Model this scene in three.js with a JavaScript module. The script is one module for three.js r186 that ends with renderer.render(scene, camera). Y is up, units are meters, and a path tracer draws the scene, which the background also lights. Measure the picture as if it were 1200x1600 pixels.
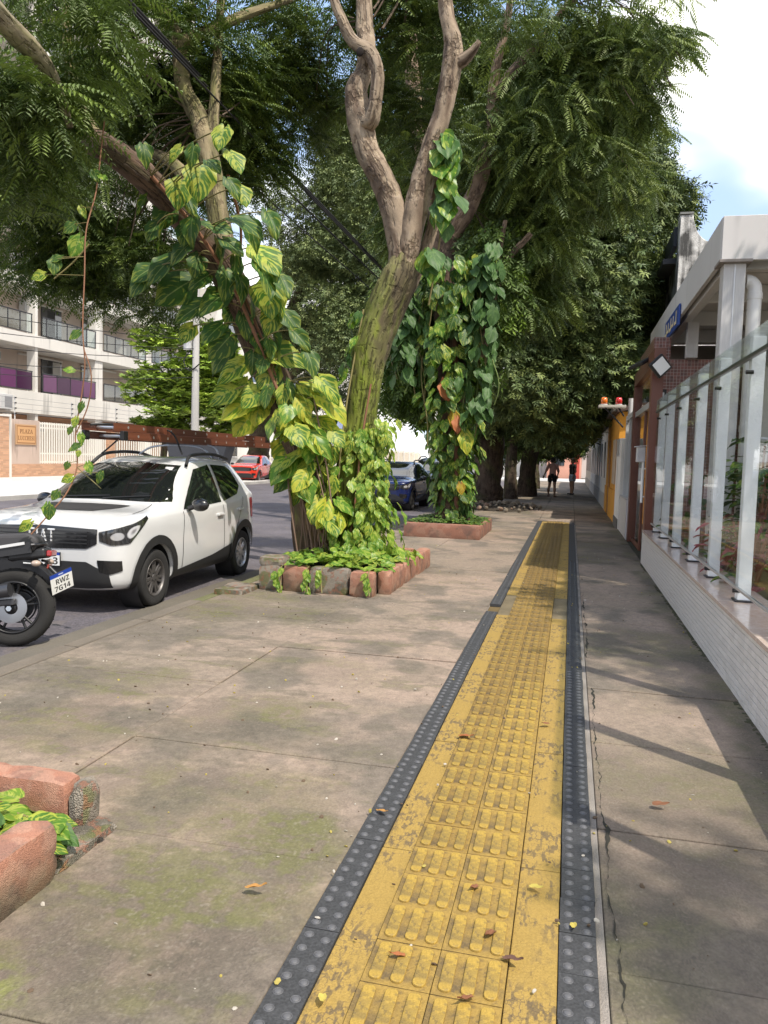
import * as THREE from 'three';
import { mergeGeometries, mergeVertices, toCreasedNormals } from 'three/addons/utils/BufferGeometryUtils.js';
import { RoundedBoxGeometry } from 'three/addons/geometries/RoundedBoxGeometry.js';
import { MarchingCubes } from 'three/addons/objects/MarchingCubes.js';
import { Brush, Evaluator, SUBTRACTION } from 'three-bvh-csg';
import { MeshBVH } from 'three-mesh-bvh';

// ---------------------------------------------------------------- camera, sky, sun, exposure
const scene = new THREE.Scene();
const camera = new THREE.PerspectiveCamera(66.5087, 0.75, 0.05, 900);
camera.position.set(0, 1.45, 0);
camera.rotation.order = 'YXZ';
camera.rotation.set(-0.069335, 0.232515, 0.03);
const renderer = new THREE.WebGLRenderer({ antialias: true });
renderer.setSize(768, 1024);
renderer.toneMapping = THREE.LinearToneMapping;
renderer.toneMappingExposure = 1.25;
renderer.shadowMap.enabled = true;
const SUN = new THREE.Vector3(0.42, 0.85, 0.34).normalize();
const sun = new THREE.DirectionalLight(new THREE.Color(1.0, 0.93, 0.82), 4.2);
sun.position.copy(SUN).multiplyScalar(60);
sun.target.position.set(-2, 0, -12);
sun.position.add(sun.target.position);
sun.castShadow = true;
Object.assign(sun.shadow.camera, { left: -30, right: 30, top: 40, bottom: -40, near: 1, far: 140 });
sun.shadow.mapSize.set(4096, 4096);
sun.shadow.radius = 1.2;
scene.add(sun, sun.target);

// ---------------------------------------------------------------- random and noise
function rng(seed) { let a = seed >>> 0; return () => { a = (a + 0x6d2b79f5) | 0; let t = Math.imul(a ^ (a >>> 15), 1 | a); t = (t + Math.imul(t ^ (t >>> 7), 61 | t)) ^ t; return ((t ^ (t >>> 14)) >>> 0) / 4294967296; }; }
const HASH = new Float32Array(65536); { const r = rng(77); for (let i = 0; i < 65536; i++) HASH[i] = r(); }
const hash2 = (x, y) => { let h = (Math.imul(x, 374761393) + Math.imul(y, 668265263)) | 0; h = Math.imul(h ^ (h >>> 13), 1274126177); return HASH[(h ^ (h >>> 16)) & 65535]; };
function vnoise(x, y) { const ix = Math.floor(x), iy = Math.floor(y); let fx = x - ix, fy = y - iy; fx = fx * fx * (3 - 2 * fx); fy = fy * fy * (3 - 2 * fy);
  const a = hash2(ix, iy), b = hash2(ix + 1, iy), c = hash2(ix, iy + 1), d = hash2(ix + 1, iy + 1); return a + (b - a) * fx + (c - a) * fy + (a - b - c + d) * fx * fy; }
function fbm(x, y, n = 4) { let s = 0, a = 0.5; for (let i = 0; i < n; i++) { s += a * vnoise(x, y); x = x * 2.03 + 17.7; y = y * 2.03 + 9.2; a *= 0.5; } return s / (1 - Math.pow(0.5, n)); }
function tnoise(u, v, p, q = p) { const x = u * p, y = v * q, w = (i, n) => ((i % n) + n) % n; const ix = Math.floor(x), iy = Math.floor(y); let fx = x - ix, fy = y - iy; fx = fx * fx * (3 - 2 * fx); fy = fy * fy * (3 - 2 * fy);
  const x0 = w(ix, p) + p * 31, x1 = w(ix + 1, p) + p * 31, y0 = w(iy, q) + q * 17, y1 = w(iy + 1, q) + q * 17; const a = hash2(x0, y0), b = hash2(x1, y0), c = hash2(x0, y1), d = hash2(x1, y1); return a + (b - a) * fx + (c - a) * fy + (a - b - c + d) * fx * fy; }
function tfbm(u, v, p, n = 4, q = p) { let s = 0, a = 0.5; for (let i = 0; i < n; i++) { s += a * tnoise(u, v, p << i, q << i); a *= 0.5; } return s / (1 - Math.pow(0.5, n)); }
const clamp = (x, a = 0, b = 1) => Math.min(b, Math.max(a, x)), lerp = (a, b, t) => a + (b - a) * t, sstep = (a, b, x) => { const t = clamp((x - a) / (b - a)); return t * t * (3 - 2 * t); };
const mix3 = (a, b, t) => [lerp(a[0], b[0], t), lerp(a[1], b[1], t), lerp(a[2], b[2], t)];
const PI = Math.PI, V3 = (x, y, z) => new THREE.Vector3(x, y, z);

// the sky: a broken layer of bright cloud over pale blue, all the way round
{
  const W = 1024, Hh = 512, d = new Float32Array(W * Hh * 4);
  for (let j = 0; j < Hh; j++) for (let i = 0; i < W; i++) {
    const up = ((j + 0.5) / Hh - 0.5) * PI, ro = ((i + 0.5) / W - 0.5) * 2 * PI, y = Math.sin(up), x = Math.cos(ro) * Math.cos(up), z = Math.sin(ro) * Math.cos(up);
    const yy = Math.max(y, 0) + 0.16, px = x / yy, pz = z / yy;
    const c = fbm(px * 0.9 + 40.3, pz * 0.9 + 11.4, 6) + 0.10 * fbm(px * 3.1 + 3, pz * 3.1 + 8, 4) - 0.05;
    const cov = sstep(0.385, 0.52, c), thick = sstep(0.5, 0.78, c);
    const h = clamp(y), blue = mix3([0.72, 0.88, 1.05], [0.30, 0.50, 0.95], Math.pow(h, 0.55)), cl = mix3([1.45, 1.42, 1.38], [1.12, 1.11, 1.12], thick);
    const q = mix3(blue, cl, cov), o = (j * W + i) * 4; d[o] = q[0]; d[o + 1] = q[1]; d[o + 2] = q[2]; d[o + 3] = 1;
  }
  const t = new THREE.DataTexture(d, W, Hh, THREE.RGBAFormat, THREE.FloatType);
  t.mapping = THREE.EquirectangularReflectionMapping; t.magFilter = THREE.LinearFilter; t.wrapS = THREE.RepeatWrapping; t.needsUpdate = true;
  scene.background = t; scene.environment = t;
}

// ---------------------------------------------------------------- helpers
const used = new Map();
function numbered(n) { const k = used.get(n) ?? 0; used.set(n, k + 1); return k ? n + '_' + String(k).padStart(3, '0') : n; }
function tag(o, label, category, group) { o.userData.label = label; o.userData.category = category; if (group) o.userData.group = group; return o; }
function thing(name, label, category, p = [0, 0, 0], turn = 0, group) { const o = new THREE.Group(); o.name = numbered(name); o.position.set(...p); o.rotation.y = turn; tag(o, label, category, group); scene.add(o); return o; }
function structure(name, p = [0, 0, 0]) { const o = new THREE.Group(); o.name = numbered(name); o.position.set(...p); o.userData.kind = 'structure'; scene.add(o); return o; }
function merge(gs) {
  if (!Array.isArray(gs)) return gs; if (gs.length === 1) return gs[0];
  const keepColor = gs.every((g) => g.attributes.color);
  return mergeGeometries(gs.map((g) => { let q = g.index ? g.toNonIndexed() : g.clone(); for (const k of Object.keys(q.attributes)) if (!(['position', 'normal', 'uv'].includes(k) || (k === 'color' && keepColor))) q.deleteAttribute(k);
    if (!q.attributes.normal) q.computeVertexNormals(); if (!q.attributes.uv) q.setAttribute('uv', new THREE.BufferAttribute(new Float32Array(q.attributes.position.count * 2), 2)); q.morphAttributes = {}; return q; }));
}
function obj(name, gs, m, parent, top) { const o = new THREE.Mesh(merge(gs), m); o.name = parent && !top ? name : numbered(name); o.castShadow = o.receiveShadow = true; (parent ?? scene).add(o); return o; }
function stuff(o) { o.userData.kind = 'stuff'; return o; }
const tf = (g, p = [0, 0, 0], r = [0, 0, 0], s = [1, 1, 1]) => g.applyMatrix4(new THREE.Matrix4().compose(V3(...p), new THREE.Quaternion().setFromEuler(new THREE.Euler(...r, 'YXZ')), V3(...s)));
const box = (w, h, d, p, r) => tf(new THREE.BoxGeometry(w, h, d), p, r);
const rbox = (w, h, d, b, p, r) => tf(new RoundedBoxGeometry(w, h, d, 1, b), p, r);
function bx(x0, x1, y0, y1, z0, z1) { return box(x1 - x0, y1 - y0, z1 - z0, [(x0 + x1) / 2, (y0 + y1) / 2, (z0 + z1) / 2]); }
const cyl = (r0, r1, h, n, p, r) => tf(new THREE.CylinderGeometry(r0, r1, h, n), p, r);
function rod(a, b, r, n = 8, r2 = r) { const A = V3(...a), B = V3(...b), d = B.clone().sub(A), L = d.length(); const g = new THREE.CylinderGeometry(r2, r, L, n); g.applyQuaternion(new THREE.Quaternion().setFromUnitVectors(V3(0, 1, 0), d.normalize())); const c = A.add(B).multiplyScalar(0.5); g.translate(c.x, c.y, c.z); return g; }
function curveTube(pts, r, seg = 40, n = 6) { return new THREE.TubeGeometry(new THREE.CatmullRomCurve3(pts.map((p) => V3(...p))), seg, r, n); }
// metres as uv, from the dominant face normal
function metreUV(g, s = 1) { const q = g.index ? g.toNonIndexed() : g, P = q.attributes.position, N = q.attributes.normal, uv = new Float32Array(P.count * 2);
  for (let i = 0; i < P.count; i++) { const ax = Math.abs(N.getX(i)), ay = Math.abs(N.getY(i)), az = Math.abs(N.getZ(i)), x = P.getX(i), y = P.getY(i), z = P.getZ(i); let u, v; if (ay >= ax && ay >= az) { u = x; v = -z; } else if (ax >= az) { u = z; v = y; } else { u = x; v = y; } uv[i * 2] = u * s; uv[i * 2 + 1] = v * s; }
  q.setAttribute('uv', new THREE.BufferAttribute(uv, 2)); return q; }
function tex(w, h, f, srgb = true) { const d = new Uint8Array(w * h * 4), e = (c) => (srgb ? (c <= 0.0031308 ? c * 12.92 : 1.055 * Math.pow(c, 1 / 2.4) - 0.055) : c);
  for (let j = 0; j < h; j++) for (let i = 0; i < w; i++) { const c = f((i + 0.5) / w, (j + 0.5) / h), o = (j * w + i) * 4; if (typeof c === 'number') d[o] = d[o + 1] = d[o + 2] = 255 * clamp(c); else { d[o] = 255 * e(clamp(c[0])); d[o + 1] = 255 * e(clamp(c[1])); d[o + 2] = 255 * e(clamp(c[2])); } d[o + 3] = 255; }
  const t = new THREE.DataTexture(d, w, h); t.magFilter = THREE.LinearFilter; t.minFilter = THREE.LinearMipmapLinearFilter; t.wrapS = t.wrapT = THREE.RepeatWrapping; if (srgb) t.colorSpace = THREE.SRGBColorSpace; t.needsUpdate = true; return t; }
function rep(t, u, v = u) { const c = t.clone(); c.repeat.set(u, v); c.needsUpdate = true; return c; }
const lin = (r, g, b) => new THREE.Color().setRGB(r, g, b);
const std = (c, rough = 0.8, o = {}) => new THREE.MeshStandardMaterial({ color: Array.isArray(c) ? lin(...c) : c, roughness: rough, ...o });
const phys = (c, rough, o = {}) => new THREE.MeshPhysicalMaterial({ color: Array.isArray(c) ? lin(...c) : c, roughness: rough, ...o });
const grain = tex(512, 512, (u, v) => 0.55 * tfbm(u, v, 8, 6) + 0.45 * tnoise(u, v, 256), false);
const mottle = tex(512, 512, (u, v) => { const a = tfbm(u, v, 3, 6), b = tnoise(u, v, 200), s = 0.78 + 0.34 * (a - 0.5) * 1.6 + 0.12 * (b - 0.5); return [s, s, s]; });
const M = {
  white: std([0.72, 0.72, 0.72], 0.45, { map: rep(mottle, 0.5) }), black: std([0.012, 0.012, 0.013], 0.45), rubber: std([0.018, 0.018, 0.019], 0.85, { bumpMap: rep(grain, 4), bumpScale: 0.001 }),
  darkmetal: std([0.05, 0.05, 0.055], 0.4, { metalness: 0.8 }), chrome: std([0.75, 0.75, 0.76], 0.12, { metalness: 1 }), steel: std([0.42, 0.43, 0.45], 0.35, { metalness: 0.9 }),
  alu: std([0.62, 0.63, 0.65], 0.38, { metalness: 0.75 }), glass: phys([0.93, 0.97, 0.95], 0.02, { transmission: 1, thickness: 0, ior: 1.5 }),
};
// ---------------------------------------------------------------- ground, road, pavement
const stainAt = [ // x, z, radius x, radius z, strength: dark mossy patches where the damp stays
  [-1.15, -2.0, 0.55, 0.55, 1.0], [-1.5, -1.55, 0.35, 0.5, 0.9], [-2.6, -3.55, 0.75, 0.4, 0.75], [-1.65, -3.9, 0.45, 0.42, 0.7], [-2.9, -4.3, 0.7, 0.35, 0.6], [-1.4, -3.0, 0.6, 0.35, 0.75], [-2.3, -6.7, 0.45, 0.35, 0.75], [-3.2, -6.7, 0.5, 0.6, 0.7], [-1.75, -5.0, 0.5, 0.35, 0.3], [-0.95, -2.7, 0.3, 0.3, 0.9], [-2.9, -2.95, 0.5, 0.3, 0.6], [-2.7, -7.4, 0.8, 0.3, 0.6], [-1.1, -1.2, 0.5, 0.6, 0.8]];
function paveColor(x, z) {
  const big = fbm(x * 0.55 + 5, z * 0.55 + 30, 4), mid = fbm(x * 2.7 + 50, z * 2.1 + 70, 5), fine = fbm(x * 26 + 11, z * 26 + 3, 3), speck = vnoise(x * 230, z * 150), speck2 = vnoise(x * 120 + 9, z * 120 + 4);
  let c = mix3([0.365, 0.275, 0.21], [0.28, 0.225, 0.172], sstep(0.35, 0.68, big));
  c = mix3(c, [0.165, 0.14, 0.11], 0.8 * sstep(0.46, 0.72, mid));
  let s = 0; for (const [a, b, rx, rz, k] of stainAt) { const d = Math.hypot((x - a) / rx, (z - b) / rz); if (d < 1.6) s = Math.max(s, k * (1 - sstep(0.45, 1.45, d + (mid - 0.5) * 1.5 + (fine - 0.5) * 0.6))); }
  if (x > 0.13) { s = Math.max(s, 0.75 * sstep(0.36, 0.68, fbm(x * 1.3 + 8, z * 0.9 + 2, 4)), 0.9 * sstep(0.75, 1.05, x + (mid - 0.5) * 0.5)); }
  if (z < -11) s = Math.max(s, 0.55 * sstep(0.4, 0.7, fbm(x * 0.9, z * 2.4, 4)) * sstep(-11, -16, z));
  const damp = mix3([0.085, 0.072, 0.052], [0.11, 0.105, 0.045], sstep(0.42, 0.66, fbm(x * 4 + 91, z * 4, 4)));
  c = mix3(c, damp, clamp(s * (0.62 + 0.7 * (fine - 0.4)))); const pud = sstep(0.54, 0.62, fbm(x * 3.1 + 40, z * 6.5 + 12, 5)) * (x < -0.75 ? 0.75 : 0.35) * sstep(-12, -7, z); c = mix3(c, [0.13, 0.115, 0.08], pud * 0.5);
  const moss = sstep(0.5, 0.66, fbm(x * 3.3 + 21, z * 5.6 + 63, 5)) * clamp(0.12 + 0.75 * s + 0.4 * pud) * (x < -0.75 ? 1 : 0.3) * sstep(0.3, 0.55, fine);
  c = mix3(c, [0.15, 0.148, 0.05], 0.66 * moss);
  if (x < -1.2 && z > -2.1) { const m = sstep(0.9, 0.2, Math.hypot((x + 1.5) / 0.24, (z + 1.68) / 0.2) + (fine - 0.5)); c = mix3(c, [0.27, 0.30, 0.06], 0.75 * m * sstep(0.25, 0.6, fine)); }
  const grit = sstep(0.70, 0.92, speck2) * (0.25 + 0.75 * s); c = mix3(c, [0.36, 0.31, 0.245], 0.3 * grit);
  const k = 0.82 + 0.36 * (fine - 0.5) + 0.34 * (speck - 0.5); return [c[0] * k, c[1] * k, c[2] * k];
}
const PX0 = -3.75, PX1 = 1.15;
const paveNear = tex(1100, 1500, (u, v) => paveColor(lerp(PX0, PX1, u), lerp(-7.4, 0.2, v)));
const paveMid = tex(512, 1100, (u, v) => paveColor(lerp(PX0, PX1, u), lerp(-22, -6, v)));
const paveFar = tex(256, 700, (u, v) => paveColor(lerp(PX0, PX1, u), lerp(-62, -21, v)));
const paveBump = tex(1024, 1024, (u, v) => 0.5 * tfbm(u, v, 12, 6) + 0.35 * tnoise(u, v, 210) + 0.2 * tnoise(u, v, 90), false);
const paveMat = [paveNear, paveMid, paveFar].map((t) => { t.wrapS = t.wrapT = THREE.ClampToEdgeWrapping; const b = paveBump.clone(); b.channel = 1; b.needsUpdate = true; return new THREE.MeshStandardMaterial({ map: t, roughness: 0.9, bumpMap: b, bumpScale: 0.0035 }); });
const ZB = [[-7.4, 0.2], [-22, -6], [-62, -21]];
function slabGeo(x0, x1, z0, z1, y0, y1, band, tilt = 0, seed = 1) {
  const g0 = new RoundedBoxGeometry(x1 - x0, y1 - y0, z1 - z0, 1, 0.006); g0.translate((x0 + x1) / 2, (y0 + y1) / 2, (z0 + z1) / 2);
  const g = g0.index ? g0.toNonIndexed() : g0; const P = g.attributes.position, r = rng(seed), a = (r() - 0.5) * tilt, b = (r() - 0.5) * tilt, c = (r() - 0.5) * tilt;
  const uv = new Float32Array(P.count * 2), uv1 = new Float32Array(P.count * 2);
  for (let i = 0; i < P.count; i++) { const x = P.getX(i), z = P.getZ(i); uv[i * 2] = (x - PX0) / (PX1 - PX0); uv[i * 2 + 1] = (z - ZB[band][0]) / (ZB[band][1] - ZB[band][0]); uv1[i * 2] = x * 1.3; uv1[i * 2 + 1] = z * 1.3 + P.getY(i); P.setY(i, P.getY(i) + a * (x - x0) / (x1 - x0) + b * (z - z0) / (z1 - z0) + c); }
  g.setAttribute('uv', new THREE.BufferAttribute(uv, 2)); g.setAttribute('uv1', new THREE.BufferAttribute(uv1, 2)); return g;
}
{
  const earth = obj('ground', metreUV(bx(-420, 420, -0.6, -0.18, -520, 260), 0.2), std([0.16, 0.14, 0.11], 0.95, { map: mottle })); earth.userData.kind = 'structure';
  const asphalt = tex(1024, 1024, (u, v) => { const a = tfbm(u, v, 5, 6), f = tnoise(u, v, 300), m = tfbm(u + 0.3, v, 20, 3); let k = 0.062 + 0.05 * (a - 0.45) + 0.045 * (f - 0.5); const d = sstep(0.58, 0.75, m); return [lerp(k * 1.08, 0.11, d * 0.4), lerp(k, 0.095, d * 0.4), lerp(k * 1.04, 0.078, d * 0.4)]; });
  const road = obj('road', metreUV(bx(-16, -3.6, -0.175, -0.13, -140, 30), 0.28), std([1.5, 1.45, 1.55], 0.92, { map: asphalt, bumpMap: rep(paveBump, 3), bumpScale: 0.004 })); road.userData.kind = 'structure';
  const gut = obj('gutter', metreUV(bx(-4.1, -3.6, -0.174, -0.124, -120, 20), 0.5), std([0.17, 0.15, 0.12], 0.95, { map: mottle, bumpMap: rep(paveBump, 3), bumpScale: 0.006 })); gut.userData.kind = 'structure';
  // far pavement and forecourt
  const fp = structure('far_pavement');
  obj('kerb_edge', metreUV(bx(-16.15, -16, -0.17, 0.0, -140, 30), 0.6), std([0.5, 0.48, 0.45], 0.9, { map: mottle }), fp);
  const cob = tex(512, 512, (u, v) => { const k = 0.55 + 0.3 * (tfbm(u, v, 16, 3) - 0.5) + 0.2 * (tnoise(u, v, 60) - 0.5); return [k, k * 0.97, k * 0.93]; });
  obj('paving', metreUV(bx(-60, -16.15, -0.17, -0.004, -140, 30), 0.35), std([0.95, 0.95, 0.95], 0.9, { map: cob, bumpMap: rep(paveBump, 2), bumpScale: 0.01 }), fp);
  // this side: a dark bed under the joints, then slabs
  const sw = structure('sidewalk');
  obj('bedding', metreUV(bx(-3.45, 1.6, -0.17, -0.03, -120, 20), 0.7), std([0.07, 0.065, 0.04], 1, { map: mottle }), sw);
  const zs = [3, 1.6, 0.6, -0.65, -1.64, -2.6, -3.5, -4.5, -5.5, -6.5]; for (let z = -7.75; z > -61.5; z -= z > -25 ? 1.25 : 2.5) zs.push(z); zs.push(-62);
  let sd = 5;
  for (let k = 0; k + 1 < zs.length; k++) {
    const z1 = zs[k], z0 = zs[k + 1], band = z0 < -21 ? 2 : z0 < -6.6 ? 1 : 0, far = z0 < -19.6, bd = z1 <= -20.9 ? 2 : z1 <= -6.4 ? 1 : 0, T = 0.006 + (z0 < -6 ? 0.004 : 0);
    const cols = far ? [[-3.44, -2.1], [-2.094, -0.72], [-0.714, 0.16], [0.168, 1.1]] : [[-3.44, -2.1], [-2.094, -0.736], [0.168, 1.1]];
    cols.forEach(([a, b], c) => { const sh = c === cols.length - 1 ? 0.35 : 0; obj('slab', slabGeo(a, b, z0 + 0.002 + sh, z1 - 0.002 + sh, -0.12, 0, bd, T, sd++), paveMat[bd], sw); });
  }
  { // ragged dirt-filled crack beside the path, and grime along the foot of the tiled wall
    const pos = [], r = rng(44); const rib = (x, z0, z1, w, amp, sd) => { let pv = null; for (let z = z0; z > z1; z -= 0.012) { const c = x + amp * (fbm(z * 3 + sd, 2, 4) - 0.5) + 0.022 * (fbm(z * 22 + sd, 6, 3) - 0.5), q = fbm(z * 5 + sd, 5, 3), h = w * (0.04 + 1.5 * Math.pow(sstep(0.42, 0.85, q), 1.3) + 0.5 * Math.pow(vnoise(z * 40 + sd, 5), 3)); const a = [c - h, 0.0032, z], b = [c + h, 0.0032, z]; if (pv) pos.push(...pv[0], ...pv[1], ...a, ...pv[1], ...b, ...a); pv = [a, b]; } };
    rib(0.195, 0.4, -9, 0.0075, 0.06, 3); const g = new THREE.BufferGeometry(); g.setAttribute('position', new THREE.Float32BufferAttribute(pos, 3)); g.setAttribute('uv', new THREE.Float32BufferAttribute(new Float32Array(pos.length / 3 * 2), 2)); g.computeVertexNormals(); obj('crack', g, std([0.025, 0.023, 0.016], 1), sw);
    const gr = []; for (let k = 0; k < 520; k++) { const z = -1.6 - 10.4 * r(); gr.push(tf(new THREE.IcosahedronGeometry(0.006 + 0.010 * r() * r(), 0), [1.072 - 0.03 * r() * r(), 0.0, z], [0, r() * 6, 0], [1, 0.5, 1.8])); } stuff(obj('wall_foot_dirt', gr, std([0.055, 0.055, 0.028], 1), sw));
  }
  // kerb stones
  const km = std([0.24, 0.20, 0.155], 0.92, { map: rep(mottle, 0.7), bumpMap: rep(paveBump, 2), bumpScale: 0.006 }), kmoss = std([0.22, 0.22, 0.10], 0.95, { map: rep(mottle, 1.2), bumpMap: rep(paveBump, 2), bumpScale: 0.01 });
  const kb = structure('kerb'); const r = rng(12);
  for (let z = 6; z > -60; z -= 1.0) { const mossy = z < -6 && z > -9.6, g = metreUV(rbox(0.15, 0.18, 0.985, 0.02, [-3.525 + (r() - 0.5) * 0.02, -0.09 - (mossy ? 0.02 * r() : 0.006 * r()), z - 0.5], [0, (r() - 0.5) * (mossy ? 0.05 : 0.012), (r() - 0.5) * 0.04])); obj('kerb_stone', g, mossy ? kmoss : km, kb); }
}
// ---------------------------------------------------------------- tactile path
{
  const crackTex = (base, dark, seed) => tex(1024, 1024, (u, v) => { // paint rubbed thin along fine cracks
    const a = tfbm(u, v, 6, 5), w = tfbm(u + seed, v, 40, 4, 40), cr = sstep(0.10, 0.0, Math.abs(w - 0.5) * 2 - 0.02) * sstep(0.35, 0.65, a), f = tnoise(u, v, 220), gr = tfbm(u, v + 0.37, 90, 3, 30);
    let c = mix3(base, dark, clamp(0.7 * cr + 0.8 * sstep(0.50, 0.66, gr) * sstep(0.34, 0.58, a) + 0.2 * sstep(0.5, 0.75, a))); const k = 0.86 + 0.2 * (f - 0.5) + 0.3 * (a - 0.5); return [c[0] * k, c[1] * k, c[2] * k]; });
  const yt = crackTex([0.39, 0.255, 0.06], [0.15, 0.105, 0.05], 0.3), tt = tex(512, 512, (u, v) => { const a = tfbm(u, v, 5, 5), f = tnoise(u, v, 120), g = tfbm(u + 0.2, v, 30, 4), c = mix3([0.35, 0.225, 0.05], [0.16, 0.11, 0.045], clamp(sstep(0.48, 0.72, a) * 0.75 + 0.5 * sstep(0.58, 0.7, g))), k = 0.86 + 0.25 * (f - 0.5); return [c[0] * k, c[1] * k, c[2] * k]; });
  const bt = tex(512, 512, (u, v) => { const a = tfbm(u, v, 4, 6), f = tnoise(u, v, 200), k = 0.040 + 0.045 * sstep(0.4, 0.75, a) + 0.03 * (f - 0.5); return [k, k * 1.02, k * 1.06]; });
  const bump = rep(paveBump, 1.6);
  const Y = std([1, 1, 1], 0.8, { map: yt, bumpMap: bump, bumpScale: 0.0035 }), B = std([1, 1, 1], 0.78, { map: bt, bumpMap: bump, bumpScale: 0.002 });
  const T = [[1, 1, 1], [0.9, 0.88, 0.85], [0.78, 0.76, 0.78]].map((c) => std(c, 0.75, { map: rep(tt, 1.7), bumpMap: bump, bumpScale: 0.002 }));
  const Rg = [[1.28, 1.30, 1.05], [1.15, 1.18, 1.0], [1.0, 1.0, 0.95]].map((c) => std(c, 0.62, { map: rep(tt, 2.3), bumpMap: bump, bumpScale: 0.0015 }));
  const path = structure('tactile_path');
  const Pz = 0.195, r = rng(31), N0 = -3, N1 = 100; // rows
  const shade = (k, c) => { const z = k * Pz, w = fbm(c * 0.8 + 3, z * 0.55, 3) + (z > 8.6 && z < 14 ? 0.12 : 0); return w > 0.6 ? 2 : w > 0.47 ? 1 : 0; };
  const baseG = metreUV(rbox(0.1935, 0.024, 0.1935, 0.002, [0, 0.0, 0])); const ridge = (() => { const s = new THREE.Shape(), w = 0.0155, h = 0.066; s.absarc(0, h, w, 0, PI); s.absarc(0, -h, w, PI, 2 * PI); const g = new THREE.ExtrudeGeometry(s, { depth: 0.003, bevelEnabled: true, bevelThickness: 0.004, bevelSize: 0.003, bevelSegments: 2, curveSegments: 5 }); g.rotateX(-PI / 2); g.translate(0, 0.0122, 0); return metreUV(g); })();
  const ridge2 = ridge.clone(); const whole = merge([baseG, ...[-0.062, 0, 0.062].map((x) => ridge2.clone().translate(x, 0, 0))]);
  for (let k = N0; k < N1; k++) for (let c = 0; c < 2; c++) {
    const z = -(k + 0.5) * Pz - 0.04, x = c ? -0.2075 : -0.4025, s = shade(k, c), near = k < 34;
    const t = obj('tile', near ? baseG : whole, T[s], path); t.position.set(x, 0.004 + (r() - 0.5) * 0.003, z); t.rotation.set((r() - 0.5) * 0.008, (r() - 0.5) * 0.012, (r() - 0.5) * 0.008);
    if (near) for (const q of [-0.062, 0, 0.062]) { const m = obj('ridge', ridge, Rg[Math.min(2, s)], t); m.position.x = q; }
  }
  // painted flat bands in lengths, with a broken gap where the slabs have moved
  const broken = std([0.24, 0.19, 0.11], 0.95, { map: rep(mottle, 2), bumpMap: rep(paveBump, 2), bumpScale: 0.012 });
  for (const [a, b] of [[-0.617, -0.501], [-0.109, 0.029]]) for (let z = 0.7; z > -19.5; z -= 1.15) {
    const gap = z < -7.2 && z > -8.4, z0 = Math.max(z - 1.145, -19.53); obj('painted_band', metreUV(rbox(b - a, 0.05, z - z0, 0.004, [(a + b) / 2, gap ? -0.021 : -0.0185 + (r() - 0.5) * 0.003, (z + z0) / 2], [0, 0, gap ? 0.02 : 0])), gap ? broken : Y, path);
  }
  const dome = new THREE.SphereGeometry(0.012, 10, 4, 0, PI * 2, 0, PI / 2).scale(1, 0.5, 1), ringS = new THREE.TorusGeometry(0.0135, 0.0022, 4, 12).rotateX(PI / 2);
  const slabE = metreUV(rbox(0.110, 0.03, 0.194, 0.002, [0, 0, 0])); const dm = []; for (const x of [-0.028, 0.028]) for (const q of [-0.066, 0, 0.066]) { dm.push(dome.clone().translate(x, 0.0145, q + (x > 0 ? 0.016 : 0)), ringS.clone().translate(x, 0.0148, q + (x > 0 ? 0.016 : 0))); }
  const DM = std([0.10, 0.10, 0.105], 0.6), studs = merge(dm), edgeAll = merge([slabE, ...dm]);
  const rest = [];
  for (let k = N0; k < N1; k++) for (const x of [-0.674, 0.086]) {
    const z = -(k + 0.5) * Pz - 0.04; if (x < 0 && z < -7.45 && z > -7.85) continue;
    if (k < 60) { const e = obj('edge_tile', slabE, B, path); e.position.set(x + (r() - 0.5) * 0.004, -0.0015 + (r() - 0.5) * 0.003, z); e.rotation.set((r() - 0.5) * 0.01, (r() - 0.5) * 0.01, (r() - 0.5) * 0.01); if (k < 28) obj('studs', studs, DM, e); else obj('studs', studs, B, e); }
    else rest.push(slabE.clone().translate(x, -0.001, z));
  }
  stuff(obj('edge_strip', rest, B, path));
  obj('mortar', metreUV(bx(-0.735, 0.165, -0.1, -0.016, -19.55, 1.2)), std([0.19, 0.13, 0.05], 1, { map: rep(mottle, 2) }), path);
  for (const [a, b] of [[-0.735, -0.729], [0.141, 0.166]]) obj('cement_margin', metreUV(bx(a, b, -0.05, -0.003, -19.55, 1.2)), std([0.34, 0.30, 0.26], 0.95, { map: rep(mottle, 2), bumpMap: rep(paveBump, 2), bumpScale: 0.006 }), path);
}
// ---------------------------------------------------------------- right side: tiled low wall, glass balustrade, terrace with canopy, shop front, far walls
const graniteT = tex(512, 512, (u, v) => { const a = tfbm(u, v, 40, 4), b = tnoise(u, v, 180), c = tfbm(u, v, 6, 3); return mix3([0.50, 0.37, 0.30], [0.66, 0.56, 0.49], clamp(a * 0.9 + 0.5 * (b - 0.5) + 0.4 * (c - 0.5))); });
const plasterT = tex(512, 512, (u, v) => { const a = tfbm(u, v, 4, 6), s = tfbm(u, v, 22, 3, 2), k = 0.92 + 0.22 * (a - 0.5) - 0.35 * sstep(0.58, 0.8, s) * sstep(0.35, 0.6, a); return [k, k * 0.985, k * 0.96]; });
const weatherT = tex(512, 512, (u, v) => { const a = tfbm(u, v, 6, 6), s = tfbm(u, v, 30, 4, 3), f = tnoise(u, v, 128), k = lerp(0.9, 0.10, clamp(sstep(0.42, 0.62, a) * 0.8 + 0.6 * sstep(0.5, 0.75, s))) * (0.85 + 0.3 * f); return [k, k * 0.98, k * 0.95]; });
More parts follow.
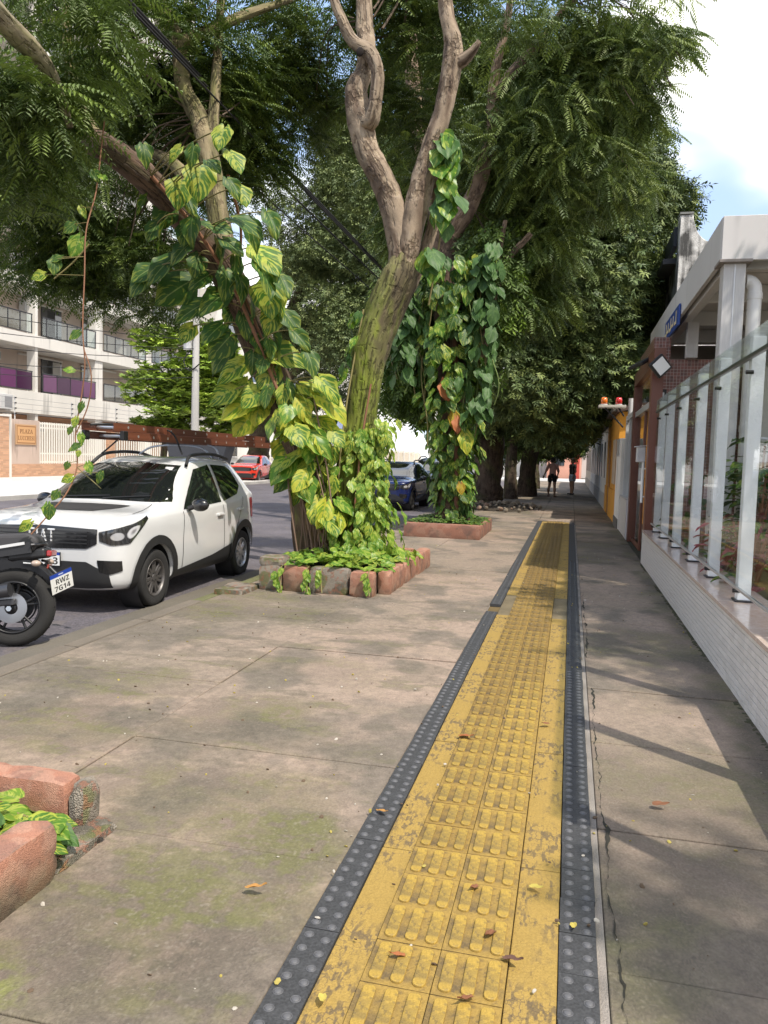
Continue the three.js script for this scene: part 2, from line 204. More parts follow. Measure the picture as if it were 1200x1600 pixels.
const mosaicT = tex(1024, 1024, (u, v) => { const n = 22, x = u * n, y = v * n, ix = Math.floor(x), iy = Math.floor(y), fx = x - ix, fy = y - iy, h = hash2(ix + 900, iy + 333); if (fx < 0.1 || fy < 0.1) return [0.42, 0.36, 0.32]; const k = 0.62 + 0.75 * h + 0.2 * (tnoise(u, v, 200) - 0.5); return [0.175 * k, 0.062 * k, 0.045 * k]; });
const mosaicB = tex(512, 512, (u, v) => { const fx = (u * 22) % 1, fy = (v * 22) % 1, e = Math.min(fx, fy, 1 - fx, 1 - fy); return sstep(0.02, 0.16, e) * 0.9 + 0.1 * hash2(Math.floor(u * 22), Math.floor(v * 22)); }, false);
const R = {
  tile: [0.70, 0.66, 0.62].map((k) => std([k, k * 0.965, k * 0.945], 0.35)), grout: std([0.14, 0.125, 0.11], 0.95), granite: std([1, 1, 1], 0.16, { map: graniteT }), post: std([0.84, 0.86, 0.88], 0.3),
  panel: std([0.63, 0.61, 0.60], 0.45, { map: rep(plasterT, 0.22) }), panelside: std([0.62, 0.62, 0.62], 0.5, { map: rep(plasterT, 0.22) }), mosaic: std([1, 1, 1], 0.3, { map: rep(mosaicT, 0.9), bumpMap: rep(mosaicB, 0.9), bumpScale: 0.003 }), brown: std([0.15, 0.05, 0.03], 0.4),
  plaster: std([0.72, 0.71, 0.69], 0.85, { map: rep(plasterT, 0.4) }), weather: std([0.75, 0.74, 0.72], 0.95, { map: rep(weatherT, 0.28), bumpMap: rep(grain, 0.5), bumpScale: 0.02 }), pane: phys([0.975, 0.985, 0.98], 0.012, { transmission: 1, thickness: 0, ior: 1.5, specularIntensity: 0.42 }),
  frost: phys([0.93, 0.95, 0.95], 0.04, { transmission: 0.92, thickness: 0, specularIntensity: 0.6 }), trim: std([0.55, 0.55, 0.55], 0.35, { metalness: 0.5 }), dark: std([0.02, 0.02, 0.022], 0.4) };
{
  const w = thing('low_wall', 'long knee-high wall of small white tiles with a pink granite top beside the pavement', 'wall');
  obj('core', bx(1.085, 1.4, -0.12, 0.472, -12.2, 3), R.grout, w);
  const r = rng(8), tg = rbox(0.006, 0.0358, 0.0950, 0.0015), rest = [];
  for (let row = 0; row < 12; row++) for (let k = 0; k < 112; k++) {
    const z = -1.2 - k * 0.0985, y = 0.001 + row * 0.0395 + 0.019, kk = k - 23;
    if (kk >= 0 && kk < 25) { const t = obj('tile', tg, R.tile[(r() * 3) | 0], w); t.position.set(1.083 - r() * 0.0012, y, z); t.rotation.set(0, (r() - 0.5) * 0.01, (r() - 0.5) * 0.01); }
    else rest.push(tg.clone().translate(1.083 - r() * 0.0012, y, z));
  }
  stuff(obj('tiling', rest, R.tile[1], w));
  for (let z = 2.6, k = 0; z > -12; z -= 1.22, k++) obj('coping_slab', metreUV(rbox(0.37, 0.03, 1.216, 0.004, [1.245, 0.4905, Math.max(z - 0.61, -11.62)])), R.granite, w);
  // balustrade
  const b = thing('glass_balustrade', 'tall clear glass balustrade on white posts standing on the granite-topped wall', 'railing');
  const zs = [-2.35, -3.55, -4.77, -5.97, -7.17, -8.31, -9.61, -10.81, -11.75];
  for (const z of zs) { const p = obj('post', rbox(0.09, 1.86, 0.09, 0.006, [1.235, 1.44, z]), R.post, b); obj('base_plate', rbox(0.13, 0.014, 0.14, 0.004, [1.235, 0.513, z]), M.darkmetal, p); for (const y of [0.585, 2.12]) obj('clamp', cyl(0.014, 0.014, 0.05, 8, [1.18, y, z + 0.05], [0, 0, PI / 2]), M.black, p); }
  for (let k = 0; k + 1 < zs.length; k++) obj('pane', bx(1.158, 1.167, 0.63, 2.25, zs[k + 1] + 0.003, zs[k] - 0.003), R.pane, b);
  obj('bottom_edge', bx(1.152, 1.172, 0.612, 0.63, -11.8, -2.3), R.trim, b);
  obj('handrail', rbox(0.036, 0.03, 9.6, 0.008, [1.163, 2.215, -7.05]), std([0.10, 0.10, 0.10], 0.3, { metalness: 0.6 }), b);
  obj('top_rail', [bx(1.158, 1.164, 2.232, 2.375, -11.85, -2.25), bx(1.158, 1.3, 2.375, 2.385, -11.85, -2.25)], R.frost, b);
}
{
  const t = thing('terrace_canopy', 'flat grey-white canopy on white columns over the terrace behind the balustrade', 'canopy');
  const X0 = 1.5, X1 = 8.5, Z0 = -9.35, Z1 = -17.3, Y0 = 3.72, Y1 = 4.2;
  for (let x = X0; x < X1; x += 3.5) obj('front_fascia_panel', metreUV(rbox(3.49, Y1 - Y0, 0.05, 0.006, [x + 1.75, (Y0 + Y1) / 2, Z0 - 0.025])), R.panel, t);
  for (let z = Z0 - 0.052; z > Z1; z -= 2.65) obj('side_fascia_panel', metreUV(rbox(0.05, Y1 - Y0, 2.64, 0.006, [X0 + 0.025, (Y0 + Y1) / 2, z - 1.32])), R.panelside, t);
  obj('roof_deck', metreUV(bx(X0 + 0.06, X1, Y1 - 0.1, Y1 - 0.03, Z1, Z0 - 0.06)), R.panelside, t);
  for (let z = -9.9; z > -17; z -= 0.62) obj('ceiling_panel', metreUV(rbox(X1 - X0 - 0.15, 0.03, 0.56, 0.006, [(X0 + X1) / 2 + 0.03, 3.93, z])), R.panel, t);
  for (const z of [-9.7, -11.55, -13.4, -15.2]) obj('beam', rbox(X1 - X0 - 0.12, 0.22, 0.1, 0.006, [(X0 + X1) / 2 + 0.05, 3.80, z]), R.panelside, t);
  obj('edge_beam', rbox(0.12, 0.2, 7.6, 0.006, [X0 + 0.16, 3.79, -13.3]), R.panelside, t);
  const col = (x, z, y0, y1, wd) => { const c = obj('column', rbox(wd, y1 - y0, wd, 0.008, [x, (y0 + y1) / 2, z]), std([0.66, 0.64, 0.625], 0.5, { map: rep(mottle, 0.3) }), t); return c; };
  const c1 = col(1.66, -9.52, 0.25, 3.70, 0.23); obj('seam', bx(1.655, 1.667, 0.5, 3.69, -9.4025, -9.4), M.trim ?? R.trim, c1);
  obj('capping', rbox(0.34, 0.035, 0.34, 0.006, [1.655, 3.715, -9.5]), std([0.22, 0.19, 0.17], 0.7), t);
  col(1.75, -13.1, 3.14, 3.70, 0.17); col(5.2, -9.52, 0.25, 3.70, 0.23); col(7.9, -9.52, 0.25, 3.7, 0.23);
  const pipe = thing('drainpipe', 'white plastic drainpipe with a curved top beside the front canopy column', 'pipe');
  obj('pipe', [cyl(0.075, 0.075, 3.2, 20, [1.92, 1.85, -9.62]), new THREE.TorusGeometry(0.1, 0.075, 12, 12, PI * 0.5).applyMatrix4(new THREE.Matrix4().makeTranslation(1.82, 3.45, -9.62))], std([0.74, 0.73, 0.71], 0.35), pipe);
  for (const y of [3.38, 1.9]) obj('collar', cyl(0.083, 0.083, 0.07, 20, [1.92, y, -9.62]), std([0.70, 0.69, 0.67], 0.35), pipe);
  const s = thing('canopy_sign', 'small blue sign with pale lettering on the street side of the canopy', 'sign');
  obj('board', rbox(0.03, 0.32, 1.75, 0.008, [1.478, 3.72, -13.4]), std([0.015, 0.06, 0.28], 0.35), s);
  const f = std([0.75, 0.62, 0.35], 0.5); for (const [z, h] of [[-12.75, 0.2], [-13.1, 0.16], [-13.4, 0.2], [-13.72, 0.16], [-14.0, 0.2]]) obj('letter', [bx(1.455, 1.462, 3.72 - h / 2, 3.72 + h / 2, z - 0.05, z - 0.01), bx(1.455, 1.462, 3.72 - h / 2, 3.72 - h / 2 + 0.05, z - 0.2, z - 0.052)], f, s);
}
{
  const h = thing('terrace_house', 'restaurant front of small glossy red-brown tiles behind the glass balustrade', 'building');
  obj('tiled_wall', metreUV(bx(1.24, 2.32, -0.1, 3.14, -13.6, -13.2)), R.mosaic, h);
  obj('tiled_wall', metreUV(bx(1.24, 1.5, 2.95, 3.55, -16.2, -13.601)), R.mosaic, h);
  obj('tiled_wall', metreUV(bx(2.32, 3.0, -0.1, 3.14, -14.6, -14.2)), R.mosaic, h);
  obj('upper_wall', metreUV(bx(2.6, 9, 2.9, 3.9, -16.2, -15.4)), R.panelside, h);
  obj('back_wall', metreUV(bx(1.7, 9.2, -0.1, 3.9, -17.2, -17.0)), std([0.3, 0.27, 0.25], 0.9), h);
  obj('pale_panel', rbox(1.9, 2.1, 0.05, 0.01, [3.75, 1.95, -13.0]), std([0.62, 0.62, 0.58], 0.5), h);
  obj('terrace_floor', metreUV(bx(1.4, 9.2, -0.12, 0.22, -17.2, -4)), std([0.30, 0.24, 0.16], 0.5, { map: rep(mottle, 1) }), h);
  obj('garden_wall', metreUV(bx(8.6, 9.0, -0.1, 3.2, -17, 3)), R.plaster, h);
  const pil = (x0, x1, z0, z1, y1) => obj('brown_post', bx(x0, x1, -0.1, y1, z0, z1), R.brown, h);
  pil(1.12, 1.28, -12.62, -12.34, 2.92); pil(1.13, 1.27, -16.05, -15.78, 2.95); obj('head_beam', bx(1.135, 1.3, 2.96, 3.2, -16.05, -12.34), R.brown, h);
  const d = obj('glass_door', bx(1.2, 1.21, 0.06, 2.36, -15.7, -14.1), R.pane, h); obj('glass_leaf', bx(1.2, 1.21, 0.06, 2.36, -13.9, -12.75), R.pane, d); obj('door_stile', [bx(1.185, 1.225, 0, 2.4, -14.09, -13.91), bx(1.185, 1.225, 0, 2.4, -12.74, -12.63), bx(1.185, 1.225, 0, 0.055, -15.775, -14.095)], R.brown, d); obj('handle', [rod([1.13, 0.85, -13.2], [1.13, 1.5, -13.2], 0.02), rod([1.13, 0.95, -13.2], [1.2, 0.95, -13.2], 0.012), rod([1.13, 1.4, -13.2], [1.2, 1.4, -13.2], 0.012)], std([0.8, 0.8, 0.8], 0.25), d);
  obj('transom', bx(1.16, 1.25, 2.362, 2.46, -15.78, -12.62), R.trim, h); obj('fanlight', bx(1.2, 1.21, 2.462, 2.94, -15.77, -12.63), R.pane, h);
  obj('entry_wall', metreUV(bx(2.2, 2.4, -0.1, 3.2, -17, -13.61)), std([0.12, 0.07, 0.05], 0.6), h);
  const ic = thing('door_intercom', 'white box with a sloping lid fixed beside the brown glass door', 'intercom'); obj('case', [rbox(0.13, 0.24, 0.2, 0.015, [1.06, 1.62, -12.9]), box(0.17, 0.015, 0.24, [1.05, 1.75, -12.9], [0, 0, 0.12])], M.white, ic);
  const fl = thing('floodlight', 'square floodlight with a pale lens on the tiled corner above the glass', 'lamp', [1.2, 2.9, -12.1], 0.3);
  obj('housing', tf(new RoundedBoxGeometry(0.26, 0.26, 0.06, 1, 0.012), [0, 0, 0], [0, 0.1, 0.75]), M.black, fl); obj('lens', tf(new THREE.BoxGeometry(0.2, 0.2, 0.008), [0.004, 0, 0.032], [0, 0.1, 0.75]), std([0.8, 0.8, 0.78], 0.15), fl); obj('bracket', rod([0.0, -0.03, -0.03], [0.02, -0.06, -0.2], 0.016), M.steel, fl);
  const cd = thing('conduit', 'thin white conduit running down the tiled corner below the floodlight', 'pipe'); obj('tube', rod([1.225, 2.0, -13.185], [1.225, 2.9, -13.185], 0.013), M.white, cd); 
  const mb = thing('meter_box', 'small dark box with a pale slot on the tiled corner', 'box'); obj('case', rbox(0.12, 0.22, 0.08, 0.01, [1.36, 2.55, -13.16]), M.black, mb); obj('slot', bx(1.36, 1.385, 2.49, 2.61, -13.118, -13.112), M.white, mb);
  const cam = thing('dark_floodlight', 'black floodlight turned to the street high on the brown corner post', 'lamp', [1.02, 3.1, -13.4], -0.9); obj('housing', tf(new RoundedBoxGeometry(0.34, 0.06, 0.24, 1, 0.015), [0, 0, 0], [0.5, 0, 0.2]), M.black, cam); obj('arm', rod([0, 0, 0], [0.18, 0.05, -0.05], 0.015), M.black, cam);
}
{
  const sw = thing('shop_wall', 'knee-high white tiled wall with a window above, just past the brown door', 'wall');
  obj('tiled_base', metreUV(bx(1.1, 1.3, -0.1, 0.76, -18.2, -16.06)), R.tile[1], sw); obj('sill', bx(1.08, 1.32, 0.76, 0.79, -18.2, -16.06), R.trim, sw); obj('pane', bx(1.18, 1.19, 0.8, 2.42, -18.15, -16.1), R.pane, sw); obj('window_frame', [bx(1.15, 1.22, 2.42, 2.52, -18.2, -16.06), bx(1.15, 1.22, 0.79, 2.42, -18.2, -18.1), bx(1.15, 1.22, 0.79, 2.42, -17.15, -17.1)], M.white, sw); obj('room_wall', metreUV(bx(1.9, 2.0, -0.1, 3, -18.2, -16.06)), std([0.1, 0.12, 0.12], 0.8), sw);
  const pw = thing('white_pillar', 'whitewashed gate pillar with worn base between the shop window and the yellow wall', 'pillar'); obj('shaft', metreUV(rbox(0.5, 2.15, 1.7, 0.02, [1.33, 0.97, -19.1])), R.plaster, pw); obj('meter_cabinet', [bx(1.06, 1.1, 1.65, 2.05, -19.7, -18.6)], R.trim, pw); obj('worn_base', metreUV(bx(1.06, 1.5, -0.1, 0.22, -19.9, -18.3)), std([0.12, 0.11, 0.1], 0.95), pw); obj('pole', rod([1.25, 1.9, -18.5], [1.25, 2.95, -18.5], 0.05), M.white, pw);
  const lb = thing('lamp_board', 'pale projecting board over the pavement carrying two coloured lamps', 'shelf'); obj('board', rbox(0.6, 0.06, 0.28, 0.01, [0.85, 2.76, -18.55]), std([0.5, 0.46, 0.4], 0.7), lb); obj('bracket', [rod([0.7, 2.73, -18.55], [1.12, 2.3, -18.55], 0.02), rod([1.0, 2.73, -18.55], [1.12, 2.55, -18.55], 0.02)], M.darkmetal, lb);
  for (const [x, c, n] of [[0.67, [0.75, 0.17, 0.01], 'orange'], [0.99, [0.62, 0.02, 0.02], 'red']]) { const l = thing('warning_lamp', n + ' round warning lamp standing on the projecting board', 'lamp'); obj('lens', new THREE.LatheGeometry([[0, 0], [0.07, 0], [0.075, 0.09], [0.062, 0.15], [0, 0.16]].map(([a, b]) => new THREE.Vector2(a, b)), 18).translate(x, 2.81, -18.5), phys(c, 0.15, { clearcoat: 1 }), l); obj('base', cyl(0.08, 0.08, 0.025, 18, [x, 2.8, -18.5]), M.white, l); }
  const yw = thing('yellow_wall', 'ochre yellow house front with a dark doorway edge on the right of the pavement', 'building'); const ym = std([0.62, 0.29, 0.035], 0.85, { map: rep(plasterT, 0.5) });
  obj('wall', metreUV(bx(1.12, 5, -0.1, 2.75, -26, -20.02)), ym, yw); obj('dado', metreUV(bx(1.085, 1.118, -0.1, 0.8, -23.4, -20.05)), ym, yw); obj('dado', metreUV(bx(1.085, 1.118, -0.1, 0.8, -26, -24.6)), ym, yw); obj('window', bx(1.09, 1.115, 0.95, 2.1, -22, -20.6), std([0.42, 0.33, 0.24], 0.6), yw); obj('door', bx(1.1, 1.118, 0, 2.15, -24.5, -23.5), std([0.3, 0.13, 0.03], 0.7), yw); obj('roof', tf(new THREE.BoxGeometry(4.2, 0.1, 6.4), [3.1, 3.2, -23], [0, 0, 0.2]), std([0.09, 0.06, 0.05], 0.9), yw); obj('eave', bx(0.95, 1.2, 2.76, 2.86, -26, -20), std([0.08, 0.07, 0.06], 0.9), yw);
  const far = (name, label, z1, z0, h, c, x = 1.12) => { const t = thing(name, label, 'building'); obj('wall', metreUV(bx(x, 6, -0.1, h, z0, z1)), std(c, 0.9, { map: rep(plasterT, 0.5) }), t); obj('plinth', metreUV(bx(x - 0.03, x, -0.1, 0.5, z0 + 0.03, z1 - 0.03)), std(c.map((k) => k * 0.55), 0.9), t); for (let z = z1 - 1.2; z > z0 + 1; z -= 2.6) obj('window', bx(x - 0.02, x + 0.01, 1.0, 2.2, z - 0.9, z), std([0.06, 0.07, 0.08], 0.3), t); obj('roof', tf(new THREE.BoxGeometry(5.2, 0.12, z1 - z0), [3.6, h + 0.35, (z0 + z1) / 2], [0, 0, 0.14]), std([0.10, 0.08, 0.07], 0.9), t); return t; };
  far('white_house', 'low white house front just past the yellow wall', -26.05, -31, 2.7, [0.62, 0.60, 0.56]); far('grey_house', 'grey-blue low house front under a dark awning past the white house', -31.05, -37, 2.8, [0.42, 0.45, 0.50]); far('pale_house', 'pale grey house front further along the right pavement', -37.05, -46, 3.2, [0.55, 0.56, 0.58]); far('dull_house', 'dull cream house front at the far end of the right pavement', -46.05, -60, 3.4, [0.5, 0.44, 0.36]);
  const aw = thing('dark_awning', 'dark sloping awning over the grey house front', 'awning'); obj('sheet', tf(new THREE.BoxGeometry(0.9, 0.04, 2.6), [0.78, 2.62, -32.6], [0, 0, 0.42]), std([0.03, 0.03, 0.035], 0.7), aw); obj('arm', rod([1.1, 2.2, -31.6], [0.45, 2.48, -31.6], 0.02), M.darkmetal, aw);
  const g = thing('old_gable', 'weathered grey gable with a curved parapet rising behind the canopy', 'building'); const s = new THREE.Shape(); s.moveTo(2.5, 0); s.lineTo(2.5, 7.95); s.lineTo(2.78, 7.98); s.quadraticCurveTo(2.86, 7.25, 3.45, 7.2); s.lineTo(7, 7.2); s.lineTo(7, 0); obj('gable_wall', metreUV(new THREE.ExtrudeGeometry(s, { depth: 0.4, bevelEnabled: true, bevelSize: 0.02, bevelThickness: 0.02, bevelSegments: 1, curveSegments: 10 }).translate(0, 0, -22.4)), R.weather, g); obj('side_wall', metreUV(bx(2.5, 6.9, -0.1, 6.9, -33, -22.45)), std([0.4, 0.42, 0.45], 0.9, { map: rep(weatherT, 0.3) }), g); obj('roof', tf(new THREE.BoxGeometry(4.9, 0.14, 10.6), [4.6, 7.0, -27.7], [0, 0, 0.04]), std([0.05, 0.05, 0.055], 0.9), g); obj('roof_edge', bx(2.40, 2.5, 7.3, 7.8, -30, -22.42), std([0.05, 0.055, 0.065], 0.9), g); obj('coping', tf(new THREE.BoxGeometry(0.34, 0.05, 0.5), [2.64, 8.02, -22.2]), std([0.2, 0.2, 0.19], 0.9), g);
}
// ---------------------------------------------------------------- left side: apartment block, its boundary wall, street end
{
  const brickT = tex(512, 512, (u, v) => { const ny = 24, y = v * ny, iy = Math.floor(y), x = u * 6 + (iy % 2) * 0.5, ix = Math.floor(x), fx = x - ix, fy = y - iy, h = hash2(((ix % 6) + 6) % 6, iy); if (fx < 0.03 || fy < 0.14) return [0.42, 0.33, 0.27]; const k = 0.85 + 0.35 * h; return [0.46 * k, 0.29 * k, 0.20 * k]; });
  const cream = std([0.60, 0.50, 0.43], 0.85, { map: rep(plasterT, 0.2) }), whiteW = std([0.72, 0.70, 0.67], 0.8, { map: rep(plasterT, 0.18) }), brick = std([1.05, 0.95, 0.85], 0.9, { map: rep(brickT, 0.5) }), dark = std([0.025, 0.025, 0.03], 0.3), rail = std([0.035, 0.035, 0.04], 0.5), pane = phys([0.03, 0.035, 0.04], 0.05, { clearcoat: 1 });
  const purples = [[0.085, 0.022, 0.075], [0.13, 0.045, 0.115], [0.055, 0.018, 0.05]].map((c) => phys(c, 0.12, { specularIntensity: 0.5 })), clear = phys([0.85, 0.9, 0.9], 0.03, { transmission: 1, thickness: 0 });
  const a = thing('apartment_block', 'tall pale apartment block with recessed balconies across the street', 'building');
  const XF = -28, ZP = [-25.4, -31.1, -36.8, -42.5, -48.2, -53.9]; const FL = (k) => 4.4 + 3 * k;
  obj('back_wall', metreUV(bx(-42, -30.1, 0, 34, -54.2, -25)), cream, a); obj('ground_wall', metreUV(bx(-30.05, -29.2, 0, 3.2, -54, -25.2)), brick, a);
  for (let k = 0; k < 10; k++) { obj('floor_slab', metreUV(bx(-30.08, XF, FL(k) - (k ? 0.62 : 1.15), FL(k), -54.1, -25.1)), whiteW, a); }
  for (const z of ZP) obj('pillar', metreUV(rbox(0.55, 33, z === -36.8 ? 0.2 : 0.75, 0.02, [XF - 0.36, 17.5, z])), whiteW, a);
  for (let k = 0; k < 9; k++) for (let b = 0; b + 1 < ZP.length; b++) {
    const z1 = ZP[b] - 0.42, z0 = ZP[b + 1] + 0.42, y = FL(k), w = obj('window', bx(-30.09, -30.02, y + 0.05, y + 2.15, z0 + (b % 2 ? 2.2 : 0.5), z0 + (b % 2 ? 4.2 : 2.3)), pane, a); obj('frame', [bx(-30.05, -30.0, y + 2.15, y + 2.25, z0 + 0.4, z0 + 4.3)], whiteW, w);
    const bars = [bx(XF - 0.06, XF - 0.02, y + 1.02, y + 1.08, z0, z1), bx(XF - 0.06, XF - 0.02, y + 0.06, y + 0.1, z0, z1)]; for (let z = z0 + 0.02; z < z1; z += k === 1 ? 0.9 : 1.2) bars.push(bx(XF - 0.06, XF - 0.02, y + 0.06, y + 1.05, z, z + 0.045)); obj('balcony_railing', bars, rail, a);
    if (k === 0 && b < 3) for (let z = z0, q = 0; z < z1 - 0.1; z += 1.2, q++) obj('balcony_glass', bx(XF - 0.046, XF - 0.036, y + 0.1, y + 1.0, z, Math.min(z1, z + 1.19)), purples[(q * 5 + b * 2) % 3], a); else obj('balcony_glass', bx(XF - 0.046, XF - 0.036, y + 0.1, y + 1.0, z0, z1), clear, a);
    if ((k + b) % 2 === 0) obj('curtain', rbox(0.05, 2.0, 0.7, 0.02, [-30.0, y + 1.08, z0 + (b % 2 ? 2.4 : 1.0)]), std([0.5 + 0.2 * ((k * 3 + b) % 2), 0.48, 0.45], 0.9), w); if ((k * 7 + b * 3) % 4 === 0) obj('balcony_clutter', [rbox(0.5, 0.7, 0.5, 0.05, [-28.9, y + 0.36, z0 + 1.6]), rbox(0.08, 0.5, 0.5, 0.03, [-29.1, y + 0.95, z0 + 1.6])], std([0.35, 0.3, 0.27], 0.9), a);
  }
  for (const [z, y, w, h] of [[-35.5, 6.25, 0.9, 0.45], [-35.4, 5.3, 0.85, 0.75], [-33.9, 3.7, 0.9, 0.75], [-38.2, 9.2, 0.8, 0.5]]) { const c = thing('air_conditioner', z === -33.9 ? 'white air conditioner unit on the slab edge below the purple balcony' : y > 9 ? 'white air conditioner on the second floor balcony wall' : y > 6 ? 'upper of two white air conditioner boxes on the first floor wall' : 'lower of two white air conditioner boxes on the first floor wall', 'air conditioner', [z === -33.9 ? -27.8 : -29.8, y, z]); obj('case', rbox(0.4, h, w, 0.02), M.white, c); obj('grille', [bx(0.201, 0.21, -h * 0.35, h * 0.35, -w * 0.42, w * 0.15)], std([0.25, 0.25, 0.26], 0.6), c); }
  const gw = thing('boundary_wall', 'pale boundary wall on a brick base with a house name plate, beyond the white car', 'wall');
  const XW = -26, pinkw = std([0.55, 0.43, 0.37], 0.85, { map: rep(plasterT, 0.3) });
  obj('brick_base', metreUV(bx(XW - 0.3, XW, -0.05, 0.62, -41.6, -32.2)), brick, gw); obj('panel', metreUV(bx(XW - 0.28, XW - 0.02, 0.622, 2.78, -34.3, -32.25)), pinkw, gw); obj('white_edge', metreUV(bx(XW - 0.3, XW + 0.03, 0.0, 3.0, -32.22, -32.0)), whiteW, gw); obj('brick_pier', metreUV(bx(XW - 0.4, XW + 0.15, -0.05, 2.85, -31.9, -29.2)), brick, gw); obj('brick_pier', metreUV(bx(XW - 0.35, XW + 0.04, -0.05, 2.75, -40.9, -40.3)), brick, gw); obj('pier_cap', bx(XW - 0.45, XW + 0.2, 2.86, 2.95, -31.95, -29.15), whiteW, gw);
  obj('rear_wall', metreUV(bx(-29.19, -29.1, 0, 2.9, -46, -34)), std([0.5, 0.36, 0.27], 0.9), gw); for (const z of [-33.6, -37.2, -43]) obj('opening', bx(-29.09, -29.06, 2.35, 2.85, z - 1.5, z), dark, a);
  const fn = thing('slat_fence', 'white metal fence of upright slats on the brick base across the street', 'fence'); const fw = std([0.74, 0.72, 0.66], 0.5);
  const sl = rbox(0.05, 2.1, 0.075, 0.006); for (let z = -34.45; z > -40.2; z -= 0.19) { const m = obj('slat', sl, fw, fn); m.position.set(XW - 0.12, 1.68, z); } for (const y of [0.72, 1.15, 2.45, 2.66]) obj('crossbar', bx(XW - 0.16, XW - 0.146, y - 0.04, y + 0.04, -40.25, -34.35), fw, fn);
  const f2 = thing('far_slat_gate', 'second white slat gate further along the boundary wall, right of its brick pier', 'gate'); for (let z = -41.1; z > -50; z -= 0.26) { const m = obj('slat', sl, fw, f2); m.position.set(XW - 0.12, 1.4, z); } obj('crossbar', [bx(XW - 0.16, XW - 0.146, 2.2, 2.3, -50, -41), bx(XW - 0.16, XW - 0.146, 0.5, 0.6, -50, -41)], fw, f2);
  const sg = thing('name_plate', 'small tan plaque with raised lettering on the pale boundary wall', 'sign'); const cv = document.createElement('canvas'); cv.width = 256; cv.height = 160; const x = cv.getContext('2d'); x.fillStyle = '#c79a6c'; x.fillRect(0, 0, 256, 160); x.strokeStyle = '#8a5f3c'; x.lineWidth = 8; x.strokeRect(8, 8, 240, 144); x.fillStyle = '#6e4528'; x.textAlign = 'center'; x.font = 'bold 50px serif'; x.fillText('PLAZA', 128, 70); x.fillText('LUCCHESI', 128, 128, 220); const ct = new THREE.CanvasTexture(cv); ct.colorSpace = THREE.SRGBColorSpace;
  obj('plate', rbox(0.05, 1.0, 1.5, 0.02, [XW + 0.01, 2.05, -33.25]), std([0.45, 0.28, 0.16], 0.7), sg); const face = obj('face', new THREE.PlaneGeometry(1.4, 0.9), std([1, 1, 1], 0.7, { map: ct }), sg); face.position.set(XW + 0.037, 2.05, -33.25); face.rotation.y = PI / 2;
  // electric fence posts with insulators
  for (const z of [-32.6, -37, -41.2, -45.2]) { const p = thing('fence_wire_post', ({ '-32.6': 'thin white wire post beside the name plate panel', '-37': 'thin white wire post rising behind the middle of the slat fence', '-41.2': 'thin white wire post by the brick pier between fence and gate', '-45.2': 'thin white wire post behind the far slat gate' })[z], 'post', [XW - 0.1, 2.75, z], 0, 'wire posts along the boundary wall'); obj('rod', rod([0, 0, 0], [0, 1.15, 0], 0.03), M.white, p); for (let k = 0; k < 4; k++) obj('insulator', cyl(0.05, 0.05, 0.06, 8, [0.05, 0.3 + k * 0.25, 0]), M.black, p); }
  const ws = []; for (let k = 0; k < 4; k++) ws.push(rod([XW - 0.06, 3.05 + k * 0.25, -46], [XW - 0.06, 3.05 + k * 0.25, -30], 0.008, 4)); tag(obj('fence_wires', ws, M.steel), 'four thin wires strung above the boundary wall', 'wire');
  // further fronts across the street and at the end
  const wf = (n, label, x0, x1, z0, z1, h, c) => { const t = thing(n, label, 'building'); obj('wall', metreUV(bx(x0, x1, 0, h, z0, z1)), std(c, 0.85, { map: rep(plasterT, 0.2) }), t); return t; };
  const t1 = wf('white_block', 'long white building front across the street behind the blue car', -40, -27, -110, -56, 14, [0.72, 0.70, 0.66]); for (let z = -58; z > -108; z -= 5) for (let k = 0; k < 4; k++) { const w = obj('window', bx(-27.02, -26.96, 1.2 + k * 3.2, 2.7 + k * 3.2, z - 2.4, z), pane, t1); obj('sill', bx(-27, -26.85, 1.1 + k * 3.2, 1.2 + k * 3.2, z - 2.5, z + 0.1), whiteW, w); }
  const t2 = wf('cream_wall', 'low cream wall across the street behind the parked blue car', -19.3, -19, -100, -52, 2.1, [0.70, 0.62, 0.50]); for (let z = -53; z > -99; z -= 3) obj('pier', metreUV(bx(-19.4, -18.9, 0, 2.3, z - 0.4, z)), whiteW, t2);
  for (const [z, c, l] of [[-60.5, [0.42, 0.5, 0.78], 'lilac-blue printed banner hanging over the cream wall, nearer of two'], [-68, [0.30, 0.55, 0.85], 'sky-blue printed banner hanging over the cream wall, farther of two']]) { const b = thing('street_banner', l, 'banner'); obj('cloth', rbox(1.7, 2.3, 0.05, 0.02, [-18.4, 3.6, z], [0, 0.5, 0]), std(c, 0.7, { map: rep(mottle, 1) }), b); obj('stripe', rbox(1.4, 0.35, 0.06, 0.02, [-18.39, 3.2, z + 0.01], [0, 0.5, 0]), std([0.75, 0.78, 0.85], 0.7), b); obj('pole', rod([-18.9, 0, z - 0.4], [-18.9, 4.9, z - 0.4], 0.05), M.steel, b); }
  const e1 = wf('pink_house', 'salmon pink house front closing the far end of the pavement', -2.2, 1.0, -88, -76, 6, [0.65, 0.34, 0.26]); obj('window', bx(-1.6, -0.6, 1.2, 2.6, -76.02, -75.96), pane, e1); obj('door', bx(0.0, 0.8, 0, 2.3, -76.02, -75.96), std([0.45, 0.06, 0.04], 0.6), e1); obj('roof', bx(-2.6, 1.2, 6.002, 6.25, -88, -75.6), dark, e1);
  const e2 = wf('white_house_end', 'white house front at the far end beside the salmon pink one', -14, -2.25, -90, -78, 7, [0.7, 0.69, 0.66]); for (let q = 0; q < 4; q++) obj('window', bx(-13 + q * 2.8, -11.6 + q * 2.8, 1.2, 2.7, -78.02, -77.96), pane, e2); obj('roof', bx(-14.2, -2.3, 7.002, 7.2, -90, -77.6), dark, e2);
